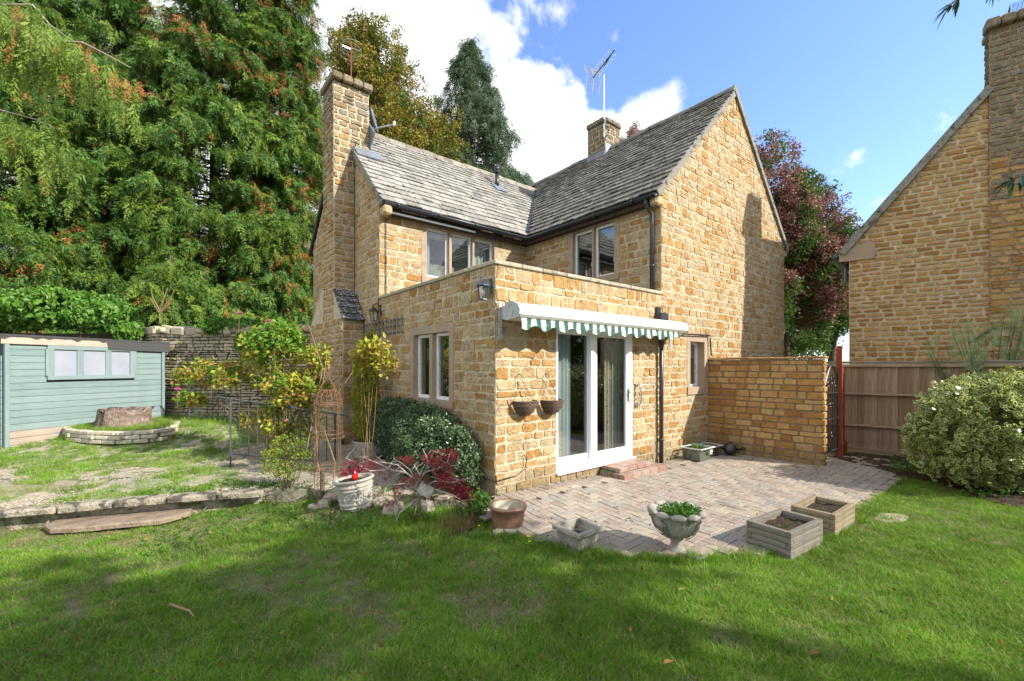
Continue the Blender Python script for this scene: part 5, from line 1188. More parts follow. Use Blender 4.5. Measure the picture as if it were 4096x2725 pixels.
# ================================================================= trellis
tr = thing('wall_trellis', 'weathered grey timber trellis fixed on the side wall below the lantern', 'trellis', (-.03, 3.3, 2.16))
for k in range(12):
    y = 4.12-k*.152; beam('lath', (-.045+R.uniform(-.01, .01), y, 2.02), (-.045+R.uniform(-.01, .01), y+R.uniform(-.02, .02), 2.31), .028, .012, M['greywood'], tr, up=(1, 0, 0), tint=.1+R.random()*.5)
for z in (2.06, 2.17, 2.285): beam('cross_lath', (-.028, 4.14, z), (-.028, 2.43, z+R.uniform(-.01, .01)), .012, .026, M['greywood'], tr, tint=.2)

# ================================================================= wall baskets
def basket(cx, zr, hook, label):
    t = thing('wall_basket', label, 'basket', (cx, -.03, zr), 'wicker wall baskets')
    rr, hh = .165, .165; rad = lambda s: rr*(1-.55*s*s)
    for k in range(11):
        s = k/10; z = zr-hh*s; pts = []
        for i in range(19):
            a = math.pi+math.pi*i/18; r_ = rad(s)+.006*(1 if (i+k) % 2 else -1); pts.append((cx+r_*math.cos(a), -.03+r_*math.sin(a)*1.05, z+R.uniform(-.002, .002)))
        b = MB(); b.tube(pts, .0085 if k else .012, 5, tint=R.random()); b.build('wicker_band', M['wicker'], t, smooth=True)
    for i in range(0, 19, 2):
        a = math.pi+math.pi*i/18; b = MB(); b.tube([(cx+rad(s)*math.cos(a), -.03+rad(s)*1.05*math.sin(a), zr+.01-hh*s) for s in (0, .25, .5, .75, 1)], .006, 4, tint=.2); b.build('wicker_rib', M['wicker'], t)
    b = MB(); n = 12; b.add([(cx+rad(s)*math.cos(math.pi+math.pi*i/n)*.97, -.03+rad(s)*math.sin(math.pi+math.pi*i/n), zr-hh*s*.98) for s in (.1, .4, .7, 1) for i in range(n+1)], [(j*(n+1)+i, j*(n+1)+i+1, (j+1)*(n+1)+i+1, (j+1)*(n+1)+i) for j in range(3) for i in range(n)], .1); b.build('liner', M['wicker'], t)
    hk = V3(cx-.07, -.07, hook)
    for a in (math.pi+.1, math.pi*1.5, 2*math.pi-.1):
        p = V3(cx+rr*math.cos(a), -.03+rr*math.sin(a), zr); b = MB(); m = 16
        for i in range(m):
            q0, q1 = hk.lerp(p, i/m), hk.lerp(p, (i+.8)/m); b.tube([q0, q1], .0035 if i % 2 else .0022, 4)
        b.build('chain', M['darkmetal'], t)
    b = MB(); b.tube([(hk.x, -.005, hk.z+.03), (hk.x, -.06, hk.z+.04), (hk.x, -.085, hk.z+.01), hk], .005, 5); b.build('hook', M['darkmetal'], t)
basket(.40, 1.075, 1.37, 'dark wicker wall basket hanging nearer the house corner, left of two'); basket(.855, 1.065, 1.37, 'dark wicker wall basket hanging next to the patio door frame')

# ================================================================= aerials and dish
ta = thing('tv_aerial', 'large television aerial on a tall pole above the ridge chimney', 'aerial', (5.6, 3.0, 7.7))
bx = 5.84; by = 3.12
b = MB(); b.tube([(bx, by, 7.35), (bx, by, 9.0)], .016, 8); b.build('mast', M['alu'], ta)
b = MB(); b.box((bx-.0, by, 7.8), (.06, .06, .1)); b.box((bx, by, 7.38), (.1, .05, .04)); b.tube([(bx, by, 7.7), (bx+.05, by-.1, 7.6), (bx+.08, by-.06, 7.45), (bx, by, 7.4)], .012, 5); b.build('mast_clamp', M['darkmetal'], ta)
A0, A1 = on(2372, 312, D=11.6), on(2460, 198, D=10.7); A0, A1 = V3(A0), V3(A1); bd_ = (A1-A0).normalized(); b = MB(); b.tube([A0, A1], .016, 6); b.tube([A0+bd_*.5+Vector((0, 0, -.07)), A0+bd_*.85], .012, 5); b.build('boom', M['darkmetal'], ta)
sd_ = bd_.cross(Vector((0, 0, 1))).normalized(); upv = sd_.cross(bd_)
for k in range(11):
    c = A0+bd_*(.14+.09*k if k < 5 else .59+.13*(k-5)); 
    if (c-A0).length > (A1-A0).length: break
    for sg in (-1, 1):
        b = MB(); b.tube([c+sd_*sg*(.02+.05*(1-math.cos(a)))+upv*.035*math.sin(a)*(1 if sg > 0 else -1)*(1+.4*(1-math.cos(a))/2) for a in [j*.52 for j in range(13)]], .005, 4); b.build('loop_element', M['alu'], ta)
for sg in (1, -1):
    o_ = A0+upv*.03*sg+bd_*.05; dv = (upv*sg*.8-bd_*.3).normalized(); b = MB()
    for i in range(8): b.tube([o_+dv*(.02+.045*i)+sd_*(-.2), o_+dv*(.02+.045*i)+sd_*.2], .006, 4)
    for s_ in (-.2, 0, .2): b.tube([o_+sd_*s_, o_+dv*.36+sd_*s_], .008, 4)
    b.build('reflector_grid', M['alu'], ta)
la = thing('loop_aerial', 'small ring shaped aerial on a rusty rod behind the left chimney', 'aerial', (.07, 5.1, 7.3))
b = MB(); b.tube([(.07, 5.1, 7.1), (.07, 5.1, 8.28)], .014, 6); b.build('mast', M['redcowl'], la)
for k, (z, t_) in enumerate(((8.02, .18), (8.12, -.1), (8.2, .12))):
    b = MB(); b.tube([(.07+.21*math.cos(a), 5.1+.21*math.sin(a), z+t_*.21*math.cos(a)) for a in [i*.3307 for i in range(20)]], .0035, 4); b.build('ring_element', M['alu'], la)
b = MB(); b.box((-.03, 5.1, 8.12), (.16, .02, .02)); b.build('aerial_box', M['alu'], la)
dsh = thing('satellite_dish', 'grey satellite dish on the roof side of the left chimney', 'satellite dish', (.3, 4.95, 6.7))
dq = Vector((.80, -.55, .22)).normalized().to_track_quat('Z', 'Y').to_matrix()
b = MB(); b.lathe([(0, 0), (.08, .008), (.16, .03), (.23, .07), (.235, .065), (.16, .02), (0, -.01)], (.44, 4.95, 6.72), 24, M3=dq); b.build('dish', gm('dish_grey', [(.13, .15, .18), (.16, .18, .21)], src='noise', rough=.5, bump=0), dsh, smooth=True)
b = MB(); b.tube([(.42, 4.95, 6.5), (.60, 4.78, 6.55), (.80, 4.62, 6.60)], .014, 6); b.tube([(.285, 5.0, 6.72), (.42, 4.95, 6.72)], .02, 6); b.build('arm', M['metalgrey'], dsh)
b = MB(); b.lathe([(0, 0), (.03, 0), (.035, .08), (0, .08)], (.80, 4.62, 6.58), 10); b.build('receiver', M['metalgrey'], dsh)

# ================================================================= pots, planters, urn
def blobsoil(c, r, h, parent, name='soil'):
    b = MB(); b.lathe([(r, -.02), (r*.7, h*.6), (r*.3, h), (0, h*.9)], c, 20, mod=lambda a, t, z: 1+.05*math.sin(a*5+t*7)); return b.build(name, M['soil'], parent, smooth=True)
wp = on(1430, 2035, Z=-.13); wp = V3(wp[0], wp[1]+.02, -.13)
wpt = thing('fluted_pot', 'large pale cast stone pot with raised rings and rosettes, tilted on the bed edge', 'plant pot', wp)
Mt = Matrix.Rotation(math.radians(-5), 3, 'X') @ Matrix.Rotation(math.radians(-5), 3, 'Y')
pr_ = [(0, 0), (.15, 0), (.165, .01)]
for (z, r_) in ((.035, .168), (.08, .174), (.235, .196), (.275, .204)): pr_ += [(r_-.008, z-.012), (r_+.008, z-.006), (r_+.01, z+.006), (r_-.006, z+.012)]
pr_.sort(key=lambda q: q[1]); pr_ += [(.20, .31), (.225, .325), (.232, .34), (.222, .352), (.198, .352), (.19, .33), (.185, .28)]
b = MB(); b.lathe(pr_, wp, 48, M3=Mt); b.build('pot_body', M['castwhite'], wpt, smooth=False)
for k in range(12):
    a = k*math.pi/6+.2; cz = .155
    b = MB(); cc = Vector((.190*math.cos(a), .190*math.sin(a), cz)); rad_ = Vector((math.cos(a), math.sin(a), .08)).normalized(); ta_ = Vector((-math.sin(a), math.cos(a), 0)); up_ = rad_.cross(ta_)
    for j in range(8 if k % 2 == 0 else 4):
        an = j*math.pi/(4 if k % 2 == 0 else 2); d = ta_*math.cos(an)+up_*math.sin(an)*1.0; l = .042 if k % 2 == 0 else .035
        q = [cc+d*.008, cc+d*l*.6+(rad_*.008)+rad_.cross(d)*.009, cc+d*l, cc+d*l*.6+(rad_*.008)-rad_.cross(d)*.009]; b.add([Mt @ p+wp for p in q], [(0, 1, 2, 3), (3, 2, 1, 0)], .5)
    b.build('rosette', M['castwhite'], wpt)
blobsoil(wp+Mt @ Vector((0, 0, .30)), .185, .04, wpt)
b = MB(); b.lathe([(0, 0), (.03, .01), (.042, .04), (.03, .09), (.012, .125), (0, .13)], wp+Vector((-.03, -.02, .33)), 12, mod=lambda a, t, z: 1+.15*math.sin(a*2)); o = b.build('red_ornament', M['redbit'], None, smooth=True); tag(o, 'small shiny red ornament standing in the fluted pale pot', 'ornament')

bp = on(2028, 2133, Z=-.1); bp = V3(bp[0]+.09, bp[1]+.10, -.1)
bpt = thing('brown_glazed_pot', 'round brown salt glazed pot, empty, standing at the patio corner', 'plant pot', bp)
b = MB(); b.lathe([(0, 0), (.145, 0), (.155, .01), (.165, .12), (.172, .20), (.188, .205), (.195, .22), (.188, .238), (.172, .240), (.162, .23)], bp, 48); b.build('pot_body', M['browngl'], bpt, smooth=True)
b = MB(); b.lathe([(.163, .232), (.155, .1), (.14, .02), (0, .02)], bp, 40); b.build('pot_lining', M['potin'], bpt, smooth=True)

sqc = V3(-.175, -1.45, -.115)
sq = thing('square_stone_planter', 'small square tapered stone planter with lattice pattern at the lawn edge', 'planter', sqc)
def sqring(r0, z0, r1, z1, r2, z2, r3, z3):
    b = MB(); vs = []
    for (r_, z) in ((r0, z0), (r1, z1), (r2, z2), (r3, z3)): vs += [(sqc.x+sx*r_, sqc.y+sy*r_, sqc.z+z) for sx, sy in ((-1, -1), (1, -1), (1, 1), (-1, 1))]
    b.add(vs, [(4*j+i, 4*j+(i+1) % 4, 4*(j+1)+(i+1) % 4, 4*(j+1)+i) for j in range(3) for i in range(4)], .5); return b
bb = sqring(.10, 0, .135, .16, .135, .16, .135, .165); bb.build('body', M['concrete'], sq)
b = MB(); 
for (c, s_) in (((0, -.145, .185), (.33, .04, .045)), ((0, .145, .185), (.33, .04, .045)), ((-.145, 0, .185), (.04, .25, .045)), ((.145, 0, .185), (.04, .25, .045))): b.box(V3(c)+sqc, s_, bev=.010)
b.build('rim', M['concrete'], sq)
b = MB(); b.add([(sqc.x+sx*r_, sqc.y+sy*r_, sqc.z+z) for r_, z in ((.126, .20), (.115, .12)) for sx, sy in ((-1, -1), (1, -1), (1, 1), (-1, 1))], [(i, 4+i, 4+(i+1) % 4, (i+1) % 4) for i in range(4)]+[(4, 5, 6, 7)]); b.build('lining', M['concrete'], sq)
b = MB()
for face in range(4):
    rot = Matrix.Rotation(face*math.pi/2, 3, 'Z')
    for k in range(-3, 4):
        for sg in (-1, 1):
            pts = []
            for t in (0, 1):
                z = .01+.14*t; x = k*.045+sg*(t-.5)*.12; lim = .10+.035*z/.16-.008; x = max(-lim, min(lim, x)); pts.append(rot @ Vector((x, -(.10+.035*z/.16)-.001, z))+sqc)
            b.tube(pts, .005, 4)
b.build('lattice_relief', M['concrete'], sq); blobsoil(sqc+Vector((.0, .0, .12)), .11, .025, sq)

uc = on(2720, 2232, Z=-.1); uc = V3(uc[0]+.11, uc[1]+.10, -.105)
ur = thing('garden_urn', 'weathered stone pedestal urn with acanthus leaves and lobed rim, full of green seedlings', 'urn', uc)
def flute(a, t, z): return 1+(.045*math.cos(a*8)+.012*math.cos(a*24))*min(1, max(0, (z-.15)/.08))
b = MB(); b.lathe([(.0, 0), (.085, 0), (.088, .015), (.075, .03), (.05, .05), (.042, .085), (.05, .105), (.062, .115), (.055, .125)], uc, 32); b.build('foot', M['concrete'], ur, smooth=True)
b = MB(); b.lathe([(.05, .125), (.075, .135), (.12, .155), (.165, .20), (.188, .25), (.195, .30), (.205, .345), (.215, .355), (.185, .355), (.175, .33), (.16, .30)], uc, 96, mod=flute); b.build('bowl', M['concrete'], ur, smooth=True)
for k in range(10):
    a = k*2*math.pi/10; c = uc+Vector((.212*math.cos(a), .212*math.sin(a), .352)); Rz = Matrix.Rotation(a, 3, 'Z'); b = MB(); vs = []
    n, m = 12, 7
    for j in range(m+1):
        ph = math.pi*j/m
        for i in range(n):
            an = 2*math.pi*i/n; rg = 1+.08*math.cos(6*an); q = Vector((math.sin(ph)*math.cos(an)*.036, math.cos(ph)*.062, math.sin(ph)*math.sin(an)*.028*rg)); vs.append(Rz @ q+c)
    b.add(vs, [(j*n+i, (j+1)*n+i, (j+1)*n+(i+1) % n, j*n+(i+1) % n) for j in range(m) for i in range(n)]); b.build('rim_lobe', M['concrete'], ur, smooth=True)
for k in range(8):
    a = (k+.0)*2*math.pi/8; b = MB(); vs = []; rows = 9; cols_ = 9
    prof_ = [(.085, .14), (.123, .156), (.155, .19), (.176, .225), (.189, .26), (.194, .285), (.198, .305), (.206, .32), (.216, .31)]
    for j in range(rows):
        r_, z = prof_[j]; wj = .42*math.sin(math.pi*min(1, (j+1)/rows)**.8)*(1+.22*math.sin(j*2.6))*.85
        for i in range(cols_):
            s_ = (i/(cols_-1)-.5)*2; rr = r_*(1+.03)+.010*(1-abs(s_))**.5+.006*math.cos(i*math.pi)*(j/rows); an = a+s_*wj*.5; vs.append(uc+Vector((rr*math.cos(an), rr*math.sin(an), z-.012*abs(s_))))
    b.add(vs, [(j*cols_+i, j*cols_+i+1, (j+1)*cols_+i+1, (j+1)*cols_+i) for j in range(rows-1) for i in range(cols_-1)]); b.build('acanthus_leaf', M['concrete'], ur, smooth=True)
blobsoil(uc+Vector((0, 0, .31)), .175, .02, ur)

def timber_planter(F, Lc, Rc, zt, label, mat, rows=5):
    F, Lc, Rc = V3(*F, 0), V3(*Lc, 0), V3(*Rc, 0); ax = (Rc-F); ay = (Lc-F); la_, lb_ = ax.length, ay.length; ax.normalize(); ay = (ay-ax*ay.dot(ax)).normalized()
    z0 = -.13; h = (zt-z0)/rows; t = thing('timber_planter', label, 'planter', F+ax*la_/2+ay*lb_/2+Vector((0, 0, z0)), 'timber planters on the patio')
    w = .045
    for k in range(rows):
        z = z0+h*(k+.5); fl = k % 2 == 0
        for (s_, e_) in ((0, 0), (1, 0)):
            o_ = F+ay*(w/2 if s_ == 0 else lb_-w/2); a0 = 0 if fl else w+.001; beam('timber', o_+ax*a0+Vector((0, 0, z)), o_+ax*(la_-a0)+Vector((0, 0, z)), w, h-.003, mat, t, bev=.004)
            o_ = F+ax*(w/2 if s_ == 0 else la_-w/2); a0 = w+.001 if fl else 0; beam('timber', o_+ay*a0+Vector((0, 0, z)), o_+ay*(lb_-a0)+Vector((0, 0, z)), w, h-.003, mat, t, bev=.004)
    b = MB(); n = 9; vs = []
    for j in range(n):
        for i in range(n):
            p = F+ax*(w+(la_-2*w)*i/(n-1))+ay*(w+(lb_-2*w)*j/(n-1)); vs.append((p.x, p.y, zt-.055+R.uniform(-.012, .012)))
    b.add(vs, [(j*n+i, j*n+i+1, (j+1)*n+i+1, (j+1)*n+i) for j in range(n-1) for i in range(n-1)]); b.build('soil', M['soil'], t, smooth=True)
    return F+ax*la_/2+ay*lb_/2+Vector((0, 0, zt-.05))
tc1 = timber_planter((1.002, -2.742), (1.041, -2.371), (1.60, -2.80), .12, 'nearer grey timber planter with dark soil, on the left of the pair', M['greywood'])
tc2 = timber_planter((1.814, -2.838), (1.807, -2.466), (2.40, -2.854), .12, 'farther tan timber planter with dark soil, on the right of the pair', M['tanwood'])
# barrel planter
bc = V3(-.36, 2.95, .0)
bt = thing('barrel_planter', 'round grey cast planter holding the golden box shrub by the side wall', 'planter', bc)
b = MB(); b.lathe([(0, 0), (.25, 0), (.265, .05), (.28, .28), (.275, .30), (.25, .30), (.245, .25), (0, .25)], bc, 36); b.build('pot_body', M['concrete'], bt, smooth=True); blobsoil(bc+Vector((0, 0, .25)), .24, .03, bt)

# ================================================================= plastic boxes, watering can
def crate(c, w, d, h, label, fillc, z0=-.085):
    t = thing('plastic_box', label, 'box', (c[0], c[1], z0), 'clear storage boxes'); b = MB(); vs = []
    for k, (s_, z) in enumerate(((.86, 0), (.97, h))):
        vs += [(c[0]+sx*w/2*s_, c[1]+sy*d/2*s_, z0+z) for sx, sy in ((-1, -1), (1, -1), (1, 1), (-1, 1))]
    b.add(vs, [(i, (i+1) % 4, 4+(i+1) % 4, 4+i) for i in range(4)]+[(0, 1, 2, 3)]); b.build('box_wall', M['clear'], t)
    b = MB()
    for (q, s_) in (((0, -d/2), (w*1.03, .025, .016)), ((0, d/2), (w*1.03, .025, .016)), ((-w/2, 0), (.025, d, .016)), ((w/2, 0), (.025, d, .016))): b.box((c[0]+q[0], c[1]+q[1], z0+h), s_, bev=.004)
    b.build('box_rim', M['plasticlip'], t)
    b = MB(); rr = random.Random(3); n, m = 14, 8; vs = []
    for j in range(m+1):
        for i in range(n+1): vs.append((c[0]+(i/n-.5)*w*.8, c[1]+(j/m-.5)*d*.8, z0+.01+(h*fillc)*(rr.uniform(.7, 1.) if 0 < i < n and 0 < j < m else 0)))
    b.add(vs, [(j*(n+1)+i, j*(n+1)+i+1, (j+1)*(n+1)+i+1, (j+1)*(n+1)+i) for j in range(m) for i in range(n)]); b.build('contents', M['soil'] if fillc < .5 else gm('plants_in_box', [(.03, .05, .02), (.12, .12, .09), (.06, .09, .04), (.28, .28, .26)], src='noise', nscale=26, namp=.3), t)
    return t
c1_ = crate((4.10, -.30), .46, .36, .21, 'clear plastic storage box full of plants and soil, with white label', .8)
b = MB(); b.add([(4.16, -.485, .02), (4.25, -.485, .02), (4.25, -.487, .09), (4.16, -.487, .09)], [(0, 1, 2, 3)]); b.build('label', M['label'], c1_)
b = MB(); b.add([(4.165, -.489, .035), (4.245, -.489, .035), (4.245, -.4895, .05), (4.165, -.4895, .05)], [(0, 1, 2, 3)]); b.build('label_print', M['blackpl'], c1_)
crate((4.62, -.22), .42, .34, .17, 'clear plastic storage box, nearly empty, next to the watering can', .25)
wc = thing('watering_can', 'black plastic watering can lying at the foot of the garden wall', 'watering can', (4.86, -.62, -.07))
q0 = V3(4.86, -.50, .035); Rw = Matrix.Rotation(math.radians(-70), 3, 'Z') @ Matrix.Rotation(math.radians(75), 3, 'X')
b = MB(); b.lathe([(0, -.12), (.09, -.12), (.105, -.10), (.11, 0), (.10, .10), (.06, .13), (.0, .13)], q0, 24, M3=Rw); b.build('body', M['blackpl'], wc, smooth=True)
b = MB(); b.tube([q0+Rw @ Vector((.09, 0, -.06)), q0+Rw @ Vector((.17, 0, .02)), q0+Rw @ Vector((.22, 0, .14))], [.025, .017, .014], 8); b.lathe([(.015, 0), (.035, .03), (.0, .035)], q0+Rw @ Vector((.22, 0, .14)), 12, M3=Rw); b.build('spout', M['blackpl'], wc, smooth=True)
b = MB(); b.tube([q0+Rw @ Vector((-.06, 0, .12)), q0+Rw @ Vector((-.11, 0, .17)), q0+Rw @ Vector((-.18, 0, .10)), q0+Rw @ Vector((-.18, 0, -.02)), q0+Rw @ Vector((-.10, 0, -.08))], .014, 8); b.build('handle', M['blackpl'], wc, smooth=True)
b = MB(); b.box((-.07, 4.05, .12), (.05, .08, .10), bev=.01); o = b.build('outdoor_socket', M['bluemetal'], None); o['label'] = 'small grey outdoor socket box low on the chimney breast'; o['category'] = 'socket'; o.matrix_basis = Matrix.Translation((-.36, .08, .0)) 

# ================================================================= railings, obelisk
def railing(name, p0, p1, ztop, zbot, label, nb_, hook=False):
    p0, p1 = V3(p0), V3(p1); t = thing(name, label, 'railing', (p0.x, p0.y, 0))
    def pt(s, z): q = p0.lerp(p1, s); return (q.x, q.y, z)
    lt = lambda s: ztop[0]+(ztop[1]-ztop[0])*s; lb = lambda s: zbot[0]+(zbot[1]-zbot[0])*s
    for s in (0, 1): b = MB(); b.box(((V3(pt(s, -.05))+V3(pt(s, lt(s))))/2), (.022, .022, lt(s)+.05)); b.build('post', M['steelrail'], t)
    e0 = V3(pt(-.12, lt(-.12))); e1 = V3(pt(1.12, lt(1.12))); b = MB(); b.tube([e0, e1]+([e1+Vector((.02, -.02, -.02)), e1+Vector((.0, -.0, -.05))] if hook else []), .014, 6); b.build('handrail', M['steelrail'], t)
    b = MB(); b.tube([pt(0, lb(0)), pt(1, lb(1))], .010, 5); b.build('bottom_rail', M['steelrail'], t)
    for k in range(1, nb_): s = k/nb_; b = MB(); b.tube([pt(s, lb(s)), pt(s, lt(s))], .008, 5); b.build('bar', M['steelrail'], t)
railing('iron_railing', (-2.227, 3.591, 0), (-.914, 2.96, 0), (1.02, .76), (.20, .0), 'grey iron railing with upright bars in front of the yellowing rose', 12, True)
railing('iron_railing', rd(-7.1, 9.6, 0), rd(-6.2, 9.6, 0), (1.17, 1.08), (.42, .36), 'distant short iron railing in front of the dry stone wall', 7)
oc = on(1312, 1962, Z=0); oc = V3(oc[0], oc[1], -.05)
ob = thing('rusty_obelisk', 'rusty wire plant obelisk with rings, domed top and finial', 'plant support', oc)
for k in range(4):
    a = k*math.pi/2+.4; d = Vector((math.cos(a), math.sin(a), 0)); b = MB(); b.tube([oc+d*.19, oc+d*.19+Vector((0, 0, .3)), oc+d*.18+Vector((0, 0, .72)), oc+d*.165+Vector((0, 0, 1.12)), oc+d*.11+Vector((0, 0, 1.30)), oc+d*.03+Vector((0, 0, 1.40)), oc+Vector((0, 0, 1.50))], .0045, 5); b.build('leg', M['rust'], ob)
for z, r_ in ((.28, .19), (.70, .18), (1.10, .165)):
    for dz in (0, .045 if z < 1 else .02): b = MB(); b.tube([oc+Vector((r_*math.cos(a), r_*math.sin(a), z+dz)) for a in [i*math.pi/10 for i in range(21)]], .0035, 5); b.build('ring', M['rust'], ob)
    b = MB()
    for k in range(16):
        a = k*math.pi/8; c = oc+Vector((r_*math.cos(a), r_*math.sin(a), z-.015)); tt = Vector((-math.sin(a), math.cos(a), 0)); b.tube([c+tt*.018*math.cos(s_)*(1-s_/9)+Vector((0, 0, .018*math.sin(s_)*(1-s_/9))) for s_ in [i*.6 for i in range(11)]], .0035, 3)
    b.build('scrollwork', M['rust'], ob)
for k in range(8):
    a = k*math.pi/4; d = Vector((math.cos(a), math.sin(a), 0)); b = MB(); b.tube([oc+d*.165+Vector((0, 0, 1.12)), oc+d*.14+Vector((0, 0, 1.22)), oc+d*.06+Vector((0, 0, 1.27)), oc+d*.02+Vector((0, 0, 1.22)), oc+d*.05+Vector((0, 0, 1.18))], .005, 4); b.build('scroll', M['rust'], ob)
b = MB(); b.lathe([(0, 0), (.016, .01), (.02, .03), (.012, .05), (.004, .065), (0, .075)], oc+Vector((0, 0, 1.49)), 10); b.build('finial', M['rust'], ob, smooth=True)
b = MB(); p = oc+Vector((-.06, .02, 0)); b.tube([p+Vector((0, 0, -.05)), p+Vector((.0, 0, .30))], .026, 8); o = b.build('short_post', M['bark'], None); tag(o, 'short dark brown timber post inside the rusty obelisk', 'post')
# ================================================================= foliage prototypes
from mathutils import noise as mn
SP_C = [spray('frond', M['conifer'], .50, 9, .30, .55) for _ in range(3)]; SP_L = [spray('light_frond', M['conlight'], .62, 11, .25, .42) for _ in range(2)]; SP_B = [spray('brown_frond', M['conbrown'], .5, 9, .3, .4)]
SP_K = [spray('dark_frond', M['conblue'], .5, 8, .35, .5) for _ in range(2)]
CL_G = [cluster('gold_leaves', M['gold'], 34, .30, .12, .09) for _ in range(2)]; CL_R = [cluster('red_leaves', M['redleaf'], 34, .26, .13, .07) for _ in range(2)]; CL_N = [cluster('green_leaves', M['green'], 36, .30, .14, .08) for _ in range(2)]
CL_H = [cluster('hedge_leaves', M['hedge'], 26, .055, .030, .017) for _ in range(2)]; CL_HL = [cluster('lit_hedge_leaves', M['hedgelit'], 22, .055, .032, .019)]
CL_Y = [cluster('yellow_rose_leaves', M['rosey'], 9, .09, .075, .055, alt=M['roseo'], altp=.12) for _ in range(2)]; CL_RG = [cluster('green_rose_leaves', M['roseg'], 10, .09, .08, .058, alt=M['rosey'], altp=.15) for _ in range(2)]
CL_BX = [cluster('box_leaves', M['box'], 26, .05, .028, .017) for _ in range(2)]; CL_V = [cluster('shrub_leaves', M['box'], 12, .06, .032, .02, alt=M['roseg'], altp=.4)]
CL_YS = [cluster('yellow_shrub_leaves', M['yshrub'], 12, .08, .06, .04)]
CL_W = [cluster('weed_leaves', M['weed'], 10, .035, .032, .022, zmin=.0) for _ in range(2)]
def ivy_proto():
    b = MB()
    for _ in range(7):
        c = rdir()*.08; f = rdir(-.1, .5); up = Vector((R.uniform(-.5, .5), R.uniform(-.5, .5), 1)); s = f.cross(up).normalized(); d = -up.normalized() + f*.3; d.normalize(); s = d.cross(f).normalized(); L = R.uniform(.10, .16); n_ = s.cross(d)
        pts = [c-d*L*.35, c-d*L*.45+s*L*.35, c+s*L*.55-d*L*.05, c+s*L*.28+d*L*.1, c+d*L*.6, c-s*L*.28+d*L*.1, c-s*L*.55-d*L*.05, c-d*L*.45-s*L*.35]
        m = c+n_*L*.06; b.add(pts+[m], [(i, (i+1) % 8, 8) for i in range(8)], R.random())
    return proto(b, 'ivy_leaves', M['ivy'])
IVY = [ivy_proto() for _ in range(3)]
def eu_proto():
    b = MB()
    for _ in range(11):
        d = rdir(.0, 1.); c = rdir()*.045; L = R.uniform(.045, .062); w = L*.62; up = Vector((R.uniform(-.5, .5), R.uniform(-.5, .5), 1)); s = d.cross(up).normalized(); n_ = s.cross(d)
        t = R.random(); ring = [(0, 0), (.25, .42), (.6, .5), (.9, .25), (1, 0), (.9, -.25), (.6, -.5), (.25, -.42)]
        b.add([c+d*L*x+s*w*y for x, y in ring]+[c+d*L*.5-n_*L*.05*0], [(i, (i+1) % 8, 8) for i in range(8)], t, 1)
        for sg in (1, -1): b.add([c+d*L*(.5+(x-.5)*.66)+s*w*y*.60+n_*.0022*sg for x, y in ring], [tuple(range(8))], t, 0)
    return proto(b, 'variegated_leaves', [M['eugreen'], M['eucream']])
EU = [eu_proto() for _ in range(2)]
def acer_proto(mat, nm, n=6):
    b = MB()
    for _ in range(n):
        c = rdir()*.065; base_d = Vector((R.uniform(-.5, .5), R.uniform(-.5, .5), -1)).normalized(); s = base_d.orthogonal().normalized(); s = Matrix.Rotation(R.uniform(0, 6.28), 3, base_d) @ s; t = R.random()
        for k in range(7):
            a = (k-3)*.38; d = (base_d*math.cos(a)+s*math.sin(a)).normalized(); L = R.uniform(.05, .075)*(1-.1*abs(k-3)); leaf(b, c, d, L, .0055, t, 0, s.cross(base_d), .3)
    return proto(b, nm, mat)
AC = [acer_proto(M['acer'], 'crimson_leaves') for _ in range(3)]; ACG = [acer_proto(M['acerg'], 'bronze_leaves')]
def feather_proto():
    b = MB()
    for i in range(26):
        t = i/26; z = .42*t; a = i*2.4
        for k in range(2):
            an = a+k*3.1; d = Vector((math.cos(an), math.sin(an), .6)).normalized(); l = .13*(1-t*.6); leaf(b, (0, 0, z), d, l, .006, R.random())
            for j in range(4): leaf(b, Vector((0, 0, z))+d*l*(.2+.2*j), (d+rdir()*.9).normalized(), l*.42, .005, R.random())
    return proto(b, 'feathery_shoot', M['feather'])
FE = [feather_proto() for _ in range(2)]
def tuft(nm, mat, n, h, w, rad, lean=.5, dry=.0):
    b = MB()
    for _ in range(n):
        a = R.uniform(0, 6.283); r_ = rad*math.sqrt(R.random()); p = Vector((r_*math.cos(a), r_*math.sin(a), -.004)); H = h*R.uniform(.45, 1.15); d = Vector((R.gauss(0, lean), R.gauss(0, lean), 1)).normalized(); s = Vector((math.cos(a*7), math.sin(a*7), 0))*w*R.uniform(.7, 1.2)/2
        bend = Vector((d.x, d.y, -.25))*H*R.uniform(.2, .6); m_ = p+d*H*.55; e = p+d*H+bend; t = R.random(); mi = 1 if R.random() < dry else 0
        b.add([p-s, p+s, m_+s*.8, m_-s*.8, e], [(0, 1, 2, 3), (3, 2, 4)], t, mi)
    return proto(b, nm, [mat, M['drygrass']])
TF = [tuft('tuft', M['grass'], 34, .052, .0038, .075, .7, .10) for _ in range(4)]; TFL = [tuft('long_tuft', M['grass'], 34, .12, .0045, .07, .40, .08) for _ in range(3)]; TFD = [tuft('straw_tuft', M['drygrass'], 26, .03, .003, .07, 1.1) for _ in range(2)]
def peb():
    b = MB(); vs = [rdir()*R.uniform(.8, 1.1) for _ in range(1)]; q = [Vector((x, y, z*.55))*R.uniform(.85, 1.15) for x, y, z in ((1, 0, 0), (-1, 0, 0), (0, 1, 0), (0, -1, 0), (0, 0, 1), (0, 0, -1))]
    b.add(q, [(0, 2, 4), (2, 1, 4), (1, 3, 4), (3, 0, 4), (2, 0, 5), (1, 2, 5), (3, 1, 5), (0, 3, 5)], R.random()); return proto(b, 'pebble', M['gravel'])
PB = [peb() for _ in range(3)]
DL = [cluster('dead_leaves', M['deadleaf'], 1, .0, .06, .035, zmin=-.1)for _ in range(4)]

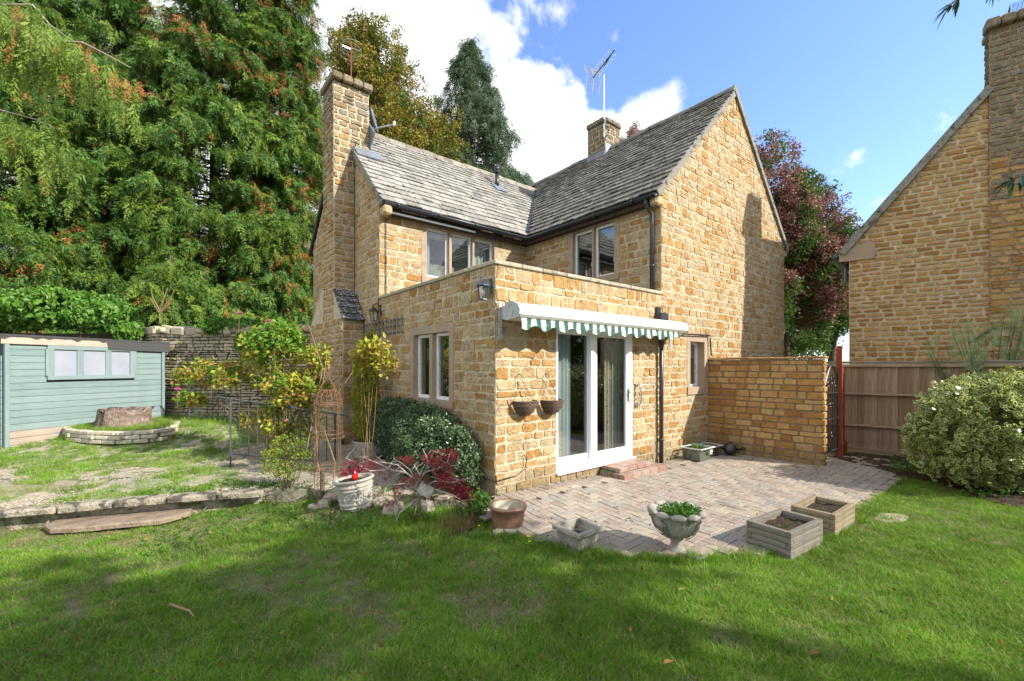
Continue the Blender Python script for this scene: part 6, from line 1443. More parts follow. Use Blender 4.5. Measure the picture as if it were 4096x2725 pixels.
# ================================================================= plant builders
def euler_out(az, droop, roll=0.): return (roll, droop, az)
def ell_pts(E, n, shell=.55, zmin=None):
    """points in a union of ellipsoids, biased to the outside; E: (centre, radii, weight)"""
    out = []; tot = sum(e[2] for e in E)
    while len(out) < n:
        x = R.random()*tot
        for e in E:
            x -= e[2]
            if x <= 0: break
        d = rdir(); nn_ = Vector((d.x*2.3+e[0][0], d.y*2.3+e[0][1], d.z*2.3+e[0][2])); k = (shell+(1-shell)*R.random()**.6)*(1+.34*mn.noise(nn_)+.16*mn.noise(nn_*2.7))
        p = Vector((e[0][0]+d.x*e[1][0]*k, e[0][1]+d.y*e[1][1]*k, e[0][2]+d.z*e[1][2]*k))
        if zmin is not None and p.z < zmin: continue
        out.append((p, d))
    return out
def shrub(name, label, cat, base, E, n, protos, stems=8, stem_mat='bark', s=(.8, 1.25), shell=.55, zmin=0., part='foliage', gapn=.0, gapf=3., sr=.012, mix=None, group=None):
    t = thing(name, label, cat, base, group); P = ell_pts(E, n, shell, zmin)
    if gapn: P = [q for q in P if mn.noise(q[0]*gapf) > -gapn]
    idx = [mix(p, d) if mix else R.randrange(len(protos)) for p, d in P]
    scatter(part, [tuple(p) for p, d in P], [(R.uniform(-.6, .6), R.uniform(-.6, .6), R.uniform(0, 6.28)) for _ in P], [R.uniform(*s) for _ in P], protos, t, idx)
    for i in range(stems):
        p, d = R.choice(P); b0 = V3(base)+Vector((R.uniform(-.06, .06), R.uniform(-.06, .06), -.02)); m_ = b0.lerp(p, .5)+rdir()*.06; b = MB(); b.tube([b0, m_, p], [sr, sr*.7, sr*.3], 5); b.build('stem', M[stem_mat], t)
    return t
def conifer(name, label, x, y, h, rad, nl, ns, protos, pick, z0=1., droop=(.15, 1.35), up=-.02, lean=0., ssc=(.8, 1.4), taper=.8, seed=1, group=None, trunk=.28, zbase=-.2, azr=None):
    t = thing(name, label, 'tree', (x, y, zbase), group); b = MB(); b.tube([(x, y, zbase), (x+lean*.3, y, h*.4), (x+lean, y, h*.97)], [trunk, trunk*.7, .03], 9); b.build('trunk', M['bark'], t, smooth=True)
    P, Ro, S, I = [], [], [], []; lb = MB()
    for i in range(nl):
        tt = (i+R.random())/nl; z = z0+(h-z0)*tt; Rr = rad*((1-tt)**taper+.02)*R.uniform(.68, 1.1); az = R.uniform(0, 6.283) if azr is None else R.uniform(*azr); ca, sa = math.cos(az), math.sin(az); x0 = x+lean*tt
        path = [Vector((x0+ca*Rr*s, y+sa*Rr*s, z+up*Rr*s-.10*Rr*s*s+.05*math.sin(s*6+i))) for s in (0, .3, .6, .85, 1)]
        lb.tube(path, [.05*(1-tt)+.015, .03, .02, .012, .006], 4)
        m_ = max(6, int(ns*(.35+.65*Rr/rad)))
        for k in range(m_):
            s = .18+.82*R.random()**.75; j = min(3, int(s*4)); f = s*4-j; q = path[j].lerp(path[j+1], f); lat = (1.1-s*.6)*Rr*.26*R.uniform(-1, 1); q = q+Vector((-sa*lat+R.gauss(0, .07), ca*lat+R.gauss(0, .07), -abs(lat)*.3+R.gauss(-.06, .13)))
            P.append(tuple(q)); Ro.append((R.uniform(-.9, .9), R.uniform(*droop), az+R.gauss(0, .9))); S.append(R.uniform(*ssc)); I.append(pick(q, s))
    lb.build('branches', M['barkpale' if 'pale' in name else 'bark'], t); scatter('crown', P, Ro, S, protos, t, I); return t
def broadleaf(name, label, x, y, E, n, protos, mix=None, trunk=.2, zb=-.2, s=(.8, 1.3), shell=.5, gap=.15, gapf=.7, nb_=14, group=None):
    t = thing(name, label, 'tree', (x, y, zb), group); P = ell_pts(E, n, shell); P = [q for q in P if mn.noise(q[0]*gapf) > -gap and q[0].z > .3]
    zt = min(e[0][2] for e in E); b = MB(); b.tube([(x, y, zb), (x+.1, y, zt*.5), (x, y+.1, zt)], [trunk, trunk*.75, trunk*.55], 9); b.build('trunk', M['bark'], t, smooth=True)
    for i in range(nb_):
        p = R.choice(P)[0]; a = Vector((x, y+.1, zt*R.uniform(.6, 1))); b = MB(); b.tube([a, a.lerp(p, .5)+Vector((0, 0, .4)), p], [trunk*.4, trunk*.2, .015], 6); b.build('limb', M['bark'], t)
    idx = [mix(p, d) if mix else R.randrange(len(protos)) for p, d in P]
    scatter('crown', [tuple(p) for p, d in P], [(R.uniform(-1, 1), R.uniform(-1, 1), R.uniform(0, 6.28)) for _ in P], [R.uniform(*s) for _ in P], protos, t, idx); return t
def px(u, v, d): return on(u, v, D=d)

# ================================================================= conifers behind the wall
allc = SP_C+SP_L+SP_B
def pick_con(brown, light):
    def f(q, s):
        n = mn.noise(Vector(q)*.55); r_ = R.random()
        if n > .16 and r_ < brown*2.6 or r_ < brown*.15: return 5
        return R.choice((3, 4)) if r_ > 1-light*(1.6 if n < 0 else .6) else R.choice((0, 1, 2))
    return f
for (u, d, h, rad, nl, ns, br, li, lb, seed) in (
    (120, 15.5, 17, 3.6, 190, 34, .06, .25, 'tall dense green conifer leftmost behind the ivy topped wall', 1),
    (470, 16.5, 16.5, 3.3, 190, 34, .05, .12, 'tall dark green conifer behind the shed roof, second from left', 2),
    (860, 17.5, 21, 3.5, 230, 36, .10, .22, 'tallest drooping conifer with many browned sprays, mid left', 3),
    (1130, 18.5, 21, 2.5, 210, 30, .10, .25, 'slim tall conifer with brown sprays directly left of the chimney', 4)):
    p = px(u, HOR, d); conifer('conifer_tree', lb, p[0], p[1], h, rad, int(nl*1.6), int(ns*1.8), allc, pick_con(br, li), z0=1.6, group='conifers behind the boundary wall', taper=.5, ssc=(.8, 1.5))
for (u, d, h, rad, nl, ns, lb) in ((680, 14.8, 5.5, 2.0, 60, 26, 'low bushy young conifer behind the dry stone wall, beside the shed roof'), (1050, 17.0, 7.0, 2.3, 70, 28, 'mid height feathery conifer filling the gap left of the chimney foot'), (330, 15.5, 7.5, 2.4, 70, 26, 'shorter conifer with dead brown lower fronds above the ivy')):
    p = px(u, HOR, d); conifer('conifer_tree', lb, p[0], p[1], h, rad, nl, ns, allc, pick_con(.08, .3), z0=1.5, group='conifers behind the boundary wall', taper=.5, ssc=(.8, 1.3))
# weeping boughs entering from the upper left
wpx = px(-420, HOR, 10.5); wt = thing('weeping_cypress', 'weeping yellow green cypress whose pale boughs hang into the top left corner', 'tree', (wpx[0], wpx[1], 0)); b = MB(); b.tube([(wpx[0], wpx[1], -.1), (wpx[0], wpx[1], 11)], [.3, .12], 9); b.build('trunk', M['bark'], wt)
P, Ro, S, I = [], [], [], []
for (pts, r0) in (([(-420, 60, 10.5), (-60, 20, 10.4), (130, 20, 10.3), (200, 100, 10.2), (300, 170, 10)], .035), ([(-420, 200, 10.5), (0, 130, 10.4), (180, 160, 10.2), (330, 170, 10), (430, 220, 9.9), (520, 270, 9.8)], .035), ([(-420, 500, 10.5), (0, 440, 10.4), (150, 480, 10.3), (260, 530, 10.2)], .025), ([(-420, -60, 10.5), (0, -40, 10.3), (120, 20, 10.2)], .03)):
    path = [V3(px(*q)) for q in pts]; b = MB(); b.tube(path, [r0*(1-.8*i/(len(path)-1)) for i in range(len(path))], 6); b.build('bough', M['barkpale'], wt, smooth=True)
    for i in range(len(path)-1):
        L = (path[i+1]-path[i]).length
        for k in range(int(L*38)):
            q = path[i].lerp(path[i+1], R.random()); dz = R.random()**1.0*1.5*R.uniform(.3, 1); q = q+Vector((R.uniform(-.25, .25), R.uniform(-.35, .35), -dz)); P.append(tuple(q)); Ro.append((R.uniform(-.6, .6), R.uniform(1.0, 1.45), R.uniform(0, 6.28))); S.append(R.uniform(.8, 1.3)); I.append(2 if R.random() < .08 else R.choice((0, 1)))
scatter('hanging_sprays', P, Ro, S, SP_L+SP_B, wt, I)
# golden tree and far conifer
p = px(1600, HOR, 23)
broadleaf('golden_tree', 'autumn tree turning gold behind the slate roof and left chimney', p[0], p[1], [(px(1500, 520, 23), (2.6, 2.6, 5.2), 1.3), (px(1660, 720, 22.5), (2.7, 2.6, 4.2), 1.2), (px(1790, 900, 22), (2.2, 2.2, 3.5), .8), (px(1440, 260, 23), (1.1, 1.1, 2.6), .35)], 7500, CL_G+CL_N, mix=lambda p, d: R.choice((0, 1)) if R.random() < .82 else R.choice((2, 3)), shell=.45, gap=.22, gapf=.9, s=(.7, 1.2))
p = px(1885, HOR, 25)
conifer('dark_conifer', 'pointed dark grey green conifer rising behind the middle of the slate roof', p[0], p[1], 20.2, 5.2, 300, 46, SP_K, lambda q, s: R.randrange(2), z0=6, taper=.72, droop=(.5, 1.3), up=-.02, ssc=(1.1, 1.8), trunk=.3)
# copper red tree and the oak behind
p = px(3140, HOR, 18)
broadleaf('copper_tree', 'tall tree with copper red leaf clusters between the two houses', p[0], p[1], [(px(3030, 880, 18), (1.9, 1.9, 3.3), 1.), (px(3190, 1010, 18), (2.0, 1.9, 3.1), 1.1), (px(3260, 1120, 17.5), (1.4, 1.5, 2.0), .6), (px(3040, 1200, 17), (1.2, 1.2, 1.8), .4)], 4200, CL_R+CL_N, mix=lambda p, d: R.choice((0, 1)) if mn.noise(p*1.1)+R.uniform(-.3, .3) > -.12 else R.choice((2, 3)), shell=.5, gap=.3, gapf=1.0, s=(.6, 1.05))
p = px(3330, HOR, 26)
broadleaf('oak_tree', 'green tree with a dark forked trunk seen low between the houses', p[0], p[1], [(px(3250, 1230, 26), (3.6, 3, 2.6), 1.), (px(3420, 1150, 26), (3, 3, 3.), .8), (px(3100, 1350, 25), (2.5, 2.5, 1.5), .6)], 2200, CL_N, trunk=.35, gap=.2)
p = px(2560, HOR, 19)
broadleaf('copper_tree', 'top twigs of a red leaved tree just showing over the main ridge', p[0], p[1], [(px(2540, 680, 19), (1.0, 1.0, 1.75), 1.)], 420, CL_R, shell=.5, gap=.3, s=(.5, .8), trunk=.12, nb_=6)
p = px(3080, HOR, 15)
conifer('blue_conifer', 'small low conifer behind the far end of the garden wall', p[0], p[1], 2.6, 1.5, 46, 18, SP_K, lambda q, s: 0, z0=.2, taper=.6, ssc=(.5, .9), trunk=.08)

# ================================================================= trees and hedge on the camera's side (they shade the lawn and mirror in the glass)
for i, (x, y, E, n, gp_0, lb) in enumerate((
    (2.6, -10.6, [((2.2, -10.2, 6.0), (2.2, 2.2, 2.2), 1.)], 760, .04, 'broad leafy tree behind the viewer, shading the lawn by the patio'),
    (-.6, -9.6, [((-.6, -9.2, 5.5), (2.2, 2.0, 2.0), 1.)], 620, -.02, 'broad leafy tree behind the viewer, shading the middle of the lawn'),
    (-3.9, -8.8, [((-3.9, -8.6, 5.2), (1.8, 1.6, 1.8), 1.)], 330, -.05, 'broad leafy tree behind the viewer, shading the left of the lawn'))):
    broadleaf('shade_tree', lb, x, y, E, n, CL_N, s=(.8, 1.3), shell=.2, gap=gp_0, gapf=.55, group='trees behind the viewer')
hd = ell_pts([((x, -11.5+.5*(x-4)*.6 if x > 4 else -11.5, 1.6), (1.3, .9, 1.9), 1.) for x in range(0, 17, 2)], 2600, .6, -.1)
hg = thing('tall_hedge', 'tall mixed hedge across the garden behind the viewer', 'hedge', (8, -10.5, -.1)); scatter('foliage', [tuple(p) for p, d in hd], [(R.uniform(-1, 1), R.uniform(-1, 1), R.uniform(0, 6.28)) for _ in hd], [R.uniform(.8, 1.3) for _ in hd], CL_N, hg)
for x in range(0, 17, 2): b = MB(); y = -11.5+.3*max(0, x-4); b.tube([(x, y, -.1), (x+.1, y, 2.2)], [.06, .03], 6); b.build('stem', M['bark'], hg)
# overhanging twigs at the right edge of the view
ct = rd(4.6, 1.2, -.1); ch = thing('overhanging_tree', 'long leaved tree whose twig tips droop into the right edge of view', 'tree', ct); b = MB(); b.tube([V3(ct), V3(ct)+Vector((0, 0, 3.8))], [.11, .05], 8); b.build('trunk', M['bark'], ch)
P = []
for nm, pts in (('twig', [(4700, -900, 2.7), (4200, -300, 2.6), (3900, -60, 2.5), (3800, 20, 2.5)]), ('twig', [(4900, 300, 2.9), (4400, 600, 2.8), (4150, 690, 2.7), (4040, 715, 2.7)]), ('twig', [(4500, -700, 2.7), (4100, -350, 2.7), (3990, -60, 2.6)])):
    path = [V3(px(*q)) for q in pts]; b = MB(); b.tube([V3(ct)+Vector((0, 0, 3.2))]+path, [.03]+[.014-.003*i for i in range(len(path))], 5); b.build(nm, M['bark'], ch)
    lb_ = MB()
    for k in range(13):
        s = R.random()*.5+.5 if k > 2 else 1.; j = len(path)-2; q = path[j].lerp(path[j+1], s); d = ((path[j+1]-path[j]).normalized()*1.0+Vector((0, 0, -.7))+rdir()*.7).normalized(); L = R.uniform(.10, .15); leaf(lb_, q, d, L, L*.22, R.random(), 0, (0, 0, 1), .2)
    lb_.build('leaves', M['laurel'], ch)

# ================================================================= ivy
iv = [(px(40, 1245, 10.9), (1.15, .5, .46), 1.), (px(260, 1235, 11.), (1.15, .6, .48), 1.1), (px(430, 1270, 10.9), (.7, .5, .38), .6), (px(520, 1325, 10.5), (.3, .25, .2), .15)]
shrub('ivy', 'bright green large leaved ivy heaped on the wall above the shed', 'climber', (px(260, HOR, 11)[0], px(260, HOR, 11)[1], 0), iv, 1700, IVY, stems=5, s=(.5, .9), shell=.75, part='ivy_leaves')
iv = [(px(880, 1305, 10.2), (.42, .2, .17), 1.), (px(1010, 1315, 10.3), (.42, .25, .22), 1.), (px(980, 1370, 10.1), (.22, .12, .2), .4)]
shrub('ivy', 'darker ivy trailing over the middle of the dry stone wall top', 'climber', (px(1000, HOR, 10.2)[0], px(1000, HOR, 10.2)[1], .3), iv, 420, IVY, stems=4, s=(.45, .75), shell=.6, part='ivy_leaves')
sp = thing('bare_sapling', 'thin yellow green sapling with bare upright twigs on the wall top', 'sapling', px(640, 1285, 10.4))
for q in ([(640, 1290), (638, 1240), (655, 1190), (650, 1150)], [(638, 1240), (610, 1190), (605, 1160)], [(640, 1245), (680, 1200), (697, 1160)], [(645, 1225), (660, 1180), (672, 1150)], [(636, 1250), (615, 1215), (600, 1190)], [(642, 1250), (668, 1225), (690, 1195)]):
    b = MB(); b.tube([px(u, v, 10.35) for u, v in q], [.014, .010, .007, .004][:len(q)], 5); b.build('twig', M['twig'], sp)

# ================================================================= shrubs on the terrace and by the house
rb = V3(-1.55, 3.75, 0); E = [(px(1110, 1380, 7.0), (.50, .42, .38), 1.1), (px(1000, 1500, 7.0), (.48, .4, .30), .6), (px(1200, 1560, 6.9), (.52, .4, .32), 1.), (px(800, 1500, 7.1), (.34, .25, .22), .25), (px(1260, 1440, 6.9), (.25, .2, .2), .2), (px(1120, 1700, 6.9), (.55, .35, .38), .55), (px(770, 1600, 7.0), (.2, .15, .12), .10)]
def rosemix(p, d):
    u = 1.0 if p.z > 1.75 else .25 if p.z > 1.2 else .15
    return R.choice((2, 3)) if R.random() < u*.9 else R.choice((0, 1))
rose = shrub('rose_bush', 'tall straggling rose bush with yellowing leaves and a few pink flowers', 'rose bush', rb, E, 900, CL_Y+CL_RG, stems=34, stem_mat='twig', s=(.7, 1.15), shell=.35, mix=rosemix, gapn=.22, gapf=3.2, sr=.010)
for (u, v, s_) in ((957, 1253, .035), (1072, 1290, .045), (710, 1557, .032)):
    c = V3(px(u, v, 6.8)); b = MB()
    for k in range(16): d = rdir(-.2, 1); leaf(b, c, d, s_*1.3, s_, R.random(), 0)
    b.build('flower', M['pink'], rose); b = MB(); b.tube([c, c+Vector((0, .05, -.3))], .004, 4); b.build('stem', M['twig'], rose)
b = MB()
for _ in range(26): p, d = R.choice(ell_pts(E, 3, .8)); b.lathe([(0, -.012), (.011, -.004), (.011, .006), (0, .014)], p, 6)
b.build('rose_hips', M['roseo'], rose)
for q in ([(1180, 1960), (1225, 1800), (1270, 1600), (1290, 1470), (1235, 1300)], [(1330, 1975), (1340, 1850), (1290, 1700), (1330, 1600), (1410, 1490), (1420, 1440)], [(1300, 1985), (1270, 1850), (1265, 1700), (1290, 1550), (1310, 1400)], [(1400, 1490), (1440, 1440), (1500, 1400)]):
    b = MB(); b.tube([px(u, v, 5.6+.1*i) for i, (u, v) in enumerate(q)], [.008, .007, .006, .005, .004, .003][:len(q)], 6); b.build('cane', M['twig'], rose, smooth=True)
shrub('variegated_shrub', 'small airy shrub with tiny cream and green leaves before the railing', 'shrub', (-1.83, 1.85, 0), [((-1.83, 1.85, .36), (.28, .25, .30), 1.)], 260, CL_V, stems=14, s=(.7, 1.1), shell=.3, sr=.006, gapn=.25, gapf=5)
shrub('box_shrub', 'golden green box shrub trained as a tall column in the round planter', 'shrub', (-.36, 2.95, .25), [((-.40, 2.95, .55), (.22, .22, .30), .8), ((-.41, 3.0, .95), (.21, .22, .35), 1.), ((-.40, 3.0, 1.40), (.19, .20, .38), 1.), ((-.36, 2.98, 1.8), (.11, .13, .28), .4)], 1300, CL_BX, stems=10, s=(.8, 1.25), shell=.55)
crp = px(1500, 1430, 5.5); shrub('climbing_rose', 'sunlit yellow green rose spray in front of the box shrub and trellis', 'rose bush', (-.95, 1.6, 0), [(px(1500, 1405, 5.5), (.20, .18, .11), 1.), (px(1545, 1470, 5.4), (.13, .14, .10), .6), (px(1450, 1440, 5.6), (.12, .12, .08), .4)], 75, CL_Y, stems=5, stem_mat='twig', s=(.7, 1.1), shell=.3, sr=.006)
def hm(p, d): return 2 if (p.y < 1.35 and R.random() < .8 and p.x < -.15) or R.random() < .10 else R.choice((0, 1))  # sunlit-coloured leaves picked on the outer side near the corner
shrub('cotoneaster_hedge', 'rounded dark small leaved hedge clipped below the side window, glossy and tinted sunlit towards the corner', 'hedge', (-.3, 1.7, 0), [((-.20, 2.45, .56), (.28, .40, .42), .9), ((-.24, 1.9, .54), (.34, .50, .46), 1.1), ((-.28, 1.3, .52), (.38, .50, .46), 1.1), ((-.31, .80, .48), (.36, .42, .40), .9), ((-.24, .42, .34), (.24, .28, .40), .6)], 5200, CL_H+CL_HL, stems=14, s=(.8, 1.3), shell=.72, mix=hm, zmin=.02)
ec = rd(6.25, 5.75); ec2 = rd(7.2, 5.9); ec3 = rd(5.75, 5.7)
eu = shrub('euonymus_bush', 'big rounded variegated bush, cream edged green leaves, before the board fence', 'shrub', (ec[0], ec[1], -.1), [((ec[0], ec[1], .62), (.80, .72, .66), 1.), ((ec2[0], ec2[1], .66), (.85, .7, .74), .9), ((ec3[0], ec3[1], .5), (.45, .45, .52), .4), ((rd(6.5, 5.8)[0], rd(6.5, 5.8)[1], 1.0), (.45, .4, .36), .35)]+[((ec[0]+R.uniform(-.7, 1.0), ec[1]+R.uniform(-.7, .5), .95+R.uniform(0, .3)), (.09, .09, .16), .03) for _ in range(12)], 3000, EU, stems=10, s=(.75, 1.25), shell=.74, zmin=-.02)
yc = rd(7.55, 6.55); shrub('yellow_shrub', 'bright yellow leaved shrub at the right edge behind the variegated bush', 'shrub', (yc[0], yc[1], -.1), [((yc[0], yc[1], .85), (.55, .5, .5), 1.)], 420, CL_YS, stems=6, s=(.9, 1.3))
# feathery tamarisk behind the fence
fc = rd(8.0, 7.3); ft = thing('feathery_shrub', 'airy grey green feathery shrub showing above the fence on the right', 'shrub', (fc[0], fc[1], -.1)); P, Ro, S = [], [], []
for i in range(30):
    u = R.uniform(3660, 4300); top = 1400-170*max(0, (u-3650)/450)**.7+R.uniform(-30, 60) if u < 4100 else R.uniform(1180, 1330); dd = R.uniform(6.7, 7.4)
    a = V3(fc)+Vector((R.uniform(-.2, .2), R.uniform(-.2, .2), .2)); e = V3(px(u, top, dd)); m_ = a.lerp(e, .6)+Vector((0, 0, -.15)); b = MB(); b.tube([a, m_, e], [.012, .008, .003], 4); b.build('stem', M['bark'], ft)
    for k in range(9): s = .45+.55*k/9; q = m_.lerp(e, (s-.4)/.6); P.append(tuple(q+rdir()*.08)); dv = (e-m_).normalized(); Ro.append((R.uniform(-.7, .7)-dv.y*.9, R.uniform(-.7, .7)+dv.x*.9, R.uniform(0, 6.28))); S.append(R.uniform(.35, .65))
scatter('feathery_foliage', P, Ro, S, FE, ft)

# ================================================================= crimson maple
ab = V3(px(1680, 2040, 4.62)); mp = thing('japanese_maple', 'low spreading maple with bare pale branches and crimson feathery leaves', 'tree', (ab.x, ab.y, -.14))
br = [([(1680, 2040, 4.62), (1672, 1960, 4.6), (1655, 1915, 4.6), (1620, 1890, 4.55), (1560, 1880, 4.5), (1480, 1885, 4.5), (1420, 1852, 4.5), (1382, 1832, 4.5)], .016),
      ([(1640, 1905, 4.6), (1590, 1860, 4.65), (1520, 1848, 4.7), (1500, 1842, 4.7)], .009), ([(1668, 1940, 4.6), (1700, 1890, 4.6), (1760, 1872, 4.6), (1835, 1860, 4.55)], .011),
      ([(1660, 1930, 4.6), (1640, 1880, 4.5), (1600, 1850, 4.45), (1575, 1835, 4.4)], .009), ([(1700, 1890, 4.6), (1712, 1850, 4.6), (1700, 1815, 4.6), (1690, 1795, 4.6)], .007),
      ([(1675, 1960, 4.6), (1740, 1925, 4.5), (1810, 1930, 4.45), (1880, 1915, 4.4)], .010), ([(1672, 1965, 4.6), (1750, 1960, 4.4), (1820, 1985, 4.3), (1860, 2010, 4.3)], .009),
      ([(1670, 1970, 4.6), (1620, 1935, 4.4), (1560, 1940, 4.3), (1510, 1975, 4.2)], .009), ([(1672, 1985, 4.6), (1650, 2010, 4.4), (1600, 2050, 4.3), (1580, 2092, 4.25)], .008), ([(1660, 2000, 4.5), (1665, 2030, 4.35), (1655, 2065, 4.3)], .006),
      ([(1560, 1880, 4.5), (1530, 1862, 4.5), (1455, 1830, 4.55), (1430, 1825, 4.55)], .006), ([(1760, 1872, 4.6), (1790, 1845, 4.6), (1800, 1815, 4.6)], .006), ([(1672, 1950, 4.6), (1680, 1900, 4.75), (1655, 1860, 4.8)], .009)]
tips = []
for q, r_ in br:
    path = [V3(px(*p)) for p in q]; b = MB(); b.tube(path, [r_*(1-.7*i/(len(path)-1)) for i in range(len(path))], 6); b.build('branch', M['barkpale'], mp, smooth=True)
    for k in range(8):
        i = R.randrange(1, len(path)); a = path[i-1].lerp(path[i], R.random()); e = a+rdir(-.2, .8)*R.uniform(.05, .16); b = MB(); b.tube([a, a.lerp(e, .5)+rdir()*.01, e], [r_*.3, r_*.2, .0012], 4); b.build('twig', M['barkpale'], mp)
P, S, I = [], [], []
for (u, v, d, ru, rv, n, g) in ((1420, 1865, 4.5, 45, 25, 18, 0), (1395, 1885, 4.5, 20, 20, 7, 0), (1498, 1862, 4.6, 10, 12, 4, 0), (1460, 1850, 4.5, 30, 12, 6, 0), (1540, 1885, 4.5, 12, 10, 3, 0), (1625, 1850, 4.5, 15, 35, 9, 1), (1700, 1825, 4.6, 18, 12, 6, 0), (1780, 1830, 4.6, 45, 25, 22, 0), (1740, 1850, 4.6, 20, 20, 7, 0), (1770, 1900, 4.5, 30, 30, 18, 0), (1800, 1940, 4.45, 50, 35, 38, 0), (1850, 1965, 4.4, 35, 35, 30, 0), (1600, 1955, 4.5, 18, 25, 9, 0), (1560, 2008, 4.3, 18, 14, 6, 0), (1690, 1920, 4.5, 35, 25, 14, 1), (1640, 1925, 4.5, 20, 20, 6, 0), (1780, 1860, 4.6, 30, 60, 10, 1), (1690, 2010, 4.5, 50, 40, 12, 1), (1720, 1975, 4.5, 30, 20, 8, 1)):
    for _ in range(int(n*.75)): P.append(tuple(px(u+R.uniform(-ru, ru), v+R.uniform(-rv, rv), d+R.uniform(-.1, .1)))); S.append(R.uniform(.45, .9)); I.append(3 if (g and R.random() < .6) else R.randrange(3))
scatter('maple_leaves', P, [(R.uniform(-.3, .3), R.uniform(-.3, .3), R.uniform(0, 6.28)) for _ in P], S, AC+ACG, mp, I)
b = MB(); c = V3(px(1702, 1962, 4.4)); b.box(c, (.15, .012, .11), Matrix.Rotation(-.7, 3, 'Z') @ Matrix.Rotation(.45, 3, 'Y') @ Matrix.Rotation(-.4, 3, 'X'), bev=.003, tint=.9); o = b.build('stone_plaque', M['concrete'], None); tag(o, 'tilted pale grey plaque leaning under the maple branches', 'plaque')
def stalks(nm, label, cat, c, n, h, mat, lean=.25, r_=.003, sprd=.12):
    t = thing(nm, label, cat, c); b = MB()
    for _ in range(n):
        p = V3(c)+Vector((R.gauss(0, sprd), R.gauss(0, sprd*.6), 0)); e = p+Vector((R.gauss(0, lean), R.gauss(0, lean), 1)).normalized()*h*R.uniform(.5, 1.1); b.tube([p, p.lerp(e, .5)+rdir()*.015, e], [r_, r_*.8, r_*.4], 4)
    b.build('stalks', mat, t); return t
sc_ = px(1830, 2070, 4.25); stalks('dead_stalks', 'clump of dry brown cut stems between maple and glazed pot', 'plant', (sc_[0], sc_[1], -.12), 60, .24, M['rust'], .3)
wc_ = on(1920, 2070, Z=-.1); wd = shrub('leafy_weed', 'narrow leaved green weed growing between the maple and the brown pot', 'plant', (wc_[0], wc_[1], -.1), [((wc_[0]-.05, wc_[1], .05), (.16, .14, .13), 1.)], 60, CL_W, stems=12, sr=.003, stem_mat='twig', s=(1., 1.8), shell=.3, zmin=-.1)
o = thing('lilac_flowers', 'small clump of lilac flowers at the foot of the chimney breast', 'flowers', (-.62, 3.3, 0)); P = [(-.62+R.gauss(0, .07), 3.3+R.gauss(0, .05), .07+R.uniform(0, .03)) for _ in range(14)]
b = MB()
for p in P:
    for k in range(8): leaf(b, p, Vector((math.cos(k*.785), math.sin(k*.785), .3)), .016, .006, R.random())
    b.tube([(p[0], p[1], 0), p], .002, 3)
b.build('petals', M['lilac'], o)
for (u, v, z, lb) in ((2114, 2152, -.115, 'yellow dandelion standing in the lawn edge right of the brown pot, upper of two'), (2119, 2174, -.115, 'smaller yellow dandelion just below the first one by the patio edge'), (1916, 2108, -.11, 'single yellow dandelion left of the brown glazed pot')):
    g = on(u, v+28, Z=z); t = thing('dandelion', lb, 'flower', g); c = V3(g[0], g[1], z+.075); b = MB(); b.tube([g, c], .002, 4); b.build('stem', M['weed'], t); b = MB()
    for k in range(14): leaf(b, c, Vector((math.cos(k*.449), math.sin(k*.449), .25+.3*(k % 2))), .019, .007, R.random())
    b.build('flower_head', M['yellow'], t)
wf_ = rd(5.95, 5.05, .04); t = thing('white_flower', 'single white flower low in front of the variegated bush', 'flower', wf_); b = MB()
for k in range(5): leaf(b, wf_, Vector((math.cos(k*1.257), math.sin(k*1.257), .3))-Vector((.2, .2, 0)), .035, .03, R.random(), 0, (0, 0, 1))
b.tube([wf_, wf_-np.array([0, 0, .12])], .003, 4); b.build('petals', M['whitepet'], t)
# green seedlings in the urn, planters and box
def herb(label, c, rx, ry, n, s=(.6, 1.1), cat='plant', nm='seedlings', hz=.02):
    P = [(c[0]+R.uniform(-1, 1)*rx, c[1]+R.uniform(-1, 1)*ry, c[2]+R.uniform(0, hz)) for _ in range(n)]; P = [p for p in P if ((p[0]-c[0])/rx)**2+((p[1]-c[1])/ry)**2 < 1]
    t = thing(nm, label, cat, c); scatter('leaves', P, [(R.uniform(-.4, .4), R.uniform(-.4, .4), R.uniform(0, 6.28)) for _ in P], [R.uniform(*s) for _ in P], CL_W, t); return t
herb('mat of small bright green seedlings filling the stone urn', uc+Vector((.02, -.02, .335)), .15, .15, 150, hz=.03)
herb('a few tiny seedlings in the nearer grey timber planter', tc1+Vector((0, 0, -.0)), .10, .10, 7, (.4, .7)); herb('two or three tiny seedlings in the farther tan timber planter', tc2, .10, .08, 4, (.4, .7))
herb('leafy green plants growing out of the full storage box', V3(4.02, -.32, .10), .14, .10, 24, (.9, 1.5), hz=.06)

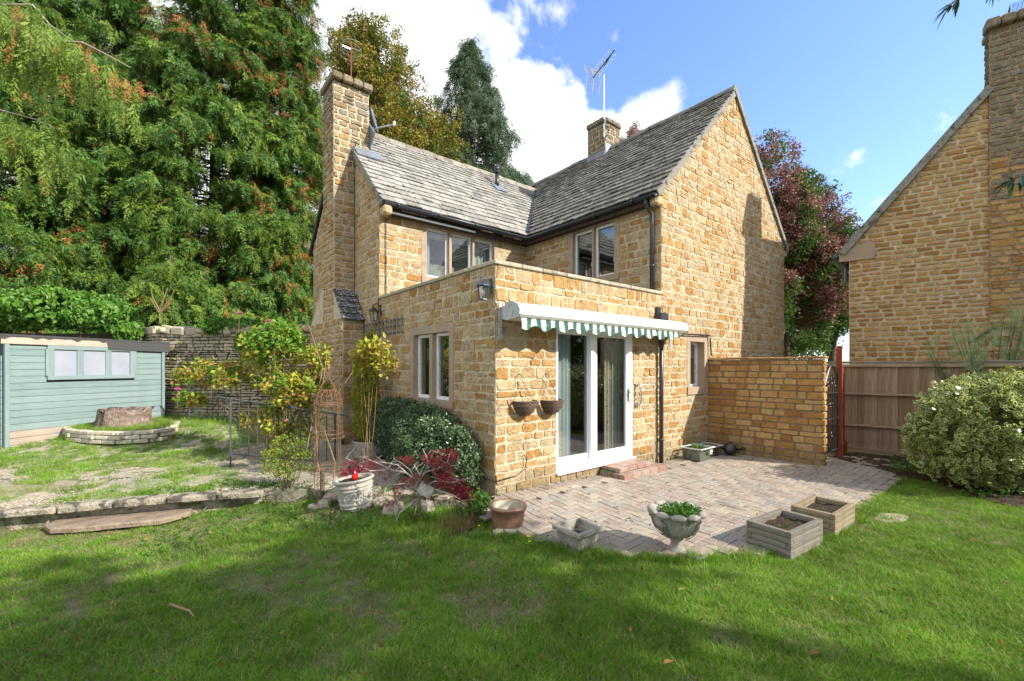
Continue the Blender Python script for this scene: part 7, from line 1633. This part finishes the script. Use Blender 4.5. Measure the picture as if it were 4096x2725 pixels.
# ================================================================= grass and ground cover
def grass():
    P, Ro, S, I = [], [], [], []
    shapes = TF+TFL+TFD; n1, n2 = len(TF), len(TFL)
    def put(x, y, z, kind, s):
        P.append((x, y, z)); Ro.append((R.uniform(-.15, .15), R.uniform(-.15, .15), R.uniform(0, 6.28))); S.append(s)
        I.append(R.randrange(n1) if kind == 0 else n1+R.randrange(n2) if kind == 1 else n1+n2+R.randrange(len(TFD)))
    dry = [(on(1990, 2420, Z=-.13), .42), (on(1960, 2270, Z=-.13), .25), (on(700, 2110, Z=-.2), .55), (on(1270, 2080, Z=-.15), .4), (on(300, 2150, Z=-.25), .5), (on(2900, 2560, Z=-.12), .18)]
    n = 0
    while n < 60000:
        d = 1.05*(14/1.05)**R.random(); r_ = R.uniform(-1.25, 1.25)*d; p = rd(r_, d); x, y = p[0], p[1]
        n += 1
        if inpoly(x, y) or (x > -.35 and y > -.15 and x < 9) or inpoly(x, y, BED): continue
        on_t = x < -.3 and y > kline(x)-.06
        nz = mn.noise(Vector((x*1.1, y*1.1, 0)))+.5*mn.noise(Vector((x*3.3, y*3.3, 4)))
        if on_t: continue
        k = 0
        dd = min((math.hypot(x-q[0][0], y-q[0][1])/q[1]+.35*mn.noise(Vector((x*5, y*5, 1)))) for q in dry)
        if dd < .8:
            if R.random() < .72:
                if R.random() < .85: put(x, y, ground_z(x, y), 2, R.uniform(.7, 1.2))
                continue
        if x < -1.0 and y > -1.2 and nz < .0 and R.random() < .6: continue
        s = R.uniform(.75, 1.15)*(1+.25*nz)
        if nz < -.38 and R.random() < .6: k = 2
        # longer tufts along the patio edge and round the maple
        ed = 9
        for (ax, ay), (bx_, by_) in zip(PATIO[1:12], PATIO[2:13]):
            vx, vy = bx_-ax, by_-ay; tt = max(0, min(1, ((x-ax)*vx+(y-ay)*vy)/(vx*vx+vy*vy))); ed = min(ed, math.hypot(x-ax-vx*tt, y-ay-vy*tt))
        if ed < .13 and R.random() < .75: k = 1; s = R.uniform(.45, .95)
        elif math.hypot(x+1.0, y+.05) < .45 and R.random() < .5: k = 1; s = R.uniform(.6, 1.1)
        elif R.random() < .09: k = 1; s = R.uniform(.35, .75)
        elif R.random() < .10: k = 2
        put(x, y, ground_z(x, y), k, s)
    o = scatter('lawn_grass', P, Ro, S, shapes, None, I); tag(o, kind='stuff')
    P.clear(); Ro.clear(); S.clear(); I.clear(); n = 0
    while n < 22000:
        x = R.uniform(-9, -.4); y = R.uniform(1, 13); n += 1
        if y < kline(x)+.03: continue
        dcam = math.hypot(x-CAM[0], y-CAM[1])
        nz = mn.noise(Vector((x*.9, y*.9, 7)))+.6*mn.noise(Vector((x*3, y*3, 2)))
        bias = -.35 if y-kline(x) > 2.6 else -.05
        if x > -2.2 and y < 4.8: bias = .7
        if nz < bias: continue
        if x > -2.6 and y > 9: bias = 0
        put(x, y, ground_z(x, y), 0 if R.random() < .85 else 1, R.uniform(.6, 1.25))
    bd_ = 0
    while bd_ < 420:
        x, y = R.uniform(-5.5, -2.2), R.uniform(5.8, 9.8); sc0 = rd(-7.66, 8.6)
        if inpoly(x, y, arc) and math.hypot(x-sc0[0], y-sc0[1]) > .42: put(x, y, .34, 1, R.uniform(.5, .9)); bd_ += 1
        else: bd_ += .2
    o = scatter('terrace_grass', P, Ro, S, shapes, None, I); tag(o, kind='stuff')
grass()
P, Ro, S = [], [], []
while len(P) < 14000:
    x = R.uniform(-8, -.45); y = kline(x)+.06+7*R.random()**1.7
    if R.random() < .12: x, y = R.uniform(-1.9, -.5), kline(x)-R.uniform(0, .5)
    if -30 < x < -.35: P.append((x, y, ground_z(x, y)+.002)); Ro.append((R.uniform(-.5, .5), R.uniform(-.5, .5), R.uniform(0, 6.28))); S.append(R.uniform(.006, .018))
o = scatter('terrace_gravel', P, Ro, S, PB, None); tag(o, kind='stuff')
P, Ro, S = [], [], []
for _ in range(150):
    u, v = R.uniform(0, 4096), R.uniform(2080, 2725); g = on(u, v, Z=-.14)
    if inpoly(g[0], g[1]): continue
    P.append((g[0], g[1], ground_z(g[0], g[1])+.035)); Ro.append((R.uniform(-.5, .5), R.uniform(-.3, .3), R.uniform(0, 6.28))); S.append(R.uniform(.35, .8))
for _ in range(60):
    x, y = R.uniform(0, 5), R.uniform(-2.5, -.3)
    if inpoly(x, y): P.append((x, y, patio_z(x, y)+.008)); Ro.append((0, 0, R.uniform(0, 6.28))); S.append(R.uniform(.3, .6))
for _ in range(500):
    x, y = R.uniform(4.5, 9), R.uniform(-5, -1.6)
    if inpoly(x, y, BED): P.append((x, y, -.075)); Ro.append((R.uniform(-.5, .5), R.uniform(-.3, .3), R.uniform(0, 6.28))); S.append(R.uniform(.5, 1.1))
o = scatter('leaf_litter', P, Ro, S, DL, None); tag(o, kind='stuff')
P, Ro, S = [], [], []
for _ in range(70):
    x, y = R.uniform(-.3, 5), R.uniform(-2.6, -.2)
    if inpoly(x, y): P.append((x, y, patio_z(x, y))); Ro.append((0, 0, R.uniform(0, 6.28))); S.append(R.uniform(.25, .75))
for _ in range(560):
    x = R.uniform(-3.2, -.5); y = kline(x)+.35-R.random()**1.2*1.7; P.append((x, y, ground_z(x, y)+.01)); Ro.append((0, 0, R.uniform(0, 6.28))); S.append(R.uniform(.6, 1.3))
for _ in range(46):
    x = R.uniform(-.1, 4.9); P.append((x, -.03-R.uniform(0, .03), patio_z(x, 0))); Ro.append((0, 0, R.uniform(0, 6.28))); S.append(R.uniform(.3, .8))
for _ in range(20): x, y = R.uniform(1.84, 1.95), R.uniform(-.3, -.06); P.append((x, y, .0)); Ro.append((0, 0, R.uniform(0, 6.28))); S.append(R.uniform(.8, 1.4))
for _ in range(30): q = on(R.uniform(3560, 3700), R.uniform(1810, 1900), Z=-.08); P.append(tuple(q)); Ro.append((0, 0, R.uniform(0, 6.28))); S.append(R.uniform(1.2, 2.2))
for _ in range(40): q = on(R.uniform(3850, 4090), R.uniform(1900, 1990), Z=-.08); P.append(tuple(q)); Ro.append((0, 0, R.uniform(0, 6.28))); S.append(R.uniform(1.0, 2.0))
o = scatter('low_weeds', P, Ro, S, CL_W, None); tag(o, kind='stuff')
q = [on(u, v, Z=-.18) for u, v in ((680, 2418), (720, 2440), (760, 2448), (775, 2475))]; b = MB(); b.tube([(p[0], p[1], ground_z(p[0], p[1])+.045+.01*(i % 2)) for i, p in enumerate(q)], [.009, .010, .008, .005], 6); o = b.build('fallen_twig', M['twig'], None, smooth=True); tag(o, 'crooked brown fallen twig lying on the left part of the lawn', 'twig')
for (u, v, mt, nm, lb) in ((3240, 2632, 'roseo', 'fallen_leaf', 'orange brown fallen leaf near the bottom of the lawn, right of centre'), (2712, 2372, 'yshrub', 'fallen_leaf', 'pale yellow fallen leaf on the lawn below the urn'), (2650, 2670, 'deadleaf', 'fallen_leaf', 'brown curled fallen leaf at the bottom of the lawn')):
    g = on(u, v, Z=-.09); b = MB(); leaf(b, (g[0], g[1], -.075), (1, -.4, .1), .07, .035, .5, 0, (0, 0, 1), .3); o = b.build(nm, M[mt], None); tag(o, lb, 'leaf')
